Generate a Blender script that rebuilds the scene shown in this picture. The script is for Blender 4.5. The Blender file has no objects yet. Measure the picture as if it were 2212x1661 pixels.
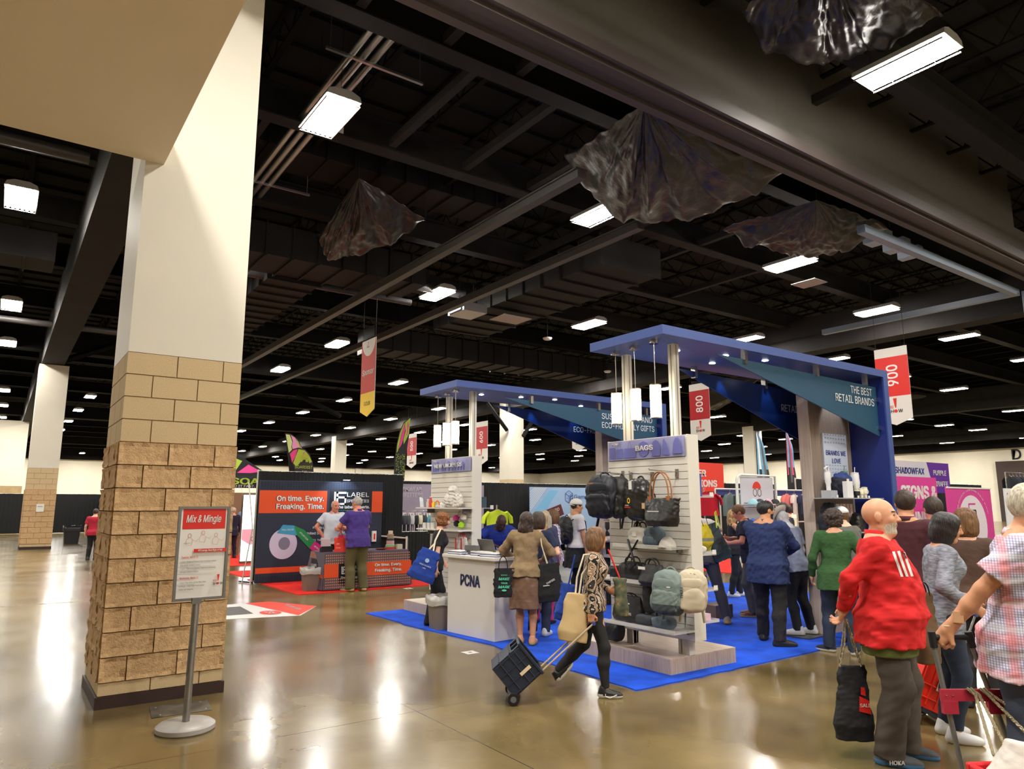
import bpy, bmesh, math, random
import numpy as np
from mathutils import Vector, Matrix
random.seed(7); np.random.seed(7)
C = bpy.context.scene.collection
sc = bpy.context.scene
# ---------- camera, world, exposure ----------
FPX = 1540.0; CAMZ = 1.72
PIT = math.atan(258/FPX); AZ = math.radians(35.56)
cam = bpy.data.cameras.new('camera'); camo = bpy.data.objects.new('camera', cam); C.objects.link(camo)
cam.sensor_fit = 'HORIZONTAL'; cam.sensor_width = 36.0; cam.lens = 36.0*FPX/2212
cam.clip_start = .05; cam.clip_end = 400
camo.location = (0, 0, CAMZ); camo.rotation_euler = (math.pi/2+PIT, 0, -AZ)
sc.camera = camo
w = bpy.data.worlds.new('world'); sc.world = w; w.use_nodes = True
w.node_tree.nodes['Background'].inputs[0].default_value = (.9, .85, .8, 1)
w.node_tree.nodes['Background'].inputs[1].default_value = .0
sc.view_settings.view_transform = 'Standard'; sc.view_settings.look = 'None'
sc.view_settings.exposure = 0.0; sc.view_settings.gamma = 1.0
sc.view_settings.use_curve_mapping = False
sc.cycles.sample_clamp_indirect = 4.0      # fewer fireflies from the many small lamps
LAMP = 205.0
# ---------- materials ----------
MATS = {}
def mat(name, col, rough=.6, metal=0., emit=0., ecol=None, var=0., vscale=8., bump=0., bscale=40., spec=.5, trans=0., alpha=1., coat=0., sheen=0., stretch=None, det=3., ior=1.45):
    """plain procedural surface: colour with optional noise variation and fine relief"""
    if name in MATS: return MATS[name]
    m = bpy.data.materials.new(name); m.use_nodes = True; nt = m.node_tree; b = nt.nodes['Principled BSDF']
    c = tuple(col)+(1,) if len(col) == 3 else col
    b.inputs['Base Color'].default_value = c; b.inputs['Roughness'].default_value = rough
    b.inputs['Metallic'].default_value = metal; b.inputs['Specular IOR Level'].default_value = spec; b.inputs['IOR'].default_value = ior
    b.inputs['Transmission Weight'].default_value = trans; b.inputs['Alpha'].default_value = alpha
    b.inputs['Coat Weight'].default_value = coat; b.inputs['Sheen Weight'].default_value = sheen
    if emit: b.inputs['Emission Color'].default_value = tuple(ecol or col)+(1,); b.inputs['Emission Strength'].default_value = emit
    if var or bump:
        tc = nt.nodes.new('ShaderNodeTexCoord'); src = tc.outputs['Object']
        if stretch:
            mp = nt.nodes.new('ShaderNodeMapping'); mp.inputs['Scale'].default_value = stretch; nt.links.new(src, mp.inputs[0]); src = mp.outputs[0]
    if var:
        n = nt.nodes.new('ShaderNodeTexNoise'); n.inputs['Scale'].default_value = vscale; n.inputs['Detail'].default_value = det
        r = nt.nodes.new('ShaderNodeMapRange'); r.inputs[1].default_value = .3; r.inputs[2].default_value = .7; r.inputs[3].default_value = 1-var; r.inputs[4].default_value = 1+var
        x = nt.nodes.new('ShaderNodeMix'); x.data_type = 'RGBA'; x.blend_type = 'MULTIPLY'; x.inputs[0].default_value = 1
        nt.links.new(src, n.inputs['Vector']); nt.links.new(n.outputs[0], r.inputs[0]); x.inputs[6].default_value = c; nt.links.new(r.outputs[0], x.inputs[7]); nt.links.new(x.outputs[2], b.inputs['Base Color'])
    if bump:
        n = nt.nodes.new('ShaderNodeTexNoise'); n.inputs['Scale'].default_value = bscale; n.inputs['Detail'].default_value = 4
        u = nt.nodes.new('ShaderNodeBump'); u.inputs['Strength'].default_value = bump; u.inputs['Distance'].default_value = .02
        nt.links.new(src, n.inputs['Vector']); nt.links.new(n.outputs[0], u.inputs['Height']); nt.links.new(u.outputs[0], b.inputs['Normal'])
    MATS[name] = m; return m
def ramp_mat(name, stops, rough=.6, scale=8., stretch=(1, 1, 1), tex='noise', det=4., dist=0., bump=0., spec=.5, const=False, rot=(0, 0, 0), metal=0.):
    """colour ramp over noise / wave / voronoi in object space"""
    if name in MATS: return MATS[name]
    m = bpy.data.materials.new(name); m.use_nodes = True; nt = m.node_tree; b = nt.nodes['Principled BSDF']
    b.inputs['Roughness'].default_value = rough; b.inputs['Specular IOR Level'].default_value = spec; b.inputs['Metallic'].default_value = metal
    tc = nt.nodes.new('ShaderNodeTexCoord'); mp = nt.nodes.new('ShaderNodeMapping'); mp.inputs['Scale'].default_value = stretch; mp.inputs['Rotation'].default_value = rot
    nt.links.new(tc.outputs['Object'], mp.inputs[0])
    if tex == 'wave':
        n = nt.nodes.new('ShaderNodeTexWave'); n.inputs['Distortion'].default_value = dist; n.inputs['Detail'].default_value = det; n.inputs['Detail Scale'].default_value = 1.2; out = n.outputs['Fac']
    elif tex == 'voronoi':
        n = nt.nodes.new('ShaderNodeTexVoronoi'); out = n.outputs['Distance']
    else:
        n = nt.nodes.new('ShaderNodeTexNoise'); n.inputs['Detail'].default_value = det; n.inputs['Distortion'].default_value = dist; out = n.outputs[0]
    n.inputs['Scale'].default_value = scale; nt.links.new(mp.outputs[0], n.inputs['Vector'])
    r = nt.nodes.new('ShaderNodeValToRGB'); cr = r.color_ramp
    if const: cr.interpolation = 'CONSTANT'
    while len(cr.elements) < len(stops): cr.elements.new(.5)
    for e, (p, c) in zip(cr.elements, stops): e.position = p; e.color = tuple(c)+(1,)
    nt.links.new(out, r.inputs[0]); nt.links.new(r.outputs[0], b.inputs['Base Color'])
    if bump:
        u = nt.nodes.new('ShaderNodeBump'); u.inputs['Strength'].default_value = bump; u.inputs['Distance'].default_value = .02
        nt.links.new(out, u.inputs['Height']); nt.links.new(u.outputs[0], b.inputs['Normal'])
    MATS[name] = m; return m
def lin(r, g, b):   # sRGB 0-255 -> linear albedo
    f = lambda c: (c/255/12.92) if c <= 10 else ((c/255+.055)/1.055)**2.4
    return (f(r), f(g), f(b))
# ---------- mesh builder ----------
class MB:
    def __init__(s): s.v = []; s.f = []; s.m = []
    def face(s, pts, m=0):
        i = len(s.v); s.v += [tuple(p) for p in pts]; s.f.append(tuple(range(i, i+len(pts)))); s.m.append(m)
    def grid(s, rows, m=0, cu=False, cv=False):
        i = len(s.v); nr, nc = len(rows), len(rows[0])
        for r in rows: s.v += [tuple(p) for p in r]
        for a in range(nr if cu else nr-1):
            for b in range(nc if cv else nc-1):
                a2, b2 = (a+1) % nr, (b+1) % nc
                s.f.append((i+a*nc+b, i+a*nc+b2, i+a2*nc+b2, i+a2*nc+b)); s.m.append(m)
        return s
    def box(s, x0, x1, y0, y1, z0, z1, m=0):
        i = len(s.v)
        s.v += [(x0,y0,z0),(x1,y0,z0),(x1,y1,z0),(x0,y1,z0),(x0,y0,z1),(x1,y0,z1),(x1,y1,z1),(x0,y1,z1)]
        for f in ((3,2,1,0),(4,5,6,7),(0,1,5,4),(1,2,6,5),(2,3,7,6),(3,0,4,7)): s.f.append(tuple(i+k for k in f)); s.m.append(m)
        return s
    def prism(s, pts, lo, hi, axis=2, m=0):
        """polygon pts (2D) extruded along axis"""
        def P(p, t):
            q = [p[0], p[1]]; q.insert(axis, t); return tuple(q)
        n = len(pts); i = len(s.v); s.v += [P(p, lo) for p in pts]+[P(p, hi) for p in pts]
        s.f.append(tuple(range(i+n-1, i-1, -1))); s.f.append(tuple(range(i+n, i+2*n))); s.m += [m, m]
        for k in range(n): s.f.append((i+k, i+(k+1) % n, i+n+(k+1) % n, i+n+k)); s.m.append(m)
        return s
    def tube(s, pts, r, n=8, m=0, cap=True, flat=1.):
        pts = [Vector(p) for p in pts]; rr = r if isinstance(r, (list, tuple)) else [r]*len(pts)
        rows = []; u = None
        for k, p in enumerate(pts):
            d = (pts[min(k+1, len(pts)-1)]-pts[max(k-1, 0)])
            d = d.normalized() if d.length > 1e-9 else Vector((0, 0, 1))
            if u is None: u = d.cross(Vector((0, 0, 1)) if abs(d.z) < .9 else Vector((1, 0, 0)))
            else: u = u-d*u.dot(d)
            u.normalize(); v = d.cross(u)
            rows.append([p+u*(rr[k]*math.cos(t))+v*(rr[k]*flat*math.sin(t)) for t in [2*math.pi*j/n for j in range(n)]])
        s.grid(rows, m, cv=True)
        if cap: s.face(rows[0][::-1], m); s.face(rows[-1], m)
        return s
    def lathe(s, prof, cx=0, cy=0, z0=0, n=20, m=0, ax='z'):
        rows = []
        for r, z in prof:
            row = []
            for j in range(n):
                t = 2*math.pi*j/n; a, b = r*math.cos(t), r*math.sin(t)
                row.append((cx+a, cy+b, z0+z) if ax == 'z' else ((cx+z, cy+a, z0+b) if ax == 'x' else (cx+a, cy+z, z0+b)))
            rows.append(row)
        s.grid(rows, m, cv=True)
        if prof[0][0] > 1e-6: s.face(rows[0][::-1], m)
        if prof[-1][0] > 1e-6: s.face(rows[-1], m)
        return s
    def xf(s, M, start=0):
        for k in range(start, len(s.v)): s.v[k] = tuple(M @ Vector(s.v[k]))
        return s
RM = {}
def obj(name, mb, mats, parent=None, smooth=False, bevel=0., world=True, me=None, label=None, kind=None, solid=0.):
    if me is None:
        me = bpy.data.meshes.new(name)
        if isinstance(mb, MB): V, Fc, MI = mb.v, mb.f, mb.m
        else: V, Fc, MI = mb
        if parent is not None and world:
            Mi = RM.get(parent.name)
            if Mi is not None:
                A = np.array(V, dtype=float); A = A @ np.array(Mi.to_3x3()).T+np.array(Mi.translation); V = A
        me.from_pydata([tuple(p) for p in V] if not isinstance(V, np.ndarray) else V.tolist(), [], Fc if isinstance(Fc, list) else Fc.tolist())
        for m in (mats if isinstance(mats, (list, tuple)) else [mats]): me.materials.append(m)
        if MI is not None and len(me.materials) > 1: me.polygons.foreach_set('material_index', np.array(MI, dtype=np.int32))
        if smooth: me.polygons.foreach_set('use_smooth', np.ones(len(me.polygons), dtype=bool))
        me.validate(); me.update()
        if smooth == 'auto': me.set_sharp_from_angle(angle=math.radians(35))
    o = bpy.data.objects.new(name, me); C.objects.link(o)
    if parent is not None:
        o.parent = parent
        if parent.name in RM: RM[o.name] = RM[parent.name]
    if bevel:
        b = o.modifiers.new('b', 'BEVEL'); b.width = bevel; b.segments = 2; b.limit_method = 'ANGLE'
    if solid:
        b = o.modifiers.new('s', 'SOLIDIFY'); b.thickness = solid; b.offset = 0
    if label: o['label'] = label
    if kind: o['kind'] = kind
    return o
def thing(name, label, cat, loc=(0, 0, 0), rz=0., group=None, kind=None):
    o = bpy.data.objects.new(name, None); C.objects.link(o); o.location = loc; o.rotation_euler = (0, 0, rz); o.empty_display_size = .1
    RM[o.name] = (Matrix.Translation(loc) @ Matrix.Rotation(rz, 4, 'Z')).inverted()
    tag(o, label, cat, group, kind); return o
def tag(o, label, cat, group=None, kind=None):
    if label: o['label'] = label
    if cat: o['category'] = cat
    if group: o['group'] = group
    if kind: o['kind'] = kind
    return o
def struct(name, mb, mats, parent=None, **k):
    o = obj(name, mb, mats, parent, **k); o['kind'] = 'structure'; return o
def dup(root, loc=None, rz=None, label=None, group=None):
    r = root.copy(); C.objects.link(r)
    if loc is not None: r.location = loc
    if rz is not None: r.rotation_euler = (0, 0, rz)
    if label: r['label'] = label
    if group: r['group'] = group
    for ch in list(root.children):
        c = ch.copy(); C.objects.link(c); c.parent = r
        for g in ch.children:
            d = g.copy(); C.objects.link(d); d.parent = c
    return r
# ---------- lettering ----------
FONT = None
try: FONT = bpy.data.fonts.load(bpy.utils.resource_path('LOCAL')+'/datafiles/fonts/Inter.woff2')
except Exception: FONT = None
def text_mesh(body, size, bold=0., sx=1., space=1., shear=0., outline=0.):
    cu = bpy.data.curves.new('lettering', 'FONT'); cu.body = body; cu.size = 1.
    if FONT: cu.font = FONT
    cu.align_x = 'CENTER'; cu.align_y = 'CENTER'; cu.resolution_u = 3;  cu.space_character = space; cu.space_line = .85; cu.shear = shear
    o = bpy.data.objects.new('lettering', cu); me = bpy.data.meshes.new_from_object(o)
    v = np.empty(len(me.vertices)*3); me.vertices.foreach_get('co', v); v = v.reshape(-1, 3)
    f = [tuple(p.vertices) for p in me.polygons]
    bpy.data.objects.remove(o); bpy.data.curves.remove(cu); bpy.data.meshes.remove(me)
    if bold > .004 and len(v):      # heavier weight: stamp the outline a few times around itself
        b = bold*.8; n0 = len(v); V_, F_ = [], []
        for q, (dx, dy) in enumerate(((-b, -b*.6), (b, -b*.6), (b, b*.6), (-b, b*.6))): V_.append(v+np.array([dx, dy, .0007*q])); F_ += [tuple(i+q*n0 for i in p) for p in f]
        v = np.concatenate(V_); f = F_
    v[:, 0] *= size*sx; v[:, 1] *= size
    return v, f
def text(body, size, at, right, up, m, parent, bold=.012, sx=1., space=1., shear=0., width=None, lift=.004, align='c', name='lettering', rot=0.):
    """flat letters at point `at`, reading along `right`, their tops towards `up`; size = em height"""
    v, f = text_mesh(body, size, bold, sx, space, shear)
    if len(v) == 0: return None
    R = Vector(right).normalized(); U = Vector(up); U = (U-R*U.dot(R)).normalized(); N = R.cross(U)
    if width:
        w0 = v[:, 0].max()-v[:, 0].min(); v[:, 0] *= width/w0
    if align == 'l': v[:, 0] -= v[:, 0].min()
    elif align == 'r': v[:, 0] -= v[:, 0].max()
    else: v[:, 0] -= (v[:, 0].max()+v[:, 0].min())/2
    v[:, 1] -= (v[:, 1].max()+v[:, 1].min())/2
    if rot:
        c, s = math.cos(rot), math.sin(rot); v[:, :2] = v[:, :2] @ np.array([[c, s], [-s, c]])
    P = np.array(at)+v[:, :1]*np.array(R)+v[:, 1:2]*np.array(U)+(lift+v[:, 2:3])*np.array(N)
    return obj(name, (P, f, None), m, parent)
class Panel:
    """a flat printed face: origin = its lower left corner, u to the right, v up; things are laid on it in metres"""
    def __init__(s, o, right, up=(0, 0, 1), parent=None):
        s.o = Vector(o); s.r = Vector(right).normalized(); s.u = Vector(up).normalized(); s.n = s.r.cross(s.u); s.p = parent; s.k = 0
    def P(s, x, y, d=0.): return s.o+s.r*x+s.u*y+s.n*d
    def shape(s, name, pts, m, d=None, th=.003):
        s.k += 1; d = .002+.0012*s.k if d is None else d
        mb = MB(); n = len(pts); a = [s.P(x, y, d) for x, y in pts]; mb.face(a)
        return obj(name, mb, m, s.p)
    def rect(s, name, x0, x1, y0, y1, m, d=None): return s.shape(name, [(x0, y0), (x1, y0), (x1, y1), (x0, y1)], m, d)
    def text(s, body, x, y, size, m, d=None, **k):
        s.k += 1; d = .003+.0012*s.k if d is None else d
        return text(body, size, s.P(x, y), s.r, s.u, m, s.p, lift=d, **k)
    def disc(s, name, x, y, rx, ry, m, d=None, n=20, a0=0., a1=2*math.pi, r0=0.):
        A = [a0+(a1-a0)*k/n for k in range(n+(0 if a1-a0 > 6.28 and not r0 else 1))]
        pts = [(x+rx*math.cos(t), y+ry*math.sin(t)) for t in A]
        if r0: pts += [(x+rx*r0*math.cos(t), y+ry*r0*math.sin(t)) for t in A[::-1]]
        return s.shape(name, pts, m, d)
    def line(s, name, pts, wd, m, d=None):
        s.k += 1; d = .002+.0012*s.k if d is None else d
        mb = MB()
        for (x0, y0), (x1, y1) in zip(pts, pts[1:]):
            L = math.hypot(x1-x0, y1-y0) or 1; nx, ny = -(y1-y0)/L*wd/2, (x1-x0)/L*wd/2
            mb.face([s.P(x0+nx, y0+ny, d), s.P(x0-nx, y0-ny, d), s.P(x1-nx, y1-ny, d), s.P(x1+nx, y1+ny, d)])
        return obj(name, mb, m, s.p)
# ---------- implicit bodies (soft blends polygonised on a grid) ----------
import openvdb as vdb
def V3(p): return np.array(p, dtype=np.float32)
class Field:
    def __init__(s, lo, hi, v):
        s.lo = V3(lo); s.v = v; n = np.ceil((V3(hi)-s.lo)/v).astype(int)+1; s.n = n
        s.ax = [s.lo[i]+v*np.arange(n[i], dtype=np.float32) for i in range(3)]; s.F = np.full(n, .25, dtype=np.float32)
    def sub(s, bmin, bmax):
        sl = []
        for i in range(3):
            a = int(max(0, math.floor((bmin[i]-s.lo[i])/s.v))); b = int(min(s.n[i], math.ceil((bmax[i]-s.lo[i])/s.v)+1))
            if b <= a: return None, None
            sl.append(slice(a, b))
        X = s.ax[0][sl[0]][:, None, None]; Y = s.ax[1][sl[1]][None, :, None]; Z = s.ax[2][sl[2]][None, None, :]
        return tuple(sl), (X, Y, Z)
    def put(s, fn, bmin, bmax, k=.02, op='u'):
        mg = k+s.v*2; sl, X = s.sub([b-mg for b in bmin], [b+mg for b in bmax])
        if sl is None: return s
        d = fn(*X); f = s.F[sl]
        if op == 'u':
            h = np.clip(.5+.5*(f-d)/k, 0, 1); s.F[sl] = f*(1-h)+d*h-k*h*(1-h)
        elif op == 's':
            h = np.clip(.5-.5*(f+d)/k, 0, 1); s.F[sl] = f*(1-h)-d*h+k*h*(1-h)
        return s
    def cone(s, a, b, ra, rb, k=.02, flat=False, op='u', sq=None):
        a, b = V3(a), V3(b); ba = b-a; L2 = float(ba @ ba)+1e-12; L = math.sqrt(L2); r = max(ra, rb)
        def fn(X, Y, Z):
            x, y, z = X-a[0], Y-a[1], Z-a[2]
            t0 = (x*ba[0]+y*ba[1]+z*ba[2])/L2; t = np.clip(t0, 0, 1)
            dx, dy, dz = x-t*ba[0], y-t*ba[1], z-t*ba[2]
            if flat:
                q = np.maximum(t0, 0) if flat == 2 else t0; dx, dy, dz = x-q*ba[0], y-q*ba[1], z-q*ba[2]
                return np.maximum(np.sqrt(dx*dx+dy*dy+dz*dz)-(ra+(rb-ra)*t), np.maximum(-t0 if flat != 2 else -9, t0-1)*L)
            return np.sqrt(dx*dx+dy*dy+dz*dz)-(ra+(rb-ra)*t)
        return s.put(fn, np.minimum(a, b)-r, np.maximum(a, b)+r, k, op)
    def ell(s, c, r, R=None, k=.02, op='u', p=2.):
        c = V3(c); rm = max(r)
        def fn(X, Y, Z):
            x, y, z = X-c[0], Y-c[1], Z-c[2]
            if R is not None:
                q = R; x, y, z = (q[0][0]*x+q[1][0]*y+q[2][0]*z, q[0][1]*x+q[1][1]*y+q[2][1]*z, q[0][2]*x+q[1][2]*y+q[2][2]*z)
            a, b, e = x/r[0], y/r[1], z/r[2]
            if p != 2.:
                k0 = (np.abs(a)**p+np.abs(b)**p+np.abs(e)**p)**(1/p); return (k0-1)*min(r)
            k0 = np.sqrt(a*a+b*b+e*e); k1 = np.sqrt((a/r[0])**2+(b/r[1])**2+(e/r[2])**2)+1e-9
            return k0*(k0-1)/k1
        return s.put(fn, c-rm, c+rm, k, op)
    def loft(s, M, tab, p=2.3, k=.02, op='u', grow=0.):
        """stack of super-ellipses along local z; M = 4x4 of the local frame; tab rows (z, halfwidth, halfdepth, ymid)"""
        T = np.array(tab, dtype=np.float32); Mi = np.array(M.inverted()); z0, z1 = T[0, 0], T[-1, 0]; r = float(T[:, 1:3].max())+grow+.06
        P = [np.array(M @ Vector((sx*r, sy*r, zz))) for sx in (-1, 1) for sy in (-1, 1) for zz in (z0, z1)]
        def fn(X, Y, Z):
            x = Mi[0, 0]*X+Mi[0, 1]*Y+Mi[0, 2]*Z+Mi[0, 3]; y = Mi[1, 0]*X+Mi[1, 1]*Y+Mi[1, 2]*Z+Mi[1, 3]; z = Mi[2, 0]*X+Mi[2, 1]*Y+Mi[2, 2]*Z+Mi[2, 3]
            w = np.interp(z, T[:, 0], T[:, 1])+grow; d = np.interp(z, T[:, 0], T[:, 2])+grow; c = np.interp(z, T[:, 0], T[:, 3])
            e = ((np.abs(x)/w)**p+(np.abs(y-c)/d)**p)**(1/p)
            return np.maximum((e-1)*np.minimum(w, d), np.maximum(z0-z, z-z1)).astype(np.float32)
        return s.put(fn, np.min(P, 0), np.max(P, 0), k, op)
    def plane(s, q, n):
        """keep the side n points away from"""
        q, n = V3(q), V3(n); n = n/np.linalg.norm(n); X, Y, Z = s.ax[0][:, None, None], s.ax[1][None, :, None], s.ax[2][None, None, :]
        s.F = np.maximum(s.F, (X-q[0])*n[0]+(Y-q[1])*n[1]+(Z-q[2])*n[2]).astype(np.float32); return s
    def noise(s, amp, f, seed=0, st=(1, 1, 1)):
        rs = np.random.RandomState(seed); X, Y, Z = s.ax[0][:, None, None], s.ax[1][None, :, None], s.ax[2][None, None, :]
        N = 0
        for i in range(5):
            a = rs.randn(3)*f*np.array(st)*(1+.5*i); ph = rs.rand(3)*6.28
            N = N+np.sin(a[0]*X+a[1]*Y+a[2]*Z+ph[0]+1.3*np.sin(a[2]*X*.7-a[0]*Z*.6+ph[1]))/(1+.5*i)
        s.F += (amp*.55*N).astype(np.float32); return s
    def mesh(s):
        F = s.F
        F[0] = F[-1] = .1; F[:, 0] = F[:, -1] = .1; F[:, :, 0] = F[:, :, -1] = .1
        b = s.v*3; A = np.clip(F, -b, b); g = vdb.FloatGrid(b); g.copyFromArray(A)
        P, Q = g.convertToQuads(isovalue=0.)
        P = P*s.v+s.lo
        return P, Q
def join(*ms):
    P = []; Q = []; n = 0; 
    for p, q in ms: P.append(p); Q.append(q+n); n += len(p)
    return np.concatenate(P), np.concatenate(Q)
# ================= HALL =================
# polished concrete floor: stains and joints in the material
def floor_mat():
    m = bpy.data.materials.new('polished_concrete'); m.use_nodes = True; nt = m.node_tree; b = nt.nodes['Principled BSDF']; N = nt.nodes.new; K = nt.links.new
    tc = N('ShaderNodeTexCoord')
    n1 = N('ShaderNodeTexNoise'); n1.inputs['Scale'].default_value = .55; n1.inputs['Detail'].default_value = 2.5; n1.inputs['Roughness'].default_value = .5; n1.inputs['Distortion'].default_value = .0; K(tc.outputs['Object'], n1.inputs['Vector'])
    cr = N('ShaderNodeValToRGB'); e = cr.color_ramp; e.elements[0].position = .3; e.elements[0].color = (.105, .07, .022, 1); e.elements[1].position = .72; e.elements[1].color = (.27, .205, .092, 1)
    q = e.elements.new(.5); q.color = (.18, .128, .048, 1); K(n1.outputs[0], cr.inputs[0])
    n2 = N('ShaderNodeTexNoise'); n2.inputs['Scale'].default_value = 3.5; n2.inputs['Detail'].default_value = 3; K(tc.outputs['Object'], n2.inputs['Vector'])
    r2 = N('ShaderNodeMapRange'); r2.inputs[1].default_value = .25; r2.inputs[2].default_value = .75; r2.inputs[3].default_value = .86; r2.inputs[4].default_value = 1.12; K(n2.outputs[0], r2.inputs[0])
    x = N('ShaderNodeMix'); x.data_type = 'RGBA'; x.blend_type = 'MULTIPLY'; x.inputs[0].default_value = 1; K(cr.outputs[0], x.inputs[6]); K(r2.outputs[0], x.inputs[7])
    # saw-cut joints every 4.6 m
    sp = N('ShaderNodeSeparateXYZ'); K(tc.outputs['Object'], sp.inputs[0]); js = []
    for i, (o_, per) in enumerate(((3.05, 4.6), (1.05, 4.6))):
        a = N('ShaderNodeMath'); a.operation = 'SUBTRACT'; a.inputs[1].default_value = o_; K(sp.outputs[i], a.inputs[0])
        p = N('ShaderNodeMath'); p.operation = 'PINGPONG'; p.inputs[1].default_value = per/2; K(a.outputs[0], p.inputs[0])
        l = N('ShaderNodeMath'); l.operation = 'LESS_THAN'; l.inputs[1].default_value = .004; K(p.outputs[0], l.inputs[0]); js.append(l)
    mx = N('ShaderNodeMath'); mx.operation = 'MAXIMUM'; K(js[0].outputs[0], mx.inputs[0]); K(js[1].outputs[0], mx.inputs[1])
    x2 = N('ShaderNodeMix'); x2.data_type = 'RGBA'; K(mx.outputs[0], x2.inputs[0]); K(x.outputs[2], x2.inputs[6]); x2.inputs[7].default_value = (.03, .022, .012, 1); K(x2.outputs[2], b.inputs['Base Color'])
    n3 = N('ShaderNodeTexNoise'); n3.inputs['Scale'].default_value = 1.1; n3.inputs['Detail'].default_value = 1; K(tc.outputs['Object'], n3.inputs['Vector'])
    r3 = N('ShaderNodeMapRange'); r3.inputs[1].default_value = .3; r3.inputs[2].default_value = .7; r3.inputs[3].default_value = .19; r3.inputs[4].default_value = .27; K(n3.outputs[0], r3.inputs[0]); K(r3.outputs[0], b.inputs['Roughness'])
    n4 = N('ShaderNodeTexNoise'); n4.inputs['Scale'].default_value = 4.5; n4.inputs['Detail'].default_value = 2; K(tc.outputs['Object'], n4.inputs['Vector'])
    bp = N('ShaderNodeBump'); bp.inputs['Strength'].default_value = .08; bp.inputs['Distance'].default_value = .02; K(n4.outputs[0], bp.inputs['Height'])
    b.inputs['Specular IOR Level'].default_value = .5; b.inputs['Coat Weight'].default_value = .3; b.inputs['Coat Roughness'].default_value = .13
    return m
struct('floor', MB().box(-16, 84, -8, 106, -.2, 0), floor_mat())
BLK = mat('black_ceiling_paint', (.0055, .005, .005), .85, spec=.15, var=.25, vscale=1.5)
BLK2 = mat('dark_steel_paint', (.015, .013, .0125), .75, spec=.2, var=.2, vscale=2)
DECK = mat('dark_roof_deck', (.004, .0036, .0036), .95)
dm = MB()
for k in range(0, 125):                                   # ribbed roof deck, ribs along X
    y = -8+k*.92; dm.box(-16, 84, y, y+.5, 9.55, 9.64)
dm.box(-16, 84, -8, 106, 9.64, 9.8)
struct('ceiling', dm, DECK)
WALLP = mat('cream_wall_paint', (.78, .72, .58), .7, var=.04, vscale=.6)
struct('wall_far', MB().box(-16, 84, 105, 105.3, 0, 9.6), WALLP)
struct('wall_right', MB().box(81.5, 81.8, -8, 105, 0, 9.6), WALLP)
struct('wall_left', MB().box(-16, -15.7, -8, 105, 0, 9.6), WALLP)
struct('wall_back', MB().box(-16, 84, -8.3, -8, 0, 9.6), WALLP)
WAIN = mat('tan_wall_block', (.42, .3, .15), .8, var=.1, vscale=3)
CREAM = mat('cream_column_paint', (.66, .615, .52), .55, var=.03, vscale=1.2, bump=.08, bscale=160)
# partition at the far left: cream block wall standing in front of the far wall
wm = MB().box(-16, 1.35, 58.2, 58.6, 2.9, 7.25); 
wl = struct('wall_partition', wm, WALLP)
struct('wainscot', MB().box(-16, 1.35, 58.15, 58.6, 0, 2.9), WAIN, wl)
struct('trim_1', MB().box(27, 28, 104.6, 105, 0, 7.2).box(45, 46, 104.6, 105, 0, 7.2).box(81, 81.5, 60, 61, 0, 7).box(81.1, 81.5, 44, 45, 0, 7), CREAM)
DOORM = mat('brown_roller_door', (.045, .025, .02), .5, bump=.3, bscale=3, stretch=(1, 1, 8))
dr = struct('door_1', MB().box(81.1, 81.5, 18.5, 30.2, 0, 5.9), DOORM)
INK = mat('black_ink', (.012, .012, .014), .6)
text('D', 1.9, (81.45, 28.4, 6.55), (0, -1, 0), (0, 0, 1), INK, dr, bold=.02)
# tall dark valance band hiding the upper far walls (bulkhead of the far wall)
struct('trim_2', MB().box(-16, 84, 104.2, 104.9, 7.2, 9.6), BLK)
struct('trim_3', MB().box(80.6, 81.4, -8, 104, 7.2, 9.6), BLK)
# ---------- steel ----------
def beam(name, x0, x1, y0, y1, z0, z1, m=BLK, flange=0.):
    mb = MB()
    if flange:
        if abs(x1-x0) > abs(y1-y0):
            c = (y0+y1)/2; mb.box(x0, x1, y0, y1, z0, z0+.03).box(x0, x1, c-.012, c+.012, z0+.03, z1-.03).box(x0, x1, y0, y1, z1-.03, z1)
        else:
            c = (x0+x1)/2; mb.box(x0, x1, y0, y1, z0, z0+.03).box(c-.012, c+.012, y0, y1, z0+.03, z1-.03).box(x0, x1, y0, y1, z1-.03, z1)
    else: mb.box(x0, x1, y0, y1, z0, z1)
    return struct(name, mb, m)
for x in (.95, 23.7, 46.5, 69.3):                          # girders along Y on the column lines
    beam('ceiling_girder', x+.02, x+.78, -8, 105, 7.22, 8.5, BLK2, 0)
for y in (7.45, 33.6, 59.8, 86):                      # girders along X
    if y > 10: beam('ceiling_girder', -16, 84, y, y+.7, 7.82, 8.7, BLK, 0)
# operable-wall header with its track: runs along X over the near column
HD = mat('header_drywall_dark', (.075, .069, .06), .85, var=.05)
hb = struct('ceiling_header', MB().box(1.87, 18.6, 6.0, 6.46, 7.32, 9.5), HD)
TRK = mat('track_brown_steel', (.05, .038, .034), .5)
tr_ = struct('header_track', MB().box(1.87, 31, 5.93, 6.53, 7.24, 7.32).box(1.87, 31, 5.99, 6.12, 7.18, 7.24).box(1.87, 31, 6.34, 6.47, 7.18, 7.24).box(1.87, 31, 5.88, 5.93, 7.22, 7.42), TRK)
struct('ceiling_header', MB().box(18.6, 80, 6.0, 6.46, 7.32, 8.05), HD)
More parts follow.
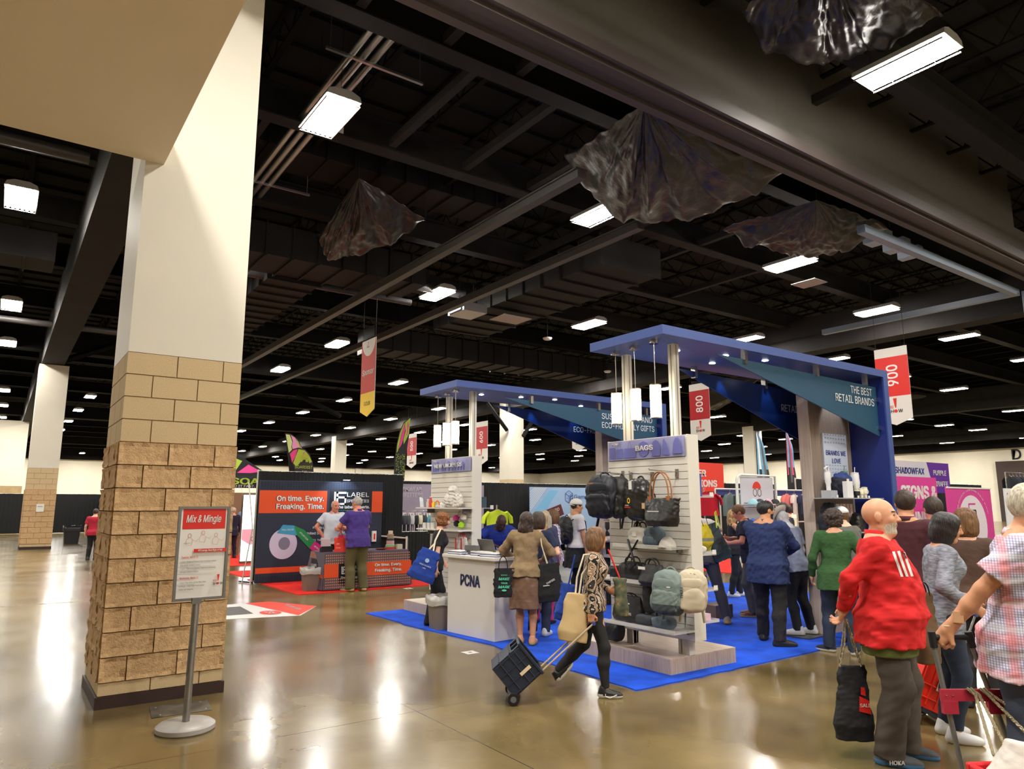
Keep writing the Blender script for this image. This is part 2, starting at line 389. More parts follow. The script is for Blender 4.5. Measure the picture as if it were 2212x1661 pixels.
# thin partition tracks hung along Y
TR2 = mat('track_grey_steel', (.045, .04, .038), .5)
for x, ys in ((7.35, 8.3), (9.75, 9.3)):
    struct('partition_track', MB().box(x-.09, x+.09, ys, 58, 7.02, 7.16).box(x-.12, x+.12, ys, 58, 7.16, 7.19), TR2)
struct('partition_track', MB().box(13.2, 20.6, 6.7, 6.86, 6.92, 7.08).box(20.45, 20.6, 6.86, 12, 6.92, 7.08), mat('track_blue_grey', (.16, .2, .26), .4))
struct('partition_track', MB().box(20.5, 20.58, 6.55, 6.63, 5.5, 7.0), MATS['track_blue_grey'])
# primary beams along X
for i, y in enumerate((1.2, 4.9, 8.35, 11.6, 15.3, 19.2, 23.0, 28.2, 38.4, 43.0, 48.4, 53.6, 65, 70.5, 76, 81.5, 92, 98)):
    beam('ceiling_beam', -16, 84, y-.16, y+.16, 8.25, 8.85, BLK2 if y < 20 else BLK, .3)
# purlins along Y
xs = [-14+i*1.55 for i in range(63)]
for i, x in enumerate(xs):
    jb = MB().box(x-.05, x+.05, -8, 105, 8.9, 8.94).box(x-.05, x+.05, -8, 105, 9.5, 9.54)
    if -4 < x < 30:
        y = -6.
        while y < 40:
            jb.tube([(x, y, 8.93), (x, y+.45, 9.5)], .014, 4, cap=False); jb.tube([(x, y+.45, 9.5), (x, y+.9, 8.93)], .014, 4, cap=False); y += .9
    else: jb.box(x-.01, x+.01, -8, 105, 8.94, 9.5)
    struct('roof_joist', jb, BLK)
# short cross members between the first beams
for k, (x, y0, y1) in enumerate(((3.35, 4.9, 8.2), (4.7, 5, 8.2), (6.0, 5, 8.2), (7.0, 8.5, 11.4), (8.6, 8.5, 11.4), (5.4, 8.5, 11.4), (10.5, 5.2, 8.2), (12, 8.5, 11.4), (14.2, 8.5, 15.2), (17.2, 8.5, 15.2), (11.2, 11.8, 15), (3.2, 11.8, 15))):
    beam('ceiling_strut', x-.07, x+.07, y0, y1, 8.3, 8.45, BLK2)
# diagonal bracing
for a, b in (((1.6, 33.6, 7.4), (3.4, 33.6, 8.3)), ((23.6, 33.5, 5.9), (22.2, 33.5, 7.4)), ((24.6, 33.3, 5.6), (25.9, 33.3, 7.4)), ((14.1, 35, 6.2), (12.4, 36.8, 7.4))):
    struct('diagonal_brace', MB().tube([a, b], .13, 4), BLK)
# ---------- ducts with standing seams ----------
def duct(label, x0, x1, y0, y1, z0, z1, step=.62, m=None, along='x', group='sheet metal ducts under the black roof'):
    t = thing('air_duct', label, 'duct', ((x0+x1)/2, (y0+y1)/2, z0), 0, group)
    m = m or mat('duct_paint', (.013, .0115, .011), .7, spec=.2, var=.2, vscale=1.5)
    obj('duct_body', MB().box(x0, x1, y0, y1, z0, z1), m, t)
    n = int(((x1-x0) if along == 'x' else (y1-y0))/step); me = None
    for i in range(n+1):
        if along == 'x': q = x0+i*step; mb = MB().box(q-.02, q+.02, y0-.05, y1+.05, z0-.05, z1+.05)
        else: q = y0+i*step; mb = MB().box(x0-.05, x1+.05, q-.02, q+.02, z0-.05, z1+.05)
        obj('seam', mb, m, t)
    return t
duct('long black duct with close seams behind the near column', 2.6, 8.6, 15.9, 17.3, 7.35, 8.1)
duct('black duct stepping away beside the partition track', 5.0, 6.3, 17.4, 27, 7.3, 8.1, .7, along='y')
duct('wide black seamed duct above the gold sponsor banner', 10.6, 22, 23.4, 24.8, 7.3, 8.1, .75)
duct('black seamed duct above the first lit fixture row', 1.9, 9.4, 13.4, 14.5, 8.75, 9.4, .6)
duct('low black duct crossing behind the operable wall header', 11.4, 13.4, 12.2, 20.5, 7.5, 8.2, .8, along='y')
duct('black duct far over the left aisle', -9, .6, 19.5, 20.6, 7.4, 8.1, .9)
PIPE = mat('black_pipe', (.045, .04, .04), .45)
def pipe(label, pts, r, m=PIPE, name='ceiling_pipe', cat='pipe', group=None, n=12):
    return tag(obj(name, MB().tube(pts, r, n), m, smooth='auto'), label, cat, group)
pipe('thick black pipe crossing just behind the near column', [(1.9, 17.6, 7.9), (10.8, 17.6, 7.9)], .14)
pipe('thinner black pipe beneath the thick one behind the column', [(1.9, 17.9, 7.45), (9.2, 17.9, 7.45)], .09)
pipe('black pipe over the left aisle near the drop ceiling', [(-9, 11.6, 8.1), (.8, 11.6, 8.1)], .13)
pipe('second black pipe over the left aisle', [(-9, 13.0, 8.1), (.8, 13.0, 8.1)], .12)
pipe('third black pipe over the left aisle', [(-9, 14.5, 8.0), (.8, 14.5, 8.0)], .12)
pipe('fourth black pipe over the left aisle, farthest back', [(-9, 27.6, 7.6), (3.6, 27.6, 7.6)], .1)
GALV = mat('galvanised_conduit', (.42, .44, .46), .28, metal=.85)
for i in range(3):
    x = 3.72+i*.17
    pipe('galvanised conduit of the bundle of three crossing over the brightest lamp', [(x, 8.6, 8.42), (x, 11.3, 8.42), (x, 15.6, 8.35)], .055, GALV, 'conduit', 'conduit', 'three galvanised conduits over the brightest lamp')
for i, y in enumerate((9.3, 14.4)):
    tag(obj('conduit_hanger', MB().box(3.3, 4.9, y-.025, y+.025, 8.3, 8.34).tube([(3.36, y, 8.34), (3.36, y, 9.5)], .008, 4).tube([(4.84, y, 8.34), (4.84, y, 9.5)], .008, 4), GALV), ('perforated strut hanger across the upper end of the conduits', 'perforated strut hanger across the lower end of the conduits')[i], 'hanger')
# ---------- high-bay lamps ----------
LTUBE = mat('lamp_tube_glow', (1, .95, .84), .5, emit=LAMP, ecol=(1, .955, .875)); LHOUS = mat('lamp_housing_white', (.55, .55, .53), .35, metal=.3); LRIM = mat('lamp_guard_wire', (.6, .6, .58), .3, metal=.8)
def fixture(x, y, z=7.8, near=False, label=None, group=None):
    t = thing('high_bay_lamp', label, 'lamp', (x, y, z), 0, group)
    W_, L_ = .25, .6
    obj('housing', MB().prism([(x-W_-.03, z+.0), (x+W_+.03, z+.0), (x+W_, z+.09), (x+W_*.5, z+.14), (x-W_*.5, z+.14), (x-W_, z+.09)], y-L_-.03, y+L_+.03, 1), LHOUS, t)
    if near:
        for i in range(6):
            c = x-W_+.045+i*(2*W_-.09)/5; mb = MB(); n = 5
            rows = [[(c+.028*math.cos(a), yy, z-.012-.028*math.sin(a)) for a in [math.pi*k/n for k in range(n+1)]] for yy in (y-L_+.02, y+L_-.02)]
            mb.grid(rows); obj('lamp_tube', mb, LTUBE, t)
        g = MB()
        for k in range(5):
            yy = y-L_+.02+k*(2*L_-.04)/4; g.box(x-W_-.02, x+W_+.02, yy-.004, yy+.004, z-.06, z-.052)
        for sx in (-1, 1): g.box(x+sx*(W_+.02)-.006, x+sx*(W_+.02)+.006, y-L_, y+L_, z-.062, z-.04)
        obj('wire_guard', g, LRIM, t)
    else:
        mb = MB(); mb.face([(x-W_, y-L_, z-.012), (x-W_, y+L_, z-.012), (x+W_, y+L_, z-.012), (x+W_, y-L_, z-.012)]); obj('lamp_tube', mb, LTUBE, t)
    obj('hanger_cable', MB().tube([(x, y-L_*.8, z+.13), (x, y-L_*.8, 9.66)], .004, 4), BLK2, t)
    if near: obj('hanger_cable', MB().tube([(x, y+L_*.8, z+.13), (x, y+L_*.8, 9.66)], .004, 4), BLK2, t)
    return t
NEARL = {(3.72, 10.2): 'lit fluorescent high-bay lamp right of the near column, below the conduits', (9.77, 4.2): 'brightest lit high-bay lamp in front of the operable wall header',
         (-.17, 16.8): 'lit high-bay lamp over the left aisle just beyond the drop ceiling', (-.18, 26.4): 'lit high-bay lamp second down the left aisle',
         (9.85, 10.6): 'lit high-bay lamp half hidden by the biggest plastic sheet', (9.95, 17.7): 'lit high-bay lamp above the silver projector box',
         (15.98, 10.1): 'lit high-bay lamp under the second plastic sheet', (15.96, 17.8): 'lit high-bay lamp left above the taller blue canopy corner',
         (22.27, 11.17): 'lit high-bay lamp right above the long side of the blue canopy', (10.1, 25.7): 'lit high-bay lamp left of the gold sponsor banner',
         (10.0, 32.2): 'lit high-bay lamp lower left of the sponsor banner', (16.1, 25.5): 'lit high-bay lamp above the shorter blue canopy'}
for (x, y), lb in NEARL.items(): fixture(x, y, near=True, label=lb)
FARL = [(28.4,11.3),(35.2,11.4),(22.3,16.1),(28.5,16.3),(41.4,17),(47.9,18.6),(41.2,11.4),(16.1,32.5),(22.5,25.6),(22.6,32.4),(28.6,25.6),(28.8,32.4),(35,25.6),(35.2,17),(54.3,18.8),(54.3,11.5),
  (34.6,32.4),(41,25.6),(41,32.4),(47.3,25.6),(47.3,32.4),(53.6,25.6),(53.6,32.4),(60,18.8),(60,25.6),(60,32.4),(66,18.8),(66,25.6),(66,32.4),(3.75,17.2),(3.75,24.5)]
for y in (40, 47.1, 54.5, 62.2, 70, 78, 86, 94):
    for x in (-6.4, -.2, 3.85, 10, 16.3, 22.8, 29.2, 35.5, 41.7, 48, 54.3, 60.6, 66.8, 73):
        if (y == 40 and x < 15) or (y > 80 and x > 50): continue
        FARL.append((x, y))
FARL += [(x, 101) for x in range(-10, 80, 6)]+[(77.5, y) for y in (12, 19, 26, 33, 40, 47, 54, 62)]+[(-6.4, 10.3), (-6.4, 17.7), (-6.4, 26), (-6.4, 33), (-.2, 33), (3.75, 3.2), (-.2, 3.2), (-6.4, 3.2), (3.75, -3.5), (9.9, -3.5), (-.2, -3.5), (16.1, 3.2), (16.1, -3.5), (22.3, 3.2), (28.4, 3.2), (34.8, 4), (9.9, -7)]  # far- and right-wall rows added to brighten the walls, near row for brightness
for x, y in FARL:
    fixture(x, y, label='small lit high-bay lamp in the rows receding over the hall', group='distant high-bay lamps over the hall')
# ---------- near drop ceiling ----------
SOF = mat('tan_soffit_paint', (.9, .77, .58), .85, bump=.05, bscale=60)
sf = struct('ceiling_soffit', MB().box(-14, 1.02, -7, 7.27, 4.98, 5.35), SOF)
x, y = -.95, 3.42
dl = thing('recessed_downlight', 'round recessed downlight in the tan drop ceiling', 'downlight', (-.55, 3.0, 4.98))
dx, dy = -1.0, 3.4
obj('trim_ring', MB().lathe([(.11, 0), (.135, -.008), (.135, .0)], dx, dy, 4.972, 28), mat('white_ring', (.8, .8, .78), .4), dl)
obj('lamp_disc', MB().face([(dx+.11*math.cos(-k*math.pi/12), dy+.11*math.sin(-k*math.pi/12), 4.97) for k in range(24)]) or None, LTUBE, dl) if False else None
mb = MB(); mb.face([(dx+.11*math.cos(-k*math.pi/12), dy+.11*math.sin(-k*math.pi/12), 4.97) for k in range(24)]); obj('lamp_disc', mb, mat('downlight_glow', (1, .95, .85), .5, emit=14, ecol=(1, .95, .85)), dl)
# ---------- columns ----------
SMB = mat('smooth_block_face', (.56, .42, .24), .85, var=.08, vscale=90, bump=.25, bscale=220)
RKB = mat('split_block_face', (.54, .35, .18), .9, var=.12, vscale=25, bump=.5, bscale=70)
MORT = mat('brown_mortar', (.36, .24, .125), .9)
BASE = mat('dark_brown_vinyl_base', (.03, .014, .012), .45)
def rock(x0, x1, z0, z1, dep, rnd, nx, nz, side):
    """split-face block: face in the local x-z plane looking -y, body behind; border flat, middle proud"""
    mb = MB(); rows = []
    for j in range(nz+1):
        r = []
        for i in range(nx+1):
            ed = min(i, nx-i, j, nz-j); d = (.004+rnd.random()*.006) if ed else (.008+rnd.random()*.017)
            jx = (rnd.random()-.5)*.012 if 0 < i < nx else 0
            r.append((x0+(x1-x0)*i/nx+jx, -d, z0+(z1-z0)*j/nz+((rnd.random()-.5)*.01 if 0 < j < nz else 0)))
        rows.append(r)
    mb.grid(rows)
    c = [(x0, -.004, z0), (x1, -.004, z0), (x1, -.004, z1), (x0, -.004, z1)]; bk = [(p[0], dep, p[2]) for p in c]
    edge = [rows[0], [r[-1] for r in rows], rows[-1][::-1], [r[0] for r in rows][::-1]]
    for e in edge:
        mb.grid([[(p[0], .02, p[2]) for p in e], e])
    return mb
def column(x0, y0, ztop, label, detail=True, w_=1.01, zr=2.275, zs=3.105, d_=1.0):
    cn = thing('column', label, None, (x0+w_/2, y0+d_/2, 0), kind='structure')
    x1, y1 = x0+w_, y0+d_
    obj('painted_shaft', MB().box(x0, x1, y0, y1, zs, ztop), CREAM, cn)
    obj('base_board', MB().box(x0-.02, x1+.02, y0-.02, y1+.02, 0, .1), BASE, cn)
    obj('mortar_core', MB().box(x0+.012, x1-.012, y0+.012, y1-.012, .0, zs), MORT, cn)
    rnd = random.Random(3); sh = {}
    nr = 11; hR = (zr-.21)/10; hS = (zs-zr)/4; J = .005
    faces = [((x0, y0), (1, 0), w_), ((x0, y1), (0, -1), d_)] if detail else [((x0, y0), (1, 0), w_), ((x0, y1), (0, -1), d_)]
    for (ox, oy), (ux, uy), L in faces:
        M = Matrix(((ux, -uy, 0, ox), (uy, ux, 0, oy), (0, 0, 1, 0), (0, 0, 0, 1)))
        for c in range(15):
            if c == 0: z0, z1, rk = .1, .21, False
            elif c <= 10: z0, z1, rk = .21+(c-1)*hR, .21+c*hR, True
            else: z0, z1, rk = zr+(c-11)*hS, zr+(c-10)*hS, False
            cuts = [0, .2, .6, 1.0] if (c % 2) else [0, .4, .8, 1.0]
            if not rk and c > 10: cuts = [0, .42, .83, 1.0] if c % 2 == 0 else [0, .24, .64, 1.0]
            if not rk and c == 14: cuts = [0, .42, .83, 1.0]
            if c == 13: cuts = [0, .22, .61, 1.]
            for a, b in zip(cuts, cuts[1:]):
                a_, b_ = a*L+J, b*L-J
                if a == 0: a_ = 0 if not rk else -.004
                if b == 1.: b_ = (L if uy == 0 else L-.0215) if not rk else (L+.004 if uy == 0 else L-.0215)
                if rk and detail: mb = rock(a_, b_, z0+J, z1-J, .02, rnd, max(4, int((b_-a_)/.035)), 6, 0)
                elif rk: mb = MB().box(a_, b_, -.03, .02, z0+J, z1-J)
                else: mb = MB().box(a_, b_, 0, .02, z0+J, z1-J)
                mb.xf(M); o = obj('block', mb, RKB if rk else SMB, cn)
    return cn
c1 = column(.86, 7.26, 7.3, 'near square column: cream above, tan smooth block, split-face block below')
c2 = column(.9, 33.4, 7.2, 'far left square column with a paper notice taped to it', False)
column(23.7, 33.4, 7.6, 'cream column rising behind the shorter blue canopy', False)
column(23.7, 59.6, 7.6, 'slim distant cream column between the two tall flags', False)
column(46.5, 33.4, 7.6, 'distant cream column hidden behind the blue canopy', False)
PAPER = mat('white_paper', (.75, .73, .68), .8)
nt_ = tag(obj('paper_notice', MB().box(1.3, 1.55, 33.33, 33.36, 1.42, 1.72), PAPER), 'white paper notice taped on the far left column', 'notice')
text('NOTICE', .06, (1.42, 33.33, 1.62), (1, 0, 0), (0, 0, 1), INK, nt_)
# ---------- black plastic sheets ----------
PLAS = mat('black_plastic_film', (.017, .014, .014), .34, bump=.9, bscale=7, stretch=(1, 1, 1), spec=.55, det=8)
def tent(label, peak, rim, seed, pleat=9, amp=.09, nr=22, na=60):
    """plastic film hung from one high point, fanned in pleats to a slack rim"""
    rnd = np.random.RandomState(seed); pk = np.array(peak, float); R_ = np.array(rim, float); rows = []; L = np.linspace(0, len(R_)-1, na+1)
    cn = np.cross(R_[-1]-pk, R_[0]-pk); cn /= np.linalg.norm(cn)
    for i in range(nr+1):
        t = (i/nr); r = []
        for j, l in enumerate(L):
            k = min(int(l), len(R_)-2); f = l-k; f = f*f*(3-2*f)*.5+f*.5; q = R_[k]*(1-f)+R_[k+1]*f; a = j/na
            w_ = amp*math.sin(a*pleat*6.28+2.2*math.sin(a*7+seed)+.8*t)*min(1, t*2.2)*(1-.35*t)+.035*math.sin(13*t+a*23+seed+2*math.sin(9*a+5*t))*t+.02*math.sin(37*t-a*61+3*math.sin(11*t))*t+.026*rnd.randn()*min(1, t*3)
            sag = .16*math.sin(math.pi*min(1, t*1.0))*math.sin(math.pi*a)
            r.append(tuple(pk*(1-t)+q*t+cn*w_+np.array([0, 0, -sag])))
        rows.append(r)
    o = obj('plastic_sheet', MB().grid(rows), PLAS, smooth=True, solid=.004); m_ = o.modifiers.new('sub', 'SUBSURF'); m_.levels = 1; m_.render_levels = 1; o.modifiers.move(1, 0)
    for q in (peak, rim[0], rim[-1]): obj('hanging_cord', MB().tube([q, (q[0], q[1], 9.66)], .005, 4), BLK2, o)
    return tag(o, label, 'plastic sheet')
tent('biggest black plastic sheet hanging tent-like under the roof header', (7.06, 6.6, 7.42), [(7.9, 9.45, 7.95), (8.5, 9.3, 7.35), (9.05, 9.05, 6.92), (9.4, 8.75, 6.84), (9.75, 8.2, 6.84), (10.1, 7.7, 6.95), (10.3, 7.1, 7.1), (10.6, 6.6, 7.45)], 3, 4, .07)
tent('second black plastic sheet, long and shallow, near the frame corner', (12.0, 6.95, 7.35), [(11.74, 8.91, 7.4), (12.5, 8.85, 7.12), (13.4, 8.35, 7.0), (14.1, 7.7, 7.0), (14.6, 6.9, 7.4)], 5, 2.5, .05)
tent('small black plastic sheet hanging left behind the near lamp', (5.25, 12.57, 8.1), [(5.3, 14.9, 7.6), (5.7, 15.35, 7.35), (6.2, 15.2, 7.4), (6.7, 14.1, 7.5), (7.1, 13.2, 7.85)], 8, 3, .07)
tent('black plastic sheet beside the brightest lamp in front of the header', (7.3, 3.9, 8.3), [(7.2, 5.0, 8.0), (8.3, 5.4, 8.0), (9.2, 5.0, 8.0), (9.45, 4.5, 8.02), (9.9, 3.7, 8.3)], 11, 3.5, .08)
def sheet(label, cs, sag, seed): 
    A, B, C_, D = cs; return tent(label, tuple((a+b)/2 for a, b in zip(A, B)), [D, ((D[0]*.7+C_[0]*.3), D[1], D[2]-sag), ((D[0]*.3+C_[0]*.7), C_[1], C_[2]-sag), C_], seed, 4, .1)
sheet('far small plastic sheet hanging beyond the 800 banner', [(28.5, 21.0, 8), (31.5, 20.5, 7.9), (31, 24, 7.8), (28.4, 24, 7.9)], 1.3, 6)
# projector box and small ceiling things
pj = thing('projector_box', 'silver ventilated box hung under the track right of a lamp', 'projector', (10.9, 17.4, 7.0))
obj('case', MB().box(10.45, 11.25, 17.0, 17.9, 7.25, 7.5), mat('silver_case', (.4, .4, .42), .4, metal=.5), pj)
obj('vent_grille', MB().box(10.4, 10.45, 17.1, 17.8, 7.28, 7.46), mat('bluish_glass', (.25, .35, .5), .2), pj)
obj('hanging_bracket', MB().tube([(10.6, 17.5, 7.5), (10.6, 17.5, 8.3)], .02, 6).tube([(11.1, 17.5, 7.5), (11.1, 17.5, 8.3)], .02, 6), BLK2, pj)
tag(obj('ceiling_tile', MB().box(11.6, 12.6, 16.6, 17.4, 7.2, 7.22), mat('grey_tile', (.4, .38, .36), .8)), 'loose pale tile hung right of the projector box', 'tile')
tag(obj('ceiling_tile', MB().box(16.9, 17.5, 10.0, 10.7, 7.55, 7.57), MATS['grey_tile']), 'small pale square plate right of the lamp under the plastic', 'tile')
tag(obj('paper_tag', MB().box(4.35, 4.45, 11.43, 11.45, 8.28, 8.42), PAPER), 'tiny white tag on the beam below the near lamp', 'tag')
for i, (x, y, z, lb) in enumerate(((15.1, 19.0, 7.4, 'round white ceiling detector left of the taller canopy'), (21.5, 22.8, 7.5, 'small round ceiling detector between two lamp rows'), (27.5, 13.0, 7.4, 'small round ceiling detector right of a lamp row'))):
    t = thing('smoke_detector', lb, 'detector', (x, y, z)); obj('dome', MB().lathe([(.02, -.05), (.12, -.04), (.16, 0), (.16, .03)], x, y, z, 16), mat('detector_white', (.7, .7, .68), .5), t); obj('drop_rod', MB().tube([(x, y, z+.03), (x, y, 9.66)], .012, 6), BLK2, t)
for x, y in ((44, 21), (36, 27)):
    t = thing('ceiling_fan', 'wide dark round vent disc up in the far roof', 'vent', (x, y, 8), 0, 'round dark vents in the far roof'); obj('disc', MB().lathe([(1.0, .0), (1.3, .05), (1.3, .2), (.2, .3)], x, y, 8, 24), BLK2, t); obj('stem', MB().tube([(x, y, 8.2), (x, y, 9.5)], .1, 8), BLK2, t)
pipe('black pipe carrying the pale wrapping behind the header', [(14.0, 7.9, 7.95), (19, 7.9, 7.95)], .1)
# pale bluish scraps behind the header
for k, (x, y, z, sx) in enumerate(((15.9, 7.65, 7.7, .4), (16.8, 7.65, 7.7, .35), (17.5, 7.65, 7.65, .25))):
    tag(obj('duct_wrap', MB().box(x, x+sx, y, y+.5, z, z+.25), mat('pale_wrap', (.35, .42, .5), .6)), 'scrap of pale wrapping on pipework behind the header', 'wrapping', 'pale pipe wrapping behind the header')
# ================= FLOOR COVERINGS =================
def carpet(name, pts, m, label, h=.012, seed=1):
    mb = MB(); mb.prism(pts, 0.0, h); o = obj(name, mb, m); return tag(o, label, 'carpet')
BLUEC = mat('blue_pile_carpet', lin(10, 76, 205), .95, var=.3, vscale=3.2, bump=.5, bscale=110, det=5)
REDC = mat('red_pile_carpet', lin(225, 32, 18), .95, var=.1, vscale=4, bump=.3, bscale=120)
def wob(a, b, n, amp, seed):
    r = random.Random(seed); return [(a[0]+(b[0]-a[0])*k/n+(r.random()-.5)*amp, a[1]+(b[1]-a[1])*k/n+(r.random()-.5)*amp) for k in range(n)]
bc = wob((5.03, 5.03), (8.7, 5.1), 24, .02, 1)+wob((8.7, 5.1), (13.2, 5.1), 20, .02, 2)+[(13.2, 5.1), (13.2, 10.95)]+wob((5.55, 10.95), (4.97, 10.95), 3, .01, 3)+wob((4.97, 10.95), (5.0, 9.6), 8, .02, 4)+wob((4.95, 9.6), (5.16, 7.4), 12, .02, 5)+wob((5.1, 7.4), (5.03, 5.03), 14, .025, 6)
carpet('carpet', bc, BLUEC, 'blue carpet under the two canopy displays')
carpet('carpet', [(4.88, 13.85), (7.95, 13.85), (7.95, 17.3), (4.88, 17.3)], REDC, 'red carpet under the label booth table')
carpet('carpet', [(4.95, 18.0), (9.5, 18.0), (9.5, 19.6), (4.95, 19.6)], REDC, 'red carpet strip behind the label booth')
carpet('carpet', [(4.6, 21.3), (10, 21.3), (10, 26), (4.6, 26)], REDC, 'red carpet under the glowing light box')
carpet('carpet', [(15.2, 11.6), (19, 11.6), (19, 16), (15.2, 16)], REDC, 'red carpet under the hat rack booth')
# floor decal arrow
WHT = mat('white_vinyl', (.72, .7, .67), .45); RED = mat('show_red', lin(205, 38, 30), .5); REDD = mat('deep_red', lin(165, 24, 28), .5); GRY = mat('decal_grey', lin(88, 84, 84), .5); GOLD = mat('gold_yellow', lin(240, 200, 30), .5)
dcl = tag(obj('floor_decal', MB().prism([(2.5, 11.75), (4.05, 11.35), (4.62, 12.2), (4.15, 13.25), (2.5, 13.3)], .0005, .003), WHT), 'white and red arrow-shaped floor decal right of the near column', 'floor decal')
P_ = Panel((0, 0, .003), (1, 0, 0), (0, 1, 0), dcl)
P_.shape('arrow_tip', [(4.02, 11.36), (4.62, 12.2), (4.15, 13.24), (3.72, 13.26)], mat('decal_red', lin(222, 75, 60), .5), .002)
P_.shape('grey_square', [(2.55, 12.0), (3.5, 11.95), (3.55, 12.9), (2.55, 12.95)], GRY, .002)
P_.disc('red_blob', 3.75, 11.9, .16, .24, MATS['decal_red'], .0032)
P_.text('BOOTH', 3.0, 12.5, .42, WHT, .004, bold=.03, rot=math.pi/2); P_.text('SHOWROOM', 2.75, 12.5, .16, WHT, .004, bold=.03, rot=math.pi/2); P_.text('ASI', 3.75, 11.9, .25, WHT, .0045, rot=math.pi/2); P_.text('NEW BOOTH', 4.25, 12.3, .16, WHT, .004, bold=.02, rot=math.pi/2)
# metal floor box cover by the sign stand
fp = tag(obj('floor_plate', MB().prism([(1.2, 6.72), (1.66, 6.69), (1.70, 7.03), (1.24, 7.08)], 0, .006), mat('worn_steel', (.16, .15, .13), .45, metal=.6, var=.35, vscale=9), bevel=.003), 'worn grey steel cover plate set in the floor behind the sign stand', 'floor plate')
for x, y in ((1.27, 6.76), (1.62, 6.74), (1.63, 6.99), (1.28, 7.02)): obj('screw', MB().lathe([(.011, 0), (.009, .003)], x, y, .006, 8), GALV, fp)
for i, (x, y) in enumerate(((4.62, 7.42), (7.02, 13.62))):
    t = tag(obj('floor_sticker', MB().box(x, x+.16, y-.08, y+.08, 0.0005, .003), WHT), ('small white floor sticker beside the white counter', 'small white floor sticker in front of the label table')[i], 'sticker')
    obj('printed_mark', MB().box(x+.06, x+.1, y-.02, y+.02, .003, .004), GRY, t)
tp = tag(obj('tape_line', MB().box(-8, 1.9, 15.2, 15.24, .0003, .002), mat('worn_tape', (.4, .33, .2), .6, var=.4, vscale=14)), 'worn dashed tape line across the left aisle floor', 'tape')
# ================= SIGN STAND =================
ss = thing('sign_stand', 'grey pedestal sign stand with Mix and Mingle poster before the near column', 'sign', (1.36, 6.24, 0))
STL = mat('brushed_grey_metal', (.30, .29, .28), .35, metal=.8, var=.1, vscale=20); FRM = mat('sign_frame_grey', (.17, .165, .17), .35, metal=.5)
obj('base', MB().lathe([(.205, 0), (.215, .01), (.215, .04), (.19, .058), (.06, .063), (.03, .063)], 1.36, 6.24, 0, 40), mat('base_grey_enamel', (.36, .34, .32), .35), ss, smooth='auto')
pol = obj('pole', MB().tube([(1.36, 6.24, .06), (1.375, 6.245, .97)], .028, 16), STL, ss, smooth='auto')
obj('scratch', MB().tube([(1.338, 6.222, .4), (1.343, 6.222, .55), (1.341, 6.222, .62)], .004, 4), FRM, pol)
obj('clamp', MB().box(1.34, 1.41, 6.215, 6.255, .94, .985), FRM, ss)
R_ = Vector((math.cos(math.radians(-5)), math.sin(math.radians(-5)), 0)); Nn = R_.cross(Vector((0, 0, 1)))
# the sign faces the camera's left a little: plane through its stand, measured edges
A_ = Vector((1.195, 6.235, .965)); W_s = .40; H_s = .735
R_ = Vector((.98, .05, 0)).normalized(); pn = Panel(A_, R_, (0, 0, 1), ss)
def framebox(p, w_, h_, t, d0, d1, m, name='frame'):
    for nm, (a, b, c, d) in {'rail': (0, w_, 0, t), 'rail ': (0, w_, h_-t, h_), 'stile': (0, t, t, h_-t), 'stile ': (w_-t, w_, t, h_-t)}.items():
        mb = MB(); q = [p.P(a, c, d0), p.P(b, c, d0), p.P(b, d, d0), p.P(a, d, d0)]; r = [p.P(a, c, d1), p.P(b, c, d1), p.P(b, d, d1), p.P(a, d, d1)]
        mb.face(q[::-1]); mb.face(r); [mb.face([q[i], q[(i+1) % 4], r[(i+1) % 4], r[i]]) for i in range(4)]
        obj('frame_'+nm.strip(), mb, m, p.p)
def slab(p, name, x0, x1, y0, y1, d0, d1, m):
    mb = MB(); q = [p.P(x0, y0, d0), p.P(x1, y0, d0), p.P(x1, y1, d0), p.P(x0, y1, d0)]; r = [p.P(x0, y0, d1), p.P(x1, y0, d1), p.P(x1, y1, d1), p.P(x0, y1, d1)]
    mb.face(q[::-1]); mb.face(r); [mb.face([q[i], q[(i+1) % 4], r[(i+1) % 4], r[i]]) for i in range(4)]
    return obj(name, mb, m, p.p)
framebox(pn, W_s, H_s, .02, -.012, .012, FRM)
slab(pn, 'poster', .015, W_s-.015, .015, H_s-.015, -.008, .002, mat('poster_paper', (.72, .7, .66), .6))
pn.rect('red_header', .035, W_s-.035, .555, .715, RED)
pn.text('Mix & Mingle', W_s/2-.005, .63, .11, WHT, bold=.02, sx=.72, shear=.25, width=.27)
pk = mat('pink_ink', lin(190, 120, 110), .6); tx = mat('grey_ink', lin(130, 125, 125), .6)
for k, (x, y) in enumerate(((.09, .47), (.19, .49), (.29, .47))):   # line sketch of people
    pn.disc('sketch_line', x+.005, y+.035, .014, .017, pk, r0=.8); pn.line('sketch_line', [(x, y+.02), (x-.02, y), (x-.018, y-.035), (x+.02, y-.04), (x+.03, y), (x+.01, y+.02)], .002, pk); pn.line('sketch_line', [(x+.03, y-.0), (x+.055, y-.012), (x+.07, y+.008)], .002, pk)
pn.line('sketch_line', [(.05, .445), (.1, .448)], .003, tx)
pn.rect('red_strip', .13, W_s-.018, .372, .40, RED); pn.text('ASI Lounge, Back Right of Hall', .255, .386, .03, WHT, bold=.03, width=.19)
pn.text('Tuesday, March 21', .04, .335, .032, RED, align='l', width=.125)
for i, (s_, w__) in enumerate((('2 p.m.: Women of Promo & Peer Exchange connect', .27), ('and amplify women\'s voices.', .15), ('5 p.m.: Toast of the Industry: Expand your knowledge', .27), ('and gain industry insights.', .14))): pn.text(('• ' if i % 2 == 0 else '  ')+s_, .035, .302-.026*i, .022, tx, align='l', width=w__, bold=.005)
pn.text('Wednesday, March 22', .035, .175, .032, RED, align='l', width=.14)
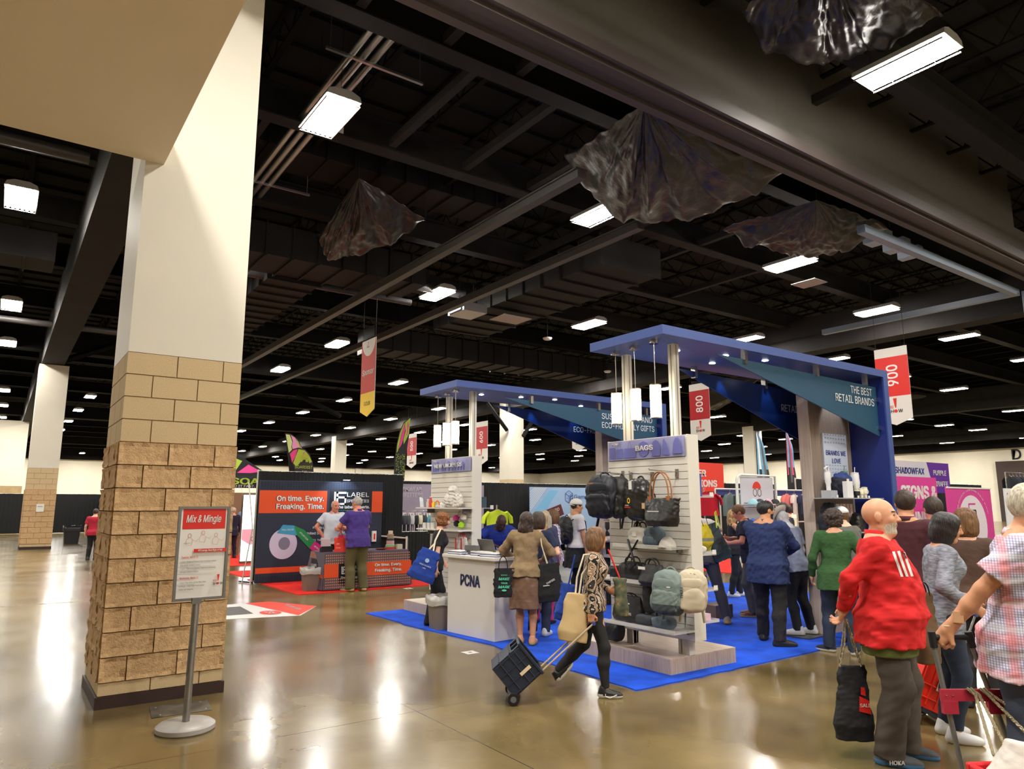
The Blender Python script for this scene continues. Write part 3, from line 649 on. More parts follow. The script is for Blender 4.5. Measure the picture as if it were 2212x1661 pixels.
for i, (s_, w__) in enumerate((('• 5 p.m.: Food, drinks and fun: Relax about', .20), ('  on the go — enjoy finger foods, snacks', .19), ('  drinks and swag too.', .11))): pn.text(s_, .035, .142-.026*i, .022, tx, align='l', width=w__, bold=.005)
def asi(p, x, y, s, m1=RED, m2=None):
    """exclamation mark over the two-line show logo"""
    p.shape('logo_mark', [(x-.055*s, y+.34*s), (x+.10*s, y+.34*s), (x+.05*s, y-.06*s), (x+.01*s, y-.06*s)], m1); p.disc('logo_dot', x+.03*s, y-.2*s, .07*s, .07*s, m1)
    p.text('ASI', x-.17*s, y-.02*s, .2*s, m1); p.text('SH', x-.17*s, y-.2*s, .27*s, m2 or INK); p.text('W', x+.22*s, y-.2*s, .27*s, m2 or INK)
asi(pn, .325, .15, .13)
# ================= CANOPY MODULES =================
CANB = mat('canopy_blue_laminate', lin(60, 80, 140), .4, spec=.4); CANL = mat('leg_deep_blue', lin(26, 42, 118), .4); TEAL = mat('teal_graphic', lin(28, 72, 100), .4); NAVY2 = mat('navy_graphic', lin(12, 42, 105), .35)
POST = mat('aluminium_post', (.60, .57, .50), .5); PSLOT = mat('post_slot_dark', (.18, .17, .16), .5)
GLOWW = mat('spot_glow', (1, 1, 1), .5, emit=22, ecol=(.85, .93, 1)); CHR = mat('chrome', (.7, .68, .66), .15, metal=1)
LETW = mat('white_lettering', (.75, .77, .8), .5)
def spot(loc, target, e, size=45, col=(.9, .95, 1), r=.03, blend=.4):
    l = bpy.data.lights.new('spot', 'SPOT'); l.energy = e; l.spot_size = math.radians(size); l.spot_blend = blend; l.color = col; l.shadow_soft_size = r
    o = bpy.data.objects.new('spot_light', l); C.objects.link(o); o.location = loc; o.rotation_euler = (Vector(target)-Vector(loc)).to_track_quat('-Z', 'Y').to_euler(); return o
def canopy(Y0, Y1, label, xr, lines, backword, k):
    t = thing('canopy_frame', label, 'canopy', (5.6, (Y0+Y1)/2, 0)); X0, X1 = 5.57, 10.22
    obj('canopy_top', MB().prism([(X0, 3.5), (X0, 3.6), (X1, 3.6), (X1, 0.012), (X1-.12, .012), (X1-.12, 3.5)], Y0, Y1, 1, 0), CANB, t)
    obj('leg_lining', MB().box(X1-.135, X1-.121, Y0+.02, Y1-.02, .012, 3.49), CANL, t)
    for yy, lab in ((Y0+.26, None), (Y0+1.0, None)):
        x = 6.02; p = obj('post', MB().box(x, x+.085, yy, yy+.085, .17, 3.5), POST, t)
        for (a, b, c, d) in ((x-.002, x, yy+.036, yy+.049), (x+.036, x+.049, yy-.002, yy)): obj('slot', MB().box(a, b, c, d, .18, 3.49), PSLOT, p)
    # hanging triangles
    tf = obj('triangle_panel', MB().prism([(6.55, 3.42), (10.06, 3.36), (10.06, 2.66)], Y0+.10, Y0+.115, 1), TEAL, t)
    tb = obj('triangle_panel', MB().prism([(6.95, 3.44), (10.06, 3.36), (10.06, 2.5)], Y1-.12, Y1-.105, 1), NAVY2, t)
    for x in (7.05, 8.55, 9.75): obj('bracket', MB().box(x, x+.05, Y0+.07, Y0+.13, 3.36, 3.5), CHR, t); obj('bracket', MB().box(x+.2, x+.25, Y1-.16, Y1-.09, 3.34, 3.5), CHR, t)
    for z in (3.15, 2.75): obj('bracket', MB().box(10.02, 10.1, Y0+.085, Y0+.13, z, z+.06), CHR, t)
    for i, (s, z, x, wd) in enumerate(lines): text(s, .2, (x, Y0+.10, z), (1, 0, 0), (0, 0, 1), LETW, tf, align='r', bold=.006, width=wd, lift=.004)
    for s, x, z, wd in backword: text(s, .2, (x, Y1-.12, z), (1, 0, 0), (0, 0, 1), LETW, tb, align='l', bold=.006, width=wd, lift=.004)
    for x, y in ((6.35, Y0+.5), (7.05, Y0+.35), (7.3, Y0+.75), (7.7, Y0+.25), (8.6, Y0+.6)):
        obj('downlight', MB().lathe([(.0, 0), (.032, -.004), (.04, .0)], x, y, 3.496, 14), GLOWW, t)
    for x in (7.75, 8.75): spot((x, Y1-.22, 3.48), (x+.12, Y1-.12, 2.9), 9, 50, (.6, .85, 1))
    return t
canopy(5.05, 6.2, 'taller-looking nearer blue canopy frame reading the best retail brands', 0, (('THE BEST', 3.27, 9.93, .55), ('RETAIL BRANDS', 3.13, 9.97, .98)), (('RETAIL', 9.15, 3.1, .46),), 0)
canopy(9.25, 10.42, 'farther blue canopy frame reading sustainable and eco-friendly gifts', 0, (('SUSTAINABLE AND', 3.27, 9.93, 1.28), ('ECO-FRIENDLY GIFTS', 3.11, 9.98, 1.33)), (('ECO-FRIENDLY', 8.8, 3.12, .95),), 1)
def plinth(x0, x1, y0, y1, label):
    WD = ramp_mat('pale_wood_laminate', [(.3, lin(168, 146, 128)), (.55, lin(188, 168, 150)), (.8, lin(205, 188, 172))], .45, 3., (30, 30, 1.2), det=5)
    WT = ramp_mat('pale_wood_top', [(.3, lin(176, 156, 138)), (.55, lin(200, 182, 162)), (.8, lin(214, 198, 182))], .4, 3., (26, 1.1, 10), det=5)
    t = thing('display_plinth', label, 'plinth', ((x0+x1)/2, (y0+y1)/2, .012)); 
    obj('plinth_box', MB().box(x0, x1, y0, y1, .012, .158), WD, t); obj('plinth_top', MB().box(x0, x1, y0, y1, .158, .17), WT, t); return t
plinth(5.72, 6.76, 5.24, 6.85, 'pale wood plinth under the BAGS slat wall')
plinth(5.62, 6.66, 9.35, 10.92, 'pale wood plinth under the NEW UNDER $5 slat wall')
SLAT = mat('cream_slat_board', (.66, .63, .57), .4); GROO = mat('slat_groove', (.3, .28, .25), .6); SIGNB = mat('sign_lilac', lin(140, 142, 186), .45, var=.08, vscale=6); SILH = mat('sign_indigo', lin(98, 100, 168), .45)
def slatwall(Y0, Y1, label, title, sil, zb=.335):
    t = thing('slat_wall', label, 'display wall', (5.98, (Y0+Y1)/2, .17)); X0, X1 = 5.93, 6.1; ZT = 2.455
    obj('core_panel', MB().box(X0+.016, X1, Y0+.0, Y1, zb, ZT), SLAT, t)
    for y in (Y0-.012, Y1): obj('end_cap', MB().box(X0, X1+.004, y, y+.012, zb, ZT+.002), SLAT, t)
    z = 2.215; p_ = .0785
    while z > zb+.03:
        lo = max(z-p_+.006, zb); obj('slat', MB().box(X0, X0+.016, Y0, Y1, lo, z), SLAT, t)
        obj('groove', MB().box(X0+.010, X0+.0165, Y0, Y1, lo-.006, lo), GROO, t) if lo > zb else None
        z -= p_
    for y in (Y0+.13, Y1-.25): obj('foot_post', MB().box(6.0, 6.09, y, y+.09, .17, zb), POST, t)
    h = thing('sign_holder', None, None); C.objects.unlink(h); bpy.data.objects.remove(h)
    sg = obj('header_sign', MB().box(X0-.012, X0, Y0+.02, Y1-.01, 2.225, 2.445), SIGNB, t)
    p = Panel((X0-.012, Y1-.01, 2.225), (0, -1, 0), (0, 0, 1), sg); Wd = Y1-Y0-.03
    p.text('PCNA', .12, .19, .05, WHT, bold=.04, width=.11)
    if sil:
        p.rect('bag_silhouette', .02, .12, .02, .15, SILH); p.rect('bag_silhouette', .14, .25, .02, .13, SILH); p.rect('bag_silhouette', .27, .46, .02, .13, SILH)
        p.disc('bag_silhouette', .58, .11, .09, .09, SILH, n=8)
        for x in (.195, .365): p.line('bag_silhouette', [(x-.03, .13), (x-.015, .19), (x, .205), (x+.015, .19), (x+.03, .13)], .005, SILH)
        p.shape('bag_silhouette', [(.71, .02), (.83, .02), (.84, .13), (.81, .18), (.77, .2), (.73, .18), (.7, .13)], SILH); p.shape('bag_silhouette', [(.86, .03), (.97, .02), (.93, .15), (.9, .2), (.88, .19)], SILH); p.shape('bag_silhouette', [(1.01, .03), (1.15, .03), (1.13, .15), (1.1, .2), (1.06, .2), (1.03, .15)], SILH)
        p.text(title, .6, .12, .105, WHT, bold=.035, width=.27)
    else:
        for k, x in enumerate((.05, .12, .2, .34, .42, .55, .66, .74, .83, .92, 1.0)): p.rect('bag_silhouette', x, x+.05, .03, .12+.06*((k*7) % 3)/2, SILH)
        p.text(title, .56, .11, .115, WHT, bold=.035, width=.86)
    return t
slatwall(5.10, 6.30, 'cream slat wall headed BAGS on the nearer plinth', 'BAGS', True)
slatwall(9.36, 10.62, 'cream slat wall headed NEW UNDER $5 behind the white counter', 'NEW UNDER $5', False)
# pendants
PGL = mat('pendant_glow', (1, .9, .75), .4, emit=26, ecol=(1, .86, .66)); PCL = mat('clear_acrylic', (.9, .88, .85), .12, alpha=.35)
pl_ = 0
for cy, nm in ((0, 'nearer'), (4.2, 'farther')):
    for i, (x, y, zt) in enumerate(((5.72, 5.32, 3.0), (5.76, 5.66, 3.005), (5.79, 6.0, 3.0))):
        y += cy; z1 = zt; z0 = z1-.37
        t = thing('pendant_lamp', 'glowing cylinder pendant lamp, %s of three under the %s canopy' % (('rightmost', 'middle', 'leftmost')[i], nm), 'pendant lamp', (x, y, z0))
        obj('ceiling_rose', MB().lathe([(.055, 0), (.055, .045)], x, y, 3.455, 20), CHR, t, smooth='auto'); obj('cord', MB().tube([(x, y, z1-.02), (x, y, 3.46)], .005, 6), CHR, t)
        obj('glow_tube', MB().lathe([(.042, 0), (.052, .08), (.052, .2), (.047, .28)], x, y, z0+.05, 18), PGL, t, smooth='auto')
        obj('acrylic_shade', MB().lathe([(.062, 0), (.062, z1-z0)], x, y, z0, 20), PCL, t, smooth='auto')
        for z in (z0+.004, z1-.004): obj('shade_rim', MB().lathe([(.058, -.004), (.064, -.004), (.064, .004), (.058, .004)], x, y, z, 20), CHR, t)
# ================= WOOD DISPLAY COLUMN =================
for cy, lb in ((0, 'tall grey-brown wood display column with a brands poster at the canopy leg'), (4.2, 'farther grey wood display column behind the BAGS slat wall')):
    dc = thing('display_column', lb, 'display column', (9.56, 5.68+cy, .012))
    WDC = ramp_mat('greige_wood_laminate', [(.3, lin(128, 112, 104)), (.55, lin(150, 134, 124)), (.8, lin(172, 156, 146))], .5, 3., (34, 34, .8), det=5)
    WDL = ramp_mat('greige_wood_light', [(.3, lin(176, 158, 146)), (.55, lin(196, 178, 164)), (.8, lin(208, 192, 178))], .5, 3., (34, 34, .8), det=5)
    obj('column_body', MB().box(9.06, 10.08, 5.60+cy, 5.76+cy, .012, 3.45), WDC, dc); obj('column_edge', MB().box(9.045, 9.06, 5.595+cy, 5.765+cy, .012, 3.45), WDL, dc)
    if cy == 0:
        sg = obj('poster', MB().box(9.33, 9.93, 5.575, 5.599, 2.05, 2.70), mat('poster_cool_white', (.62, .68, .82), .4), dc)
        p = Panel((9.33, 5.575, 2.05), (1, 0, 0), (0, 0, 1), sg); NB = mat('poster_blue_ink', lin(35, 55, 150), .5); LB_ = mat('pale_grey_blue', lin(150, 165, 195), .5)
        p.text('BRANDS WE', .30, .38, .13, NB, width=.50, bold=.008); p.text('LOVE', .30, .27, .13, NB, width=.22, bold=.008)
        for i in range(8):
            for j in range(3): 
                yy = (.63, .58, .52)[j]; p.rect('tiny_logo', .04+i*.068, .075+i*.068, yy, yy+.015, LB_, .003)
                yy = (.2, .15, .1)[j]; p.rect('tiny_logo', .04+i*.068, .075+i*.068, yy, yy+.012, LB_, .003)
        spot((9.62, 5.33, 3.47), (9.62, 5.6, 2.8), 22, 55)
def shelf(name, label, x0, x1, y0, y1, z, m=None, th=.012, loc=None, brk=True):
    t = thing(name, label, 'shelf', ((x0+x1)/2, (y0+y1)/2, z)); obj('shelf_board', MB().box(x0, x1, y0, y1, z-th, z), m or mat('clear_shelf', (.62, .64, .66), .1, alpha=.75), t); return t
shelf('display_shelf', 'grey upper shelf of bottles on the wood display column', 8.78, 10.03, 5.15, 5.595, 1.80, mat('grey_shelf', (.35, .37, .4), .25))
shelf('display_shelf', 'lower dark shelf of bags on the wood display column', 9.1, 10.05, 5.16, 5.595, 1.35, MATS['grey_shelf'])
# ================= WHITE COUNTER =================
ct = thing('reception_counter', 'white lettered counter between the two plinths', 'counter', (5.35, 8.2, .012))
CW = mat('white_counter_laminate', (.66, .63, .6), .35)
# footprint: front face from (5.13,8.72) to (5.24,7.74)
e0, e1 = Vector((5.15, 8.72, 0)), Vector((5.25, 7.72, 0)); u_ = (e1-e0).normalized(); n_ = Vector((-u_.y, u_.x, 0)); n_ = n_ if n_.x > 0 else -n_
fp_ = [e0, e1, e1+n_*.42, e0+n_*.42]; obj('counter_body', MB().prism([(p.x, p.y) for p in fp_], .012, 1.0), CW, ct, bevel=.006)
g_ = .06; tp_ = [e0-u_*g_-n_*g_, e1+u_*g_-n_*g_, e1+u_*g_+n_*.5, e0-u_*g_+n_*.5]; obj('counter_top', MB().prism([(p.x, p.y) for p in tp_], 1.0, 1.045), CW, ct, bevel=.008)
text('PCNA', .27, e0+u_*.5+Vector((0, 0, .72)), u_, (0, 0, 1), mat('navy_ink', lin(28, 38, 80), .5), ct, bold=.045, width=.42, lift=.003)
def oncounter(u, v, z=1.045): p = e0+u_*u+n_*v; return (p.x, p.y, z)
# ================= LABEL BOOTH =================
DNAVY = mat('booth_navy_fabric', lin(38, 44, 62), .75); DOTN = mat('booth_dot_navy', lin(24, 28, 44), .75); ORG = mat('booth_orange', lin(222, 78, 28), .6); LGLO = mat('lens_glow', (1, 1, 1), .5, emit=30, ecol=(.75, .87, 1))
bd = thing('booth_backdrop', 'navy and orange fabric backdrop reading On time Every Freaking Time', 'backdrop', (6.2, 16.2, .012))
obj('fabric_panel', MB().box(4.73, 7.69, 16.2, 16.26, .02, 2.24), DNAVY, bd, bevel=.01)
p = Panel((4.73, 16.2, .02), (1, 0, 0), (0, 0, 1), bd)
p.rect('orange_band', .0, 1.55, 1.50, 2.0, ORG, .002); p.rect('orange_band', 2.55, 2.96, 1.5, 2.0, ORG, .002); p.rect('orange_stripe', 0, 2.96, .2, .32, ORG, .002)
mb = MB()
for j in range(4):
    for i in range(46): mb.box(4.76+i*.064, 4.79+i*.064, 16.196, 16.1995, 2.06+j*.042, 2.08+j*.042)
for j in range(3):
    for i in range(46): mb.box(4.76+i*.064, 4.79+i*.064, 16.196, 16.1995, .05+j*.042, .07+j*.042)
o = obj('dot_grid', mb, DOTN, bd); o['kind'] = 'stuff'
WOUT = mat('letter_white', (.8, .8, .8), .5)
for nm, m_, bo, dd in (('lettering_outline', INK, .05, .004), ('lettering', WOUT, .028, .007)):
    p.text('On time. Every.', .93, 1.81, .22, m_, dd, bold=bo, width=1.1+(.03 if bo > .04 else 0), name=nm); p.text('Freaking. Time.', .93, 1.63, .22, m_, dd, bold=bo, width=1.1+(.03 if bo > .04 else 0), name=nm)
sg = p.rect('logo_panel', 1.62, 2.68, 1.52, 2.04, mat('logo_black', (.012, .013, .02), .4), .004)
def ls_mark(p, x, y, s, m, d):
    for a in ([(0, 0), (.14, 0), (.14, 1), (0, 1)], [(0, 0), (.5, 0), (.5, .14), (0, .14)], [(.2, .24), (.34, .24), (.34, 1), (.2, 1)], [(.2, .86), (1, .86), (1, 1), (.2, 1)], [(.2, .5), (1, .5), (1, .64), (.2, .64)], [(.86, 0), (1, 0), (1, .64), (.86, .64)], [(.45, 0), (1, 0), (1, .14), (.45, .14)]):
        p.shape('logo_stroke', [(x+q[0]*s, y+q[1]*s) for q in a], m, d)
ls_mark(p, 1.72, 1.68, .3, WOUT, .007)
p.text('LABEL', 2.32, 1.92, .2, WOUT, .007, width=.56, bold=0); p.text('SPECIALTIES', 2.32, 1.77, .13, WOUT, .007, width=.56, bold=0); p.text('The label experts.', 2.2, 1.62, .13, WOUT, .007, width=.85, bold=.02)
for k, c in enumerate(((30, 130, 160), (60, 160, 60), (240, 200, 30), (235, 110, 20))): p.rect('logo_bar', 1.8+k*.2, 2.0+k*.2, 1.545, 1.555, mat('bar%d' % k, lin(*c), .5), .008)
p.text('Proudly printed in the', 1.55, 1.16, .09, WOUT, .004, width=.62); p.text('United States since 1984', 1.55, 1.04, .11, WOUT, .004, width=.95); p.text('2501 Technology Drive', 1.55, .88, .08, WOUT, .004, width=.8)
ROLL = mat('paper_roll', lin(200, 190, 215), .5)
p.disc('roll_face', .58, .82, .31, .33, ROLL, .004, n=32); p.disc('roll_core', .6, .83, .13, .14, mat('roll_core', lin(120, 115, 135), .6), .006, n=24)
for k, (q, c, s) in enumerate((([(.42, 1.06), (.88, 1.0), (.8, 1.22), (.55, 1.24)], (60, 150, 190), 'FULL COLOR'), ([(.88, 1.0), (1.18, .7), (1.3, .86), (1.04, 1.12), (.8, 1.22)], (35, 130, 70), 'UP TO 4 SPOT COLORS'), ([(1.18, .7), (1.5, .5), (1.62, .66), (1.3, .86)], (200, 40, 120), 'METALLIC INKS'))):
    p.shape('label_strip', q, mat('strip%d' % k, lin(*c), .5), .008); x = sum(a for a, b in q)/len(q); y = sum(b for a, b in q)/len(q); p.text(s, x, y, .07, WOUT, .010, width=.26, rot=(.0, -.75, -.6)[k])
ar = thing('display_arm_light', 'small arm light glowing over the label booth backdrop', 'spotlight', (6.62, 16.1, 2.24)); obj('lamp_arm', MB().tube([(6.62, 16.23, 2.22), (6.62, 15.9, 2.3)], .008, 6), BLK2, ar); obj('lamp_head', MB().box(6.54, 6.7, 15.86, 15.93, 2.27, 2.31), BLK2, ar); obj('lamp_lens', MB().box(6.55, 6.69, 15.865, 15.925, 2.264, 2.27), LGLO, ar)
spot((6.62, 15.88, 2.25), (6.6, 16.2, 2.0), 26, 120, (.65, .82, 1))
# frame legs behind the backdrop
fr = thing('backdrop_frame', 'white pop-up poles leaning at the left edge of the label backdrop', 'frame', (4.7, 16.5, 0)); WP = mat('white_pole', (.7, .68, .64), .35)
for a, b in (((4.68, 16.35, 0), (4.72, 16.4, 2.24)), ((4.6, 16.7, 0), (4.66, 16.35, 1.2)), ((4.66, 16.35, 1.2), (4.62, 16.7, 2.2))): obj('frame_pole', MB().tube([a, b], .014, 8), WP, fr)
for a, b in (((4.75, 16.4, .02), (4.58, 16.85, .02)),): obj('frame_foot', MB().tube([a, b], .016, 8), BLK2, fr)
# drapes
DRP = mat('black_drape', (.010, .010, .011), .85); 
def drape(label, a, b, z1, m=DRP, z0=.03, fold=.09, amp=.03, poles=True, group=None):
    t = thing('drape', label, 'drape', (a[0], a[1], 0), 0, group); d = Vector((b[0]-a[0], b[1]-a[1], 0)); L = d.length; d.normalize(); n = Vector((-d.y, d.x, 0)); N_ = max(4, int(L/fold*3)); N_ = min(N_, 700); r = random.Random(int(L*100)); rows = [[], []]; ph = 0
    for k in range(N_+1):
        s = L*k/N_; ph += 2*math.pi/3*(.8+.4*r.random()); o_ = amp*math.sin(ph); p0 = Vector((a[0], a[1], 0))+d*s+n*o_
        rows[0].append((p0.x, p0.y, z0)); p1 = Vector((a[0], a[1], 0))+d*s+n*o_*.7; rows[1].append((p1.x, p1.y, z1+.012*r.random()))
    obj('cloth', MB().grid(rows), m, t, smooth=True)
    if poles:
        k = 0
        while k*3.05 <= L+.1:
            p0 = Vector((a[0], a[1], 0))+d*min(k*3.05, L)+n*.05; obj('upright_pole', MB().tube([(p0.x, p0.y, 0), (p0.x, p0.y, z1+.04)], .024, 8), POST, t); k += 1
        q = Vector((a[0], a[1], z1))+n*.05; q2 = Vector((b[0], b[1], z1))+n*.05; obj('cross_rail', MB().tube([q, q2], .02, 8), POST, t)
    return t
drape('black pipe drape right behind the label booth backdrop', (4.85, 16.75), (8.6, 16.9), 2.46)
drape('long black drape behind the workwear and game banners', (9.6, 20.75), (22, 20.75), 2.44)
drape('low black side drape right of the label booth table', (7.75, 14.9), (7.75, 16.7), .95)
drape('low black drape below the rack of shirts', (8.15, 16.9), (10.7, 16.9), 1.0)
drape('long black drape across the far left of the hall', (-15.5, 51), (5.6, 51), 2.3, fold=.2)
drape('black drape receding behind the near column', (5.6, 51), (5.9, 36), 2.3, fold=.2)
drape('black drape left of the hat rack booth', (15, 16.4), (24, 16.4), 2.44)
drape('dark drape behind the magenta booths', (20.6, 13.3), (34, 13.3), 2.5)
drape('tall dark drape at the far right booths', (28, 9.5), (36, 8.2), 2.9)
# banners behind
ww = thing('wall_banner', 'grey and green workwear banner behind the clothes rack', 'banner', (11, 20.4, 0)); obj('banner_cloth', MB().box(9.6, 13.4, 20.38, 20.4, .6, 2.34), mat('lilac_grey_print', lin(142, 132, 152), .7, var=.12, vscale=1.6), ww)
p = Panel((9.6, 20.38, .6), (1, 0, 0), (0, 0, 1), ww); p.shape('green_print', [(0, .85), (.45, .85), (.6, 1.74), (0, 1.74)], mat('moss_green', lin(120, 140, 60), .7, var=.2, vscale=3)); p.disc('logo_ring', .14, 1.5, .2, .22, WHT, r0=.8); p.text('W', .14, 1.5, .34, WHT, bold=.04)
p.text('WORKWEAR', .95, 1.58, .25, mat('banner_pale', lin(190, 185, 195), .6), width=.95, bold=.01); p.text('OUTFITTERS', .98, 1.4, .25, MATS['banner_pale'], width=1.0, bold=.0); p.rect('dark_band', 0, .6, .62, .96, DNAVY); p.text('WE ARE THE UNIFORM.', 1.35, .76, .32, WHT, width=2.7, bold=.03)
gm = thing('wall_banner', 'light blue game banner with an outlined dice logo', 'banner', (17, 20.2, 0)); obj('banner_cloth', MB().box(15.2, 19.0, 20.2, 20.22, .3, 2.31), mat('sky_print', lin(150, 178, 214), .65, var=.08, vscale=1), gm)
p = Panel((15.2, 20.2, .3), (1, 0, 0), (0, 0, 1), gm); p.shape('blue_wedge', [(0, .95), (.9, 1.9), (1.3, 1.9), (.25, .65)], mat('mid_sky', lin(120, 178, 220), .65), .002)
for k in range(8): p.line('pale_stripe', [(.02, 1.2+.09*k), (.75-.07*k, 2.0)], .02, WHT, .004)
NI = mat('navy_line', lin(40, 56, 130), .5)
for q in ([(1.62, 1.8), (1.62, 1.55), (1.78, 1.45), (1.96, 1.55), (1.96, 1.8), (1.78, 1.9), (1.62, 1.8), (1.78, 1.7), (1.96, 1.8)], [(1.78, 1.7), (1.78, 1.45)]): p.line('dice_outline', q, .018, NI)
p.disc('dice_pip', 1.78, 1.8, .02, .012, NI); p.disc('dice_pip', 1.70, 1.62, .015, .02, NI); p.line('logo_g', [(1.97, 1.74), (1.84, 1.68), (1.84, 1.48), (1.95, 1.54), (1.95, 1.62), (1.89, 1.6)], .035, NI)
p.text('Gamepar', 2.55, 1.66, .3, NI, width=1.05, bold=.0); bx = p.shape('maroon_card', [(.7, 1.2), (1.4, 1.42), (1.55, 1.05), (.85, .8)], mat('maroon_card', lin(92, 34, 40), .5), .005); p.text('HABO', 1.12, 1.2, .2, WHT, .008, width=.42, rot=.22)
p.rect('kraft_picture', 1.85, 2.3, .95, 1.35, mat('kraft', lin(165, 148, 125), .7), .005); p.text('XOX', 2.07, 1.13, .16, WHT, .008)
# hanging aisle banners: planes of constant X, seen from -X
def aisle(label, x, y0, y1, z0, z1, num, mode=0):
    t = thing('aisle_banner', label, 'banner', (x, (y0+y1)/2, z0)); L = y1-y0; H_ = z1-z0; tip = .16*L/.85
    mbk = MB().prism([(y0, z0+tip), (y0+L/2, z0), (y1, z0+tip), (y1, z1), (y0, z1)], x, x+.012, 0); obj('banner_cloth', mbk, mat('banner_white', (.66, .63, .58), .6), t)
    p = Panel((x, y1, z0), (0, -1, 0), (0, 0, 1), t)
    for yy in (y0+.05, y1-.05): obj('hanging_wire', MB().tube([(x+.006, yy, z1), (x+.006, yy, 9.66)], .006, 4), BLK2, t)
    if mode == 1:
        p.shape('gold_field', [(0, tip), (L/2, 0), (L, tip), (L, H_*.31), (0, H_*.31)], GOLD); p.rect('red_field', 0, L, H_*.31, H_, mat('sponsor_red', lin(196, 70, 60), .6)); p.disc('white_half_disc', L/2, H_, L*.47, L*.5, MATS['banner_white'], a0=math.pi, a1=2*math.pi)
        p.text('Sponsor', L/2, H_*.57, .28, WHT, width=L*.82, shear=.25); p.text('GOLD', L/2, H_*.17, .2, INK, width=L*.42, bold=0); asi(p, L/2-.03, H_*.93, .25)
    else:
        p.rect('red_field', 0, L, H_*.37, H_*.88, RED if mode == 2 else REDD); p.text(num, L/2, H_*.64, .58 if mode != 3 else .5, WHT, rot=math.pi/2, bold=.02, sx=.8); asi(p, L*.5, H_*.24, .62*L/.85)
    return t
aisle('white, red and gold hanging banner reading Sponsor GOLD', 7.62, 16.7, 17.58, 3.95, 6.0, '', 1)
aisle('red hanging aisle banner numbered 500', 20.3, 38.3, 39.5, 3.85, 5.95, '500')
aisle('red hanging aisle banner numbered 600 behind a canopy post', 20.2, 30.4, 31.6, 3.7, 5.95, '600')
aisle('hanging aisle banner peeping under the farther blue triangle', 20.2, 22.9, 23.75, 3.95, 5.9, '700', 2)
aisle('red hanging aisle banner numbered 800 right of the pendants', 20.2, 16.25, 17.15, 3.93, 6.0, '800')
aisle('bright red hanging aisle banner numbered 900 beside the blue leg', 19.9, 9.25, 10.15, 3.85, 6.02, '900', 2)
mg = thing('hanging_sign', 'small hanging sign with white letters behind the farther wood column', 'sign', (24, 24, 3.6)); obj('sign_board', MB().box(23.98, 24.02, 23.2, 24.6, 3.5, 4.5), mat('charcoal_sign', (.03, .04, .045), .5), mg); text('TIC', .95, (23.975, 23.85, 4.1), (0, -1, 0), (0, 0, 1), WHT, mg, bold=.04, width=1.0); obj('hanging_wire', MB().tube([(24, 23.9, 4.5), (24, 23.9, 9.66)], .01, 4), BLK2, mg)
# power sessions sign (diagonal board)
ps = thing('session_sign', 'red sign board reading POWER SESSIONS above a drape', 'sign', (18.4, 16.1, 2.1)); R2 = Vector((1, 0, 0)); p = Panel((17.9, 16.05, 2.13), R2, (0, 0, 1), ps)
slab(p, 'sign_board', -.45, 2.62, 0, .98, -.04, 0, WHT); p.rect('red_field', .35, 2.62, 0, .98, mat('bright_red', lin(222, 60, 42), .5)); p.text('POWER', .5, .62, .42, WHT, width=1.2, bold=.045, align='l'); p.text('SESSIONS', .5, .28, .42, WHT, width=1.75, bold=.045, align='l'); asi(p, .0, .5, 1.15)
for x in (0.2, 2.4): obj('sign_post', MB().tube([p.P(x, 0, -.03), p.P(x, -2.13, -.03)], .03, 8), POST, ps)
# flags
def flag(label, x, y, h, w_, cols, lean, seed, tear=1):
    t = thing('feather_flag', label, 'flag', (x, y, 0)); n = 22; L = []; Rr = []
    for k in range(n+1):
        s = k/n; bulge = w_*(math.sin(math.pi*min(1, (1.0-s)*1.9+.02)/2)**.7 if s > .45 else 1); sh = lean*s*s
        L.append((x+sh+ (0 if lean >= 0 else 0), s)); Rr.append((x+sh+bulge, s))
    obj('pole', MB().tube([(x+lean*(k/n)**2, y, h*k/n+.05) for k in range(n+1)], .018, 6), BLK2, t)
    rnd = random.Random(seed); zb = h*.28
    for a in range(n):
        z0_, z1_ = zb+(h-zb)*a/n, zb+(h-zb)*(a+1)/n
        pass
    ns = 5
    if tear == 2: L = [(x-(1-k/n)*.55*w_-.12*math.sin(math.pi*k/n), k/n) for k in range(n+1)]; Rr = [(x+.10*w_*math.sin(math.pi*k/n)-.15*(1-k/n)*w_+(.5 if k < n else .1)*w_*min(1, (1-k/n)*6), k/n) for k in range(n+1)]
    if tear == 3: L = [(x-w_+(w_*1.0*(max(0, k/n-.55)/.45)**1.6), k/n) for k in range(n+1)]; Rr = [(x+lean*(k/n)**2+.05, k/n) for k in range(n+1)]
    for j in range(ns):
        mb = MB(); rows = []
        for k in range(n+1):
            xl, xr = L[k][0], Rr[k][0]; z = zb+(h-zb)*k/n; f0 = j/ns; f1 = (j+1)/ns
            wv = .03*math.sin(k*.7+seed); rows.append([(xl+(xr-xl)*f0, y+wv*f0, z), (xl+(xr-xl)*f1, y+wv*f1, z)])
        mb.grid(rows); o = obj('flag_stripe', mb, [cols[j % len(cols)], INK], t)
        o.data.polygons.foreach_set('material_index', [1 if k < n*(.45+.1*math.sin(j*2.1)) else 0 for k in range(n)])
    return t
LIME = mat('lime_print', lin(178, 205, 70), .6); PNK = mat('pink_print', lin(235, 75, 150), .6); PALP = mat('pale_pink_print', lin(238, 150, 195), .6)
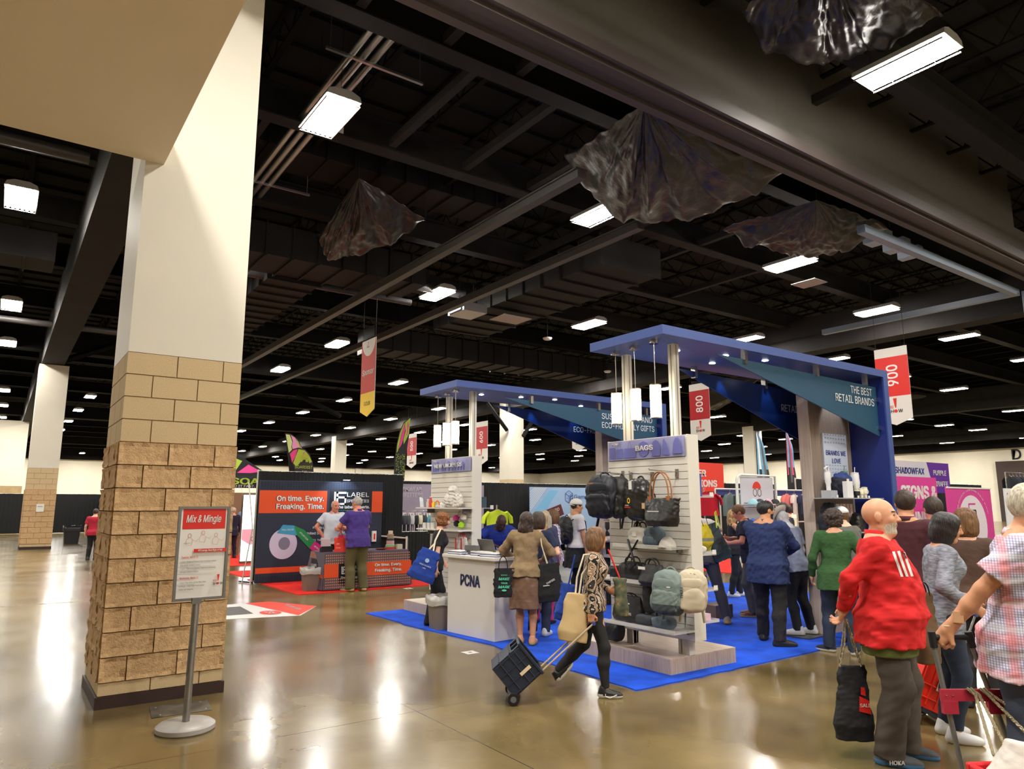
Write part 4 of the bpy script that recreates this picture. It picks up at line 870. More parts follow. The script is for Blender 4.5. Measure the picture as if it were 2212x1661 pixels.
def polyflag(label, y, fx, out, stripes, m=INK):
    """flag cut to an outline (x, z) with coloured fields laid on it; edge sleeve and pole behind"""
    P = [fx(*p) for p in out]; t = thing('feather_flag', label, 'flag', (P[0][0], y, 0)); obj('flag_cloth', MB().prism(P, y, y+.015, 1), m, t)
    obj('pole', MB().tube([(P[0][0]*.3+P[-1][0]*.7, y+.03, 0), (P[-1][0], y+.03, P[-1][1])]+[(p[0], y+.02, p[1]) for p in P[::-1][:len(P)-1]], .014, 6), BLK2, t)
    for k, (pts, mm) in enumerate(stripes): mb = MB(); mb.face([(a, y-.004-.001*k, b) for a, b in [fx(*q) for q in pts]]); obj('flag_field', mb, mm, t)
    return t
FX = lambda px, py: (8.58+(px-628)*.01904, 4.33-(py-933)*.0167); FY = lambda px, py: (12.29+(px-825)*.0184, 5.07-(py-907)*.01868)
polyflag('taller lime and pink teardrop flag above the label backdrop', 26.6, FX, [(642, 1040), (636, 985), (631, 950), (628, 933), (640, 934), (652, 944), (663, 962), (669, 985), (672, 1010), (674, 1040)],
  [([(629, 935), (637, 936), (643, 952), (641, 962), (645, 975), (637, 976)], mat('pale_lime_print', lin(205, 225, 140), .6)), ([(639, 936), (648, 942), (657, 962), (660, 975), (646, 974), (642, 961), (644, 951)], PALP), ([(650, 944), (655, 951), (664, 976), (661, 975), (655, 958)], LIME), ([(657, 953), (662, 964), (668, 985), (665, 978)], PALP)])
f2 = polyflag('shorter teardrop flag with a bold lime letter A', 26, FX, [(645, 1040), (640, 1015), (634, 1000), (627, 980), (634, 971), (645, 967), (658, 970), (668, 981), (674, 998), (680, 1040)],
  [([(629, 981), (635, 973), (643, 970), (640, 986), (634, 1000)], PNK), ([(645, 970), (657, 972), (666, 982), (673, 997), (668, 1000), (664, 990), (652, 995), (645, 1006), (641, 1007), (636, 1001)], LIME), ([(656, 974), (660, 982), (666, 983), (652, 992)], PNK)], mat('flag_charcoal', (.035, .035, .038), .7))
text('A', .62, (9.12, 25.985, 3.42), (1, 0, 0), (0, 0, 1), LIME, f2, bold=.05, shear=.2); text('SOARDIST', .2, (9.13, 25.985, 3.06), (1, 0, 0), (0, 0, 1), LIME, f2, width=.66); text('14\'\nTEARDROP\nFLAG', .17, (9.16, 25.985, 2.74), (1, 0, 0), (0, 0, 1), WHT, f2)
f3 = polyflag('tall pink, lime and black feather flag with speckled foot', 25, FY, [(826, 1040), (827, 1005), (831, 970), (838, 938), (847, 918), (861, 907), (859, 945), (853, 985), (850, 1040)],
  [([(832, 965), (838, 940), (847, 919), (848, 921), (840, 945), (834, 978), (831, 982)], LIME), ([(835, 975), (841, 943), (849, 920), (851, 928), (846, 952), (842, 965)], PNK), ([(849, 918), (861, 908), (859, 940), (852, 955), (847, 964), (846, 955), (851, 935)], LIME), ([(856, 912), (858, 925), (855, 945), (853, 946), (854, 928)], PNK)], mat('flag_black', (.02, .022, .026), .7))
mb = MB(); r_ = random.Random(4)
for k in range(150): x_, y_ = 829+r_.random()*21, 985+r_.random()*50; q_ = FY(x_, y_); mb.face([(q_[0], 24.99, q_[1]), (q_[0]+.022, 24.99, q_[1]), (q_[0]+.022, 24.99, q_[1]+.02), (q_[0], 24.99, q_[1]+.02)])
o = obj('lime_speckle', mb, LIME, f3); o['kind'] = 'stuff'
SKY = mat('sky_graphic', lin(96, 150, 180), .6, var=.3, vscale=3); ROSE = mat('rose_graphic', lin(200, 60, 110), .6, var=.2, vscale=3)
flag('grey and sky-blue feather flag behind the hat rack', 24.6, 17.6, 4.6, .75, [SKY, WHT, SKY, GRY], .05, 4); flag('thin rose-tipped feather flag beside the grey one', 26.6, 17.6, 4.8, .6, [ROSE, SKY, GRY], .1, 5); flag('rose feather flag half behind the wood column', 28.8, 17.0, 4.4, .6, [ROSE, ROSE, GRY], .1, 6)
# SOAR tent
tn = thing('booth_tent', 'black tent with lime and pink stripes reading SOAR', 'tent', (7.5, 29, 0)); mb = MB()
for (x, y) in ((5.2, 27.5), (8.4, 27.5)): obj('tent_leg', MB().tube([(x, y, 0), (x, y, 2.6)], .03, 8), POST, tn)
obj('tent_roof', MB().face([(5.0, 27.4, 2.62), (8.6, 27.4, 2.62), (6.8, 29.0, 4.1)]) or MB(), INK, tn) if False else None
mb = MB(); mb.face([(5.0, 27.4, 2.62), (8.6, 27.4, 2.62), (6.8, 29.0, 4.1)]); mb.face([(8.6, 27.4, 2.62), (8.6, 30.8, 2.62), (6.8, 29.0, 4.1)]); mb.face([(5.0, 30.8, 2.62), (5.0, 27.4, 2.62), (6.8, 29.0, 4.1)]); mb.face([(8.6, 30.8, 2.62), (5., 30.8, 2.62), (6.8, 29.0, 4.1)]); obj('tent_roof', mb, INK, tn)
nrm = (Vector((8.6, 27.4, 2.62))-Vector((5, 27.4, 2.62))).cross(Vector((6.8, 29, 4.1))-Vector((5, 27.4, 2.62))).normalized()
pt = Panel((5.0, 27.4, 2.62), (1, 0, 0), Vector((0, 1.6, 1.48)), tn)
for q, m_ in (([(1.1, .35), (1.5, .35), (2.05, 1.3), (1.7, 1.9)], LIME), ([(1.7, .35), (2.1, .35), (2.5, 1.05), (2.1, 1.3)], LIME), ([(2.2, .35), (2.7, .35), (3.1, .45), (2.7, .85)], PNK), ([(.5, .3), (.8, .3), (1.6, 2.0), (1.3, 1.6)], PNK)): pt.shape('tent_stripe', q, m_)
obj('valance', MB().box(5.0, 8.6, 27.36, 27.4, 2.3, 2.62), INK, tn); text('SOAR', .42, (7.6, 27.36, 2.55), (1, 0, 0), (0, 0, 1), LIME, tn, width=1.35, bold=.03); text('DO IT FAST. DO IT', .16, (7.6, 27.36, 2.37), (1, 0, 0), (0, 0, 1), WHT, tn, width=1.3)
# light box
lb = thing('light_box', 'glowing white light box panel beyond the near column', 'light box', (6.1, 21.6, .012)); obj('glow_panel', MB().box(5.86, 6.36, 21.6, 21.68, .1, 1.98), mat('lightbox_glow', (1, 1, 1), .5, emit=2.6, ecol=(.92, .95, 1)), lb); obj('box_frame', MB().box(5.84, 6.38, 21.61, 21.72, .012, 2.0), CHR, lb)
p = Panel((5.86, 21.6, .1), (1, 0, 0), (0, 0, 1), lb); p.shape('pink_box_picture', [(.0, .6), (.25, .45), (.5, .5), (.5, .9), (0, .9)], mat('pink_lit', lin(230, 160, 175), .6, emit=.5), .003); p.disc('bag_picture', .36, .62, .1, .08, mat('dim_rose', lin(160, 90, 110), .6), .006, r0=.8)
bk = thing('booth_shelf', 'dim grey booth furniture behind the person in navy', 'shelf', (7, 24.8, 0)); obj('back_board', MB().box(5.4, 8.4, 25.5, 25.6, .01, 2.1), mat('booth_tan', lin(150, 120, 90), .7), bk); obj('product_box', MB().box(5.6, 5.95, 25.2, 25.45, 1.2, 1.75), mat('booth_yellow', lin(200, 190, 90), .6), bk)
# bins
def bin_(label, x, y, z, w_, d_, h_, m, liner=None, group=None):
    t = thing('trash_bin', label, 'trash bin', (x, y, z)); k = .82
    mb = MB(); r0 = [(x+sx*w_/2*k, y+sy*d_/2*k) for sx, sy in ((-1, -1), (1, -1), (1, 1), (-1, 1))]; r1 = [(x+sx*w_/2, y+sy*d_/2) for sx, sy in ((-1, -1), (1, -1), (1, 1), (-1, 1))]
    mb.grid([[(a, b, z) for a, b in r0], [(a, b, z+h_) for a, b in r1]], cv=True); mb.face([(a, b, z+.01) for a, b in r0][::-1]); obj('bin_body', mb, m, t, solid=.006)
    mb = MB(); g = .012; r2 = [(x+sx*(w_/2+g), y+sy*(d_/2+g)) for sx, sy in ((-1, -1), (1, -1), (1, 1), (-1, 1))]; mb.grid([[(a, b, z+h_-.03) for a, b in r2], [(a, b, z+h_+.01) for a, b in r2]], cv=True); obj('rim', mb, m, t, solid=.008)
    if liner:
        r = random.Random(5); mb = MB(); N_ = 24; rows = []
        for zz, gg in ((z+h_*.72, .018), (z+h_*.86, .022), (z+h_+.015, .02), (z+h_-.05, -.03)):
            row = []
            for j in range(N_):
                s = j/N_*4; e = int(s); f = s-e; c = ((-1, -1), (1, -1), (1, 1), (-1, 1)); a, b = c[e], c[(e+1) % 4]; q = (a[0]*(1-f)+b[0]*f, a[1]*(1-f)+b[1]*f); g2 = gg+.012*r.random(); row.append((x+q[0]*(w_/2+g2), y+q[1]*(d_/2+g2), zz+.03*r.random()))
            rows.append(row)
        mb.grid(rows, cv=True); obj('bag_liner', mb, liner, t, smooth=True)
    return t
LIN_ = mat('frosted_bin_liner', (.6, .58, .54), .3, alpha=.75, bump=.5, bscale=14)
bin_('taupe waste bin with clear liner beside the label table', 5.33, 14.38, .012, .36, .28, .42, mat('taupe_plastic', lin(120, 108, 98), .5), LIN_)
bin_('taupe waste bin half hidden behind the white counter', 5.22, 9.0, .012, .3, .26, .42, MATS['taupe_plastic'], LIN_)
bin_('black waste bin on the bare floor at the far left', 2.85, 37.2, 0, .62, .6, .75, mat('black_bin', (.012, .012, .014), .4), mat('black_liner', (.015, .015, .018), .3, bump=.3))
# ================= PEOPLE: builder =================
def ik(a, c, l1, l2, pole):
    a, c, pole = Vector(a), Vector(c), Vector(pole); d = c-a; D = min(d.length, (l1+l2)*.999); u = d.normalized()
    x = (l1*l1-l2*l2+D*D)/(2*D); h = math.sqrt(max(1e-6, l1*l1-x*x)); p = (pole-u*pole.dot(u)); p = p.normalized() if p.length > 1e-6 else Vector((0, 1, 0))
    return a+u*x+p*h, a+u*D
SK = {k: mat('skin_'+k, c, .5, var=.04, vscale=30) for k, c in dict(fair=lin(222, 172, 145), tan=lin(196, 140, 105), warm=lin(205, 150, 118), ruddy=lin(205, 130, 105), dark=lin(70, 45, 38)).items()}
LIP = mat('lip_tone', lin(170, 90, 82), .45); EYE = mat('eye_dark', (.02, .015, .012), .25); BROW = mat('brow_brown', lin(60, 42, 30), .8); GREYH = ramp_mat('hair_grey', [(.3, lin(120, 112, 104)), (.6, lin(170, 164, 156)), (.85, lin(205, 200, 192))], .6, 9, (9, 9, 1.5), bump=.6)
HAIR = dict(grey=GREYH, black=ramp_mat('hair_black', [(.3, (.006, .005, .006)), (.8, (.025, .022, .022))], .35, 9, (12, 12, 1.2), bump=.5), dkbrown=ramp_mat('hair_dark_brown', [(.3, lin(32, 22, 18)), (.8, lin(72, 52, 40))], .5, 9, (11, 11, 1.3), bump=.6),
  brown=ramp_mat('hair_brown', [(.3, lin(72, 48, 28)), (.55, lin(112, 78, 46)), (.85, lin(160, 118, 72))], .5, 8, (11, 11, 1.3), bump=.6), auburn=ramp_mat('hair_auburn', [(.3, lin(92, 52, 24)), (.8, lin(175, 110, 60))], .55, 9, (9, 9, 3), bump=.7),
  blonde=ramp_mat('hair_blonde', [(.3, lin(120, 88, 48)), (.55, lin(180, 142, 88)), (.85, lin(225, 198, 140))], .5, 8, (11, 11, 1.2), bump=.6), silver=ramp_mat('hair_silver', [(.3, lin(150, 142, 125)), (.6, lin(196, 188, 168)), (.85, lin(225, 220, 205))], .6, 9, (10, 10, 2.5), bump=.6))
def cloth(name, c, rough=.85, **k): k.setdefault('var', .08); k.setdefault('vscale', 5); return mat(name, c, rough, bump=.15, bscale=260, **k)
DENIM = cloth('denim_dark', lin(38, 48, 68), var=.2); DENL = cloth('denim_mid', lin(58, 78, 122), var=.22); CHINO = cloth('charcoal_trouser', lin(44, 42, 46)); OLIVE = cloth('olive_cargo', lin(92, 84, 52)); BLK_C = cloth('black_fabric', (.012, .012, .014)); GREYP = cloth('grey_trouser', lin(72, 72, 78))
BLKSH = mat('black_shoe', (.012, .011, .012), .35); WHSH = mat('white_shoe', (.62, .62, .64), .5); GRYSH = mat('grey_shoe', lin(95, 98, 100), .7); SOLEW = mat('sole_white', (.6, .58, .52), .6); SOLEB = mat('sole_black', (.02, .02, .02), .6); SOLET = mat('sole_tan', lin(190, 160, 105), .7)
MALE = [(-.14, .14, .09, 0), (-.05, .172, .115, -.012), (.03, .172, .118, -.008), (.12, .160, .110, 0), (.20, .155, .106, .005), (.30, .166, .114, .008), (.40, .180, .118, .008), (.47, .176, .105, -.002), (.53, .125, .082, -.012), (.58, .07, .06, -.014)]
FEMA = [(-.14, .145, .09, 0), (-.05, .176, .118, -.014), (.03, .168, .112, -.01), (.12, .142, .098, 0), (.20, .128, .092, .002), (.30, .138, .102, .006), (.38, .150, .118, .018), (.44, .150, .102, .006), (.51, .115, .078, -.006), (.565, .06, .055, -.012)]
def hand(F, w, d, n, side, curl, s=1., spread=.0):
    w, d, n = Vector(w), Vector(d).normalized(), Vector(n); n = (n-d*n.dot(d)).normalized(); u = d.cross(n)*side   # u points to the thumb side
    R = [[u[i], d[i], n[i]] for i in range(3)]
    F.ell(w+d*.05*s, (.040*s, .056*s, .0165*s), R, k=.012, p=2.4); F.cone(w-d*.02*s, w+d*.02*s, .027*s, .03*s, k=.02)
    for i, (L, o) in enumerate(((.070, .030), (.080, .010), (.075, -.011), (.058, -.031))):
        b = w+d*.090*s+u*o*s; ang = 0.; dd = d+u*(o*spread)
        for seg, (f, a) in enumerate(((.45, 1.15), (.32, 1.2), (.23, .8))):
            ang += curl*a; v = (dd*math.cos(ang)+n*math.sin(ang)).normalized(); e = b+v*L*f*s; F.cone(b, e, (.0094-.0009*seg)*s, (.0086-.0009*seg)*s, k=.004); b = e
    b = w+d*.028*s+u*.030*s; v = (d*.62+u*.75+n*.25).normalized(); e = b+v*.042*s; F.cone(b, e, .0125*s, .0105*s, k=.01); v = (d*.8+u*(.35-.6*curl)+n*(.25+.5*curl)).normalized(); F.cone(e, e+v*.034*s, .0102*s, .0085*s, k=.004)
def person(label, x, y, face, H=1.72, hsc=1., fem=False, g=1., belly=0., lean=0., twist=0., side=0., head=(0, 0, 0), hip=(0, 0), feet=((-.11, 0, 0), (.11, 0, 0)), toe=(8, -8), hands=((-.26, .04, .80), (.26, .04, .80)), pole=((-.5, -1, 0), (.5, -1, 0)), palm=((1, 0, 0), (-1, 0, 0)), curl=(.45, .45),
           skin='fair', hair=('short', 'brown'), beard=None, top=('tee', None), hem=-.10, bottom=('pants', None), shoe=(BLKSH, SOLEB), vox=.009, seed=1, collar=False, z0=0.012, heel=(0, 0), wr=.0035, sleeve_loose=.004, drop=0., face_on=True, cat='person', hat=None, group=None, armg=1.):
    s = H/1.75; t = thing('person' if cat == 'person' else cat, label, cat, (x, y, z0), AZ_P(x, y, face), group); hv = vox
    hz = (.93-drop)*s; hipc = Vector((hip[0], hip[1], hz))
    T = Matrix.Translation(hipc) @ Matrix.Rotation(-math.radians(lean), 4, 'X') @ Matrix.Rotation(math.radians(side), 4, 'Y') @ Matrix.Rotation(math.radians(twist), 4, 'Z')
    tab = []
    for (z, w_, d_, c_) in (FEMA if fem else MALE):
        b = belly*math.exp(-((z-.17)/.17)**2); tab.append((z*s, (w_*g+b*.35)*s, (d_*g+b*.55)*s, (c_+b*.45)*s))
    sx = (.160 if fem else .180)*s*(.6+.4*g); shz = (.472 if fem else .480)*s; ga = (.6+.4*g)*(.86 if fem else 1.)*armg
    sh = [T @ Vector((-sx, -.008, shz)), T @ Vector((sx, -.008, shz))]
    l1, l2 = .285*s, .262*s; el, wr_ = [], []
    for i in (0, 1): e, w_ = ik(sh[i], Vector(hands[i])*1., l1, l2, pole[i]); el.append(e); wr_.append(w_)
    hj = [hipc+Vector((-.092*s*(.7+.3*g), 0, 0)), hipc+Vector((.092*s*(.7+.3*g), 0, 0))]; an, kn = [], []
    for i in (0, 1):
        f = Vector(feet[i]); a_ = f+Vector((0, 0, .085*s)); k_, a_ = ik(hj[i], a_, .442*s, .418*s, (feet[i][0]*.4, 1, 0)); kn.append(k_); an.append(a_)
    nb = T @ Vector((0, -.012*s, .55*s)); hc0 = T @ Vector((0, .012*s, .60*s))
    hy, hp, hr = head; HM = Matrix.Translation(hc0) @ T.to_3x3().to_4x4() @ Matrix.Rotation(math.radians(lean*.75), 4, 'X') @ Matrix.Rotation(math.radians(hy), 4, 'Z') @ Matrix.Rotation(-math.radians(hp), 4, 'X') @ Matrix.Rotation(math.radians(hr), 4, 'Y') @ Matrix.Translation((0, .015*s, .085*s)) @ Matrix.Scale(s*hsc*(.965 if fem else 1.), 4)
    hs = s*(.965 if fem else 1.)*hsc; HR = [[HM[i][j]/hs for j in range(3)] for i in range(3)]; Hp = lambda *q: HM @ Vector(q)
    pts = [HM.translation]+sh+el+wr_+hj+kn+an; P_ = np.array([list(p) for p in pts]); lo = P_.min(0)-.26; hi = P_.max(0)+.26; lo[2] = max(lo[2], -.02)
    # ----- skin -----
    F = Field(lo, hi, hv)
    F.loft(T, [(a, max(.02, b-.012*s), max(.02, c-.012*s), d) for a, b, c, d in tab], k=.02)
    F.cone(nb, Hp(0, -.015, -.04), .056*s*(.85 if fem else 1)*(.7+.3*g), .05*s*(.85 if fem else 1)*(.8+.2*g), k=.03)
    for i in (0, 1):
        F.cone(T @ Vector(((-1, 1)[i]*sx*.45, -.012, shz+.012*s)), sh[i], .05*s, .052*s*ga, k=.03)
        F.cone(sh[i], el[i], .052*s*ga, .038*s*ga, k=.03); F.cone(el[i], el[i]*.6+wr_[i]*.4, .037*s*ga, .038*s*ga, k=.02); F.cone(el[i]*.6+wr_[i]*.4, wr_[i], .038*s*ga, .025*s*ga, k=.02)
        hand(F, wr_[i], wr_[i]-el[i], palm[i], (-1, 1)[i], curl[i], s*(.92 if fem else 1.02))
        F.cone(hj[i], kn[i], .082*s*g, .052*s*(.5+.5*g), k=.04); F.cone(kn[i], kn[i]*.62+an[i]*.38+Vector((0, -.012*s, 0)), .05*s*(.5+.5*g), .05*s*(.5+.5*g), k=.03); F.cone(kn[i]*.62+an[i]*.38+Vector((0, -.012*s, 0)), an[i], .05*s*(.5+.5*g), .033*s, k=.03)
    h = hs
    F.ell(Hp(0, -.012, .03), (.077*h, .097*h, .092*h), HR, k=.02); F.ell(Hp(0, .018, -.028), (.062*h, .074*h, .092*h), HR, k=.03)
    F.ell(Hp(0, .062, -.094), (.026*h, .020*h, .019*h), HR, k=.02)
    for q in (-1, 1):
        F.cone(Hp(q*.048, .0, -.065), Hp(q*.012, .062, -.095), .018*h, .016*h, k=.025); F.ell(Hp(q*.034, .062, -.016), (.023*h, .021*h, .022*h), HR, k=.02)
        F.ell(Hp(q*.031, .096, .013), (.018*h, .016*h, .011*h), HR, k=.008, op='s'); F.ell(Hp(q*.031, .073, .012), (.0135*h, .0135*h, .0125*h), HR, k=.003)
        F.ell(Hp(q*.079, -.008, .0), (.009*h, .020*h, .032*h), HR, k=.006)
    F.ell(Hp(0, .076, .036), (.046*h, .014*h, .010*h), HR, k=.012)
    F.cone(Hp(0, .087, .018), Hp(0, .107, -.018), .008*h, .0125*h, k=.012); F.ell(Hp(0, .1, -.022), (.017*h, .012*h, .009*h), HR, k=.008); F.ell(Hp(0, .081, -.052), (.025*h, .012*h, .010*h), HR, k=.01)
    if belly > .1 or g > 1.2: F.ell(Hp(0, .015, -.11), (.055*h, .05*h, .035*h), HR, k=.03)
    P, Q = F.mesh(); cen = P[Q].mean(1); HI = np.array(HM.inverted()); L = cen @ HI[:3, :3].T+HI[:3, 3]; X_, Y_, Z_ = np.abs(L[:, 0]), L[:, 1], L[:, 2]; MI = np.zeros(len(Q), dtype=np.int32)
    inh = (np.abs(L).max(1) < .16)
    if beard: MI[inh & (Z_ < -.036-.25*np.maximum(0, .06-Y_)) & (Y_ > .02) & (Z_ > -.104)] = 2; 
    MI[inh & (X_ < .024) & (Y_ > .078) & (np.abs(Z_+.053) < .0075)] = 1
    MI[inh & (X_ > .014) & (X_ < .046) & (Y_ > .058) & (np.abs(Z_-.034) < .0042)] = 3
    MI[inh & (((X_-.031)/.013)**2+((Z_-.012)/.0065)**2 < 1) & (Y_ > .055)] = 4
    sm = SK[skin] if isinstance(skin, str) else skin
    obj('body', (P, Q, MI), [sm, LIP if cat == 'person' else sm, HAIR.get(beard, BROW), (BROW if cat == 'person' else sm), EYE if cat == 'person' else sm], t, smooth=True, world=False)
    # ----- bottom -----
    bt, bm = bottom[0], bottom[1]
    if bt in ('pants', 'wide', 'slim', 'shorts'):
        F = Field(lo, hi, max(hv, .008)); gr = {'pants': .016, 'wide': .03, 'slim': .006, 'shorts': .03}[bt]*s
        F.loft(T, [r for r in tab if r[0] <= .07*s]+[(.09*s, tab[3][1], tab[3][2], tab[3][3])], k=.03, grow=.006*s)
        for i in (0, 1):
            F.cone(hj[i]+Vector((0, -.01, -.02)), kn[i], (.086*g+.004)*s+gr*.6, .058*s*(.5+.5*g)+gr, k=.045)
            if bt != 'shorts':
                e_ = an[i]+Vector((0, 0, {'pants': -.03, 'wide': -.05, 'slim': .01}[bt]*s)); c_ = kn[i]*.62+an[i]*.38+Vector((0, -.012*s, 0)); re_ = {'pants': .062, 'wide': .085, 'slim': .044}[bt]*s*(.6+.4*g); F.cone(kn[i], c_, .056*s*(.5+.5*g)+gr, .054*s*(.5+.5*g)+gr, k=.03); F.cone(c_, e_, .054*s*(.5+.5*g)+gr, re_, k=.03, flat=2)
        F.noise(wr*1.1, 16, seed+5, (1, 1, .6)); P, Q = F.mesh(); obj('trousers' if bt != 'shorts' else 'shorts', (P, Q, None), bm, t, smooth=True, world=False)
    if bt == 'skirt' or bt == 'dress':
        F = Field(lo, hi, max(hv, .008)); zb = -.48*s
        tb = [(zb, .215*s, .15*s, .015), (-.25*s, .21*s, .155*s, .0), (-.1*s, .205*s, .15*s, -.012)]+[(a, b+.01, c+.01, d) for a, b, c, d in tab if -.07*s < a < .12*s]
        F.loft(T, tb, k=.02); F.noise(wr*1.4, 18, seed+5, (1, 1, 1.4)); P, Q = F.mesh(); obj('skirt', (P, Q, None), bm, t, smooth=True, world=False)
    # ----- top -----
    tt, tm = top[0], top[1]
    if tm is not None:
        F = Field(lo, hi, max(hv, .008)); gw = (.012 if tt != 'jacket' else .024)*s; hm = hem*s
        tb = [(a, b, c, d) for a, b, c, d in tab if a > max(hm, -.06*s)]; i0 = np.interp(hm, [r[0] for r in tab], [r[1] for r in tab]); j0 = np.interp(hm, [r[0] for r in tab], [r[2] for r in tab]); k0 = np.interp(hm, [r[0] for r in tab], [r[3] for r in tab])
        if hm < -.06*s: i0, j0, k0 = tab[1][1:]
        tb = [(hm, i0+.004, j0+.004, k0)]+tb; tb = [(a, b+(.018 if a < .05*s else 0), c+(.022 if a < .05*s else 0), d) for a, b, c, d in tb if a < .56*s]
        if belly > .08: tb = [(a, b+(.02 if a < .1 else 0), c+(.03 if a < .05 else 0), d+(.02 if a < .05 else 0)) for a, b, c, d in tb]
        F.loft(T, tb, k=.02, grow=gw)
        if fem: 
            for q in (-1, 1): F.ell(T @ Vector((q*.068*s, .085*s, .355*s)), (.062*s, .055*s, .06*s), None, k=.05)
        for i in (0, 1):
            q = (-1, 1)[i]
            if tt == 'tank': F.cone(T @ Vector((q*sx*.62, -.01, shz-.03)), T @ Vector((q*sx*.5, -.02, shz+.03*s)), .03, .028, k=.03); continue
            F.cone(T @ Vector((q*sx*.25, -.015, shz+.028*s)), sh[i], .045*s+gw*.4, .055*s*ga+gw*.8, k=.04)
            if tt in ('long', 'jacket'):
                F.cone(sh[i], el[i], .056*s*ga+gw, .042*s*ga+gw, k=.035); F.cone(el[i], wr_[i], .043*s*ga+gw, .031*s*ga+gw*.8, k=.025, flat=2)
            elif tt == 'crop34':
                F.cone(sh[i], el[i], .056*s*ga+gw, .044*s*ga+gw, k=.035); F.cone(el[i], el[i]*.4+wr_[i]*.6, .044*s*ga+gw, .05*s*ga+gw, k=.025, flat=2)
            else: F.cone(sh[i], sh[i]*.32+el[i]*.68, .057*s*ga+gw, .058*s*ga+gw+sleeve_loose*s, k=.03, flat=2)
        F.ell(T @ Vector((0, .012*s, .605*s)), (.060*s*(.7+.3*g), .062*s*(.7+.3*g), .062*s), None, k=.012, op='s')
        F.noise(wr, 15, seed, (1, 1, 1.2)); F.noise(wr*.6, 34, seed+9)
        P, Q = F.mesh(); obj({'jacket': 'jacket', 'tank': 'tank_top', 'tee': 'shirt', 'long': 'shirt'}.get(tt, 'shirt'), (P, Q, None), tm, t, smooth=True, world=False)
        if collar:
            M2 = T @ Matrix.Translation((0, -.008*s, .548*s)); rows = []
            for zz, rr in ((.0, .072), (.028, .066), (.03, .074), (-.005, .088)):
                rows.append([M2 @ Vector((rr*s*math.sin(a), rr*s*1.02*math.cos(a)+.0, zz*s-(.03*s*max(0, math.cos(a)) if rr != .066 else .02*s*max(0, math.cos(a))))) for a in [.18+(2*math.pi-.36)*k/22 for k in range(23)]])
            obj('collar', MB().grid(rows), tm, t, smooth=True, world=False, solid=.003)
    # ----- shoes -----
    if shoe is not None:
        for i in (0, 1):
            M = Matrix.Translation(an[i]) @ Matrix.Rotation(math.radians(toe[i]), 4, 'Z') @ Matrix.Rotation(math.radians(-heel[i]), 4, 'X'); R = [[M[a][b] for b in range(3)] for a in range(3)]; k = s*(.92 if fem else 1.03); V_ = min(hv, .007)
            c = np.array(M.translation); F = Field(c-.26, c+.26, V_)
            F.ell(M @ Vector((0, .055*k, -.062*k)), (.048*k, .142*k, .036*k), R, k=.01, p=2.8); F.cone(M @ Vector((0, -.022*k, -.02*k)), M @ Vector((0, .125*k, -.058*k)), .046*k, .03*k, k=.03); F.cone(M @ Vector((0, -.025*k, .01*k)), M @ Vector((0, -.035*k, -.05*k)), .042*k, .042*k, k=.02)
            q = M @ Vector((0, 0, -.085*s)); nn = M.to_3x3() @ Vector((0, 0, -1)); F.plane(q, nn); q = M @ Vector((0, 0, .035*s)); F.plane(q, -nn)
            P, Q = F.mesh(); cen = P[Q].mean(1); Mi = np.array(M.inverted()); Z_ = cen @ Mi[2, :3]+Mi[2, 3]; Y_ = cen @ Mi[1, :3]+Mi[1, 3]
            so = obj('shoe', (P, Q, (Z_ < -.058*s+.012*(Y_ < -.02)).astype(np.int32)), list(shoe), t, smooth=True, world=False)
    # ----- hair -----
    hst, hcol = hair
    if hst != 'bald':
        c0 = np.array(HM.translation); hv2 = min(hv, .007); F = Field(c0-np.array([.28, .28, .5]), c0+np.array([.28, .28, .24]), hv2)
        k = h
        if hst in ('short', 'crew'):
            e = .010 if hst == 'short' else .005; F.ell(Hp(0, -.014, .034), ((.078+e)*k, (.099+e)*k, (.094+e)*k), HR, k=.01); F.ell(Hp(0, .115, -.03), (.12*k, .075*k, .105*k), HR, k=.012, op='s'); F.plane(Hp(0, 0, -.055), HM.to_3x3() @ Vector((0, 0, -1)))
            for q in (-1, 1): F.ell(Hp(q*.085, .012, -.02), (.025*k, .035*k, .042*k), HR, k=.008, op='s')
        elif hst == 'fringe':   # balding: sides only
            F.ell(Hp(0, -.014, .03), (.081*k, .101*k, .096*k), HR, k=.01); F.ell(Hp(0, .02, .10), (.075*k, .1*k, .075*k), HR, k=.01, op='s'); F.ell(Hp(0, .115, -.03), (.12*k, .085*k, .12*k), HR, k=.012, op='s'); F.plane(Hp(0, 0, -.055), HM.to_3x3() @ Vector((0, 0, -1)))
        elif hst == 'curly':
            F.ell(Hp(0, -.025, .03), (.112*k, .118*k, .112*k), HR, k=.02); F.ell(Hp(0, .13, -.04), (.10*k, .085*k, .11*k), HR, k=.02, op='s'); F.ell(Hp(0, -.03, -.05), (.095*k, .09*k, .07*k), HR, k=.03); F.ell(Hp(0, .12, -.06), (.08*k, .08*k, .1*k), HR, k=.02, op='s')
        elif hst == 'bob':
            F.ell(Hp(0, -.018, .02), (.098*k, .113*k, .11*k), HR, k=.02, p=2.3); F.ell(Hp(0, -.03, -.06), (.106*k, .098*k, .10*k), HR, k=.03, p=2.6); F.ell(Hp(0, .125, -.045), (.072*k, .09*k, .125*k), HR, k=.02, op='s')
        else:
            F.ell(Hp(0, -.018, .022), (.094*k, .11*k, .108*k), HR, k=.02); F.ell(Hp(0, -.04, -.06), (.095*k, .085*k, .13*k), HR, k=.03, p=2.5); F.ell(Hp(0, .125, -.045), (.072*k, .088*k, .125*k), HR, k=.02, op='s')
            ln = {'long': .17, 'verylong': .26}.get(hst, .17); F.ell(Hp(0, -.078, -.13-ln*.45), (.105*k, .048*k, ln*k), HR, k=.04, p=2.4)
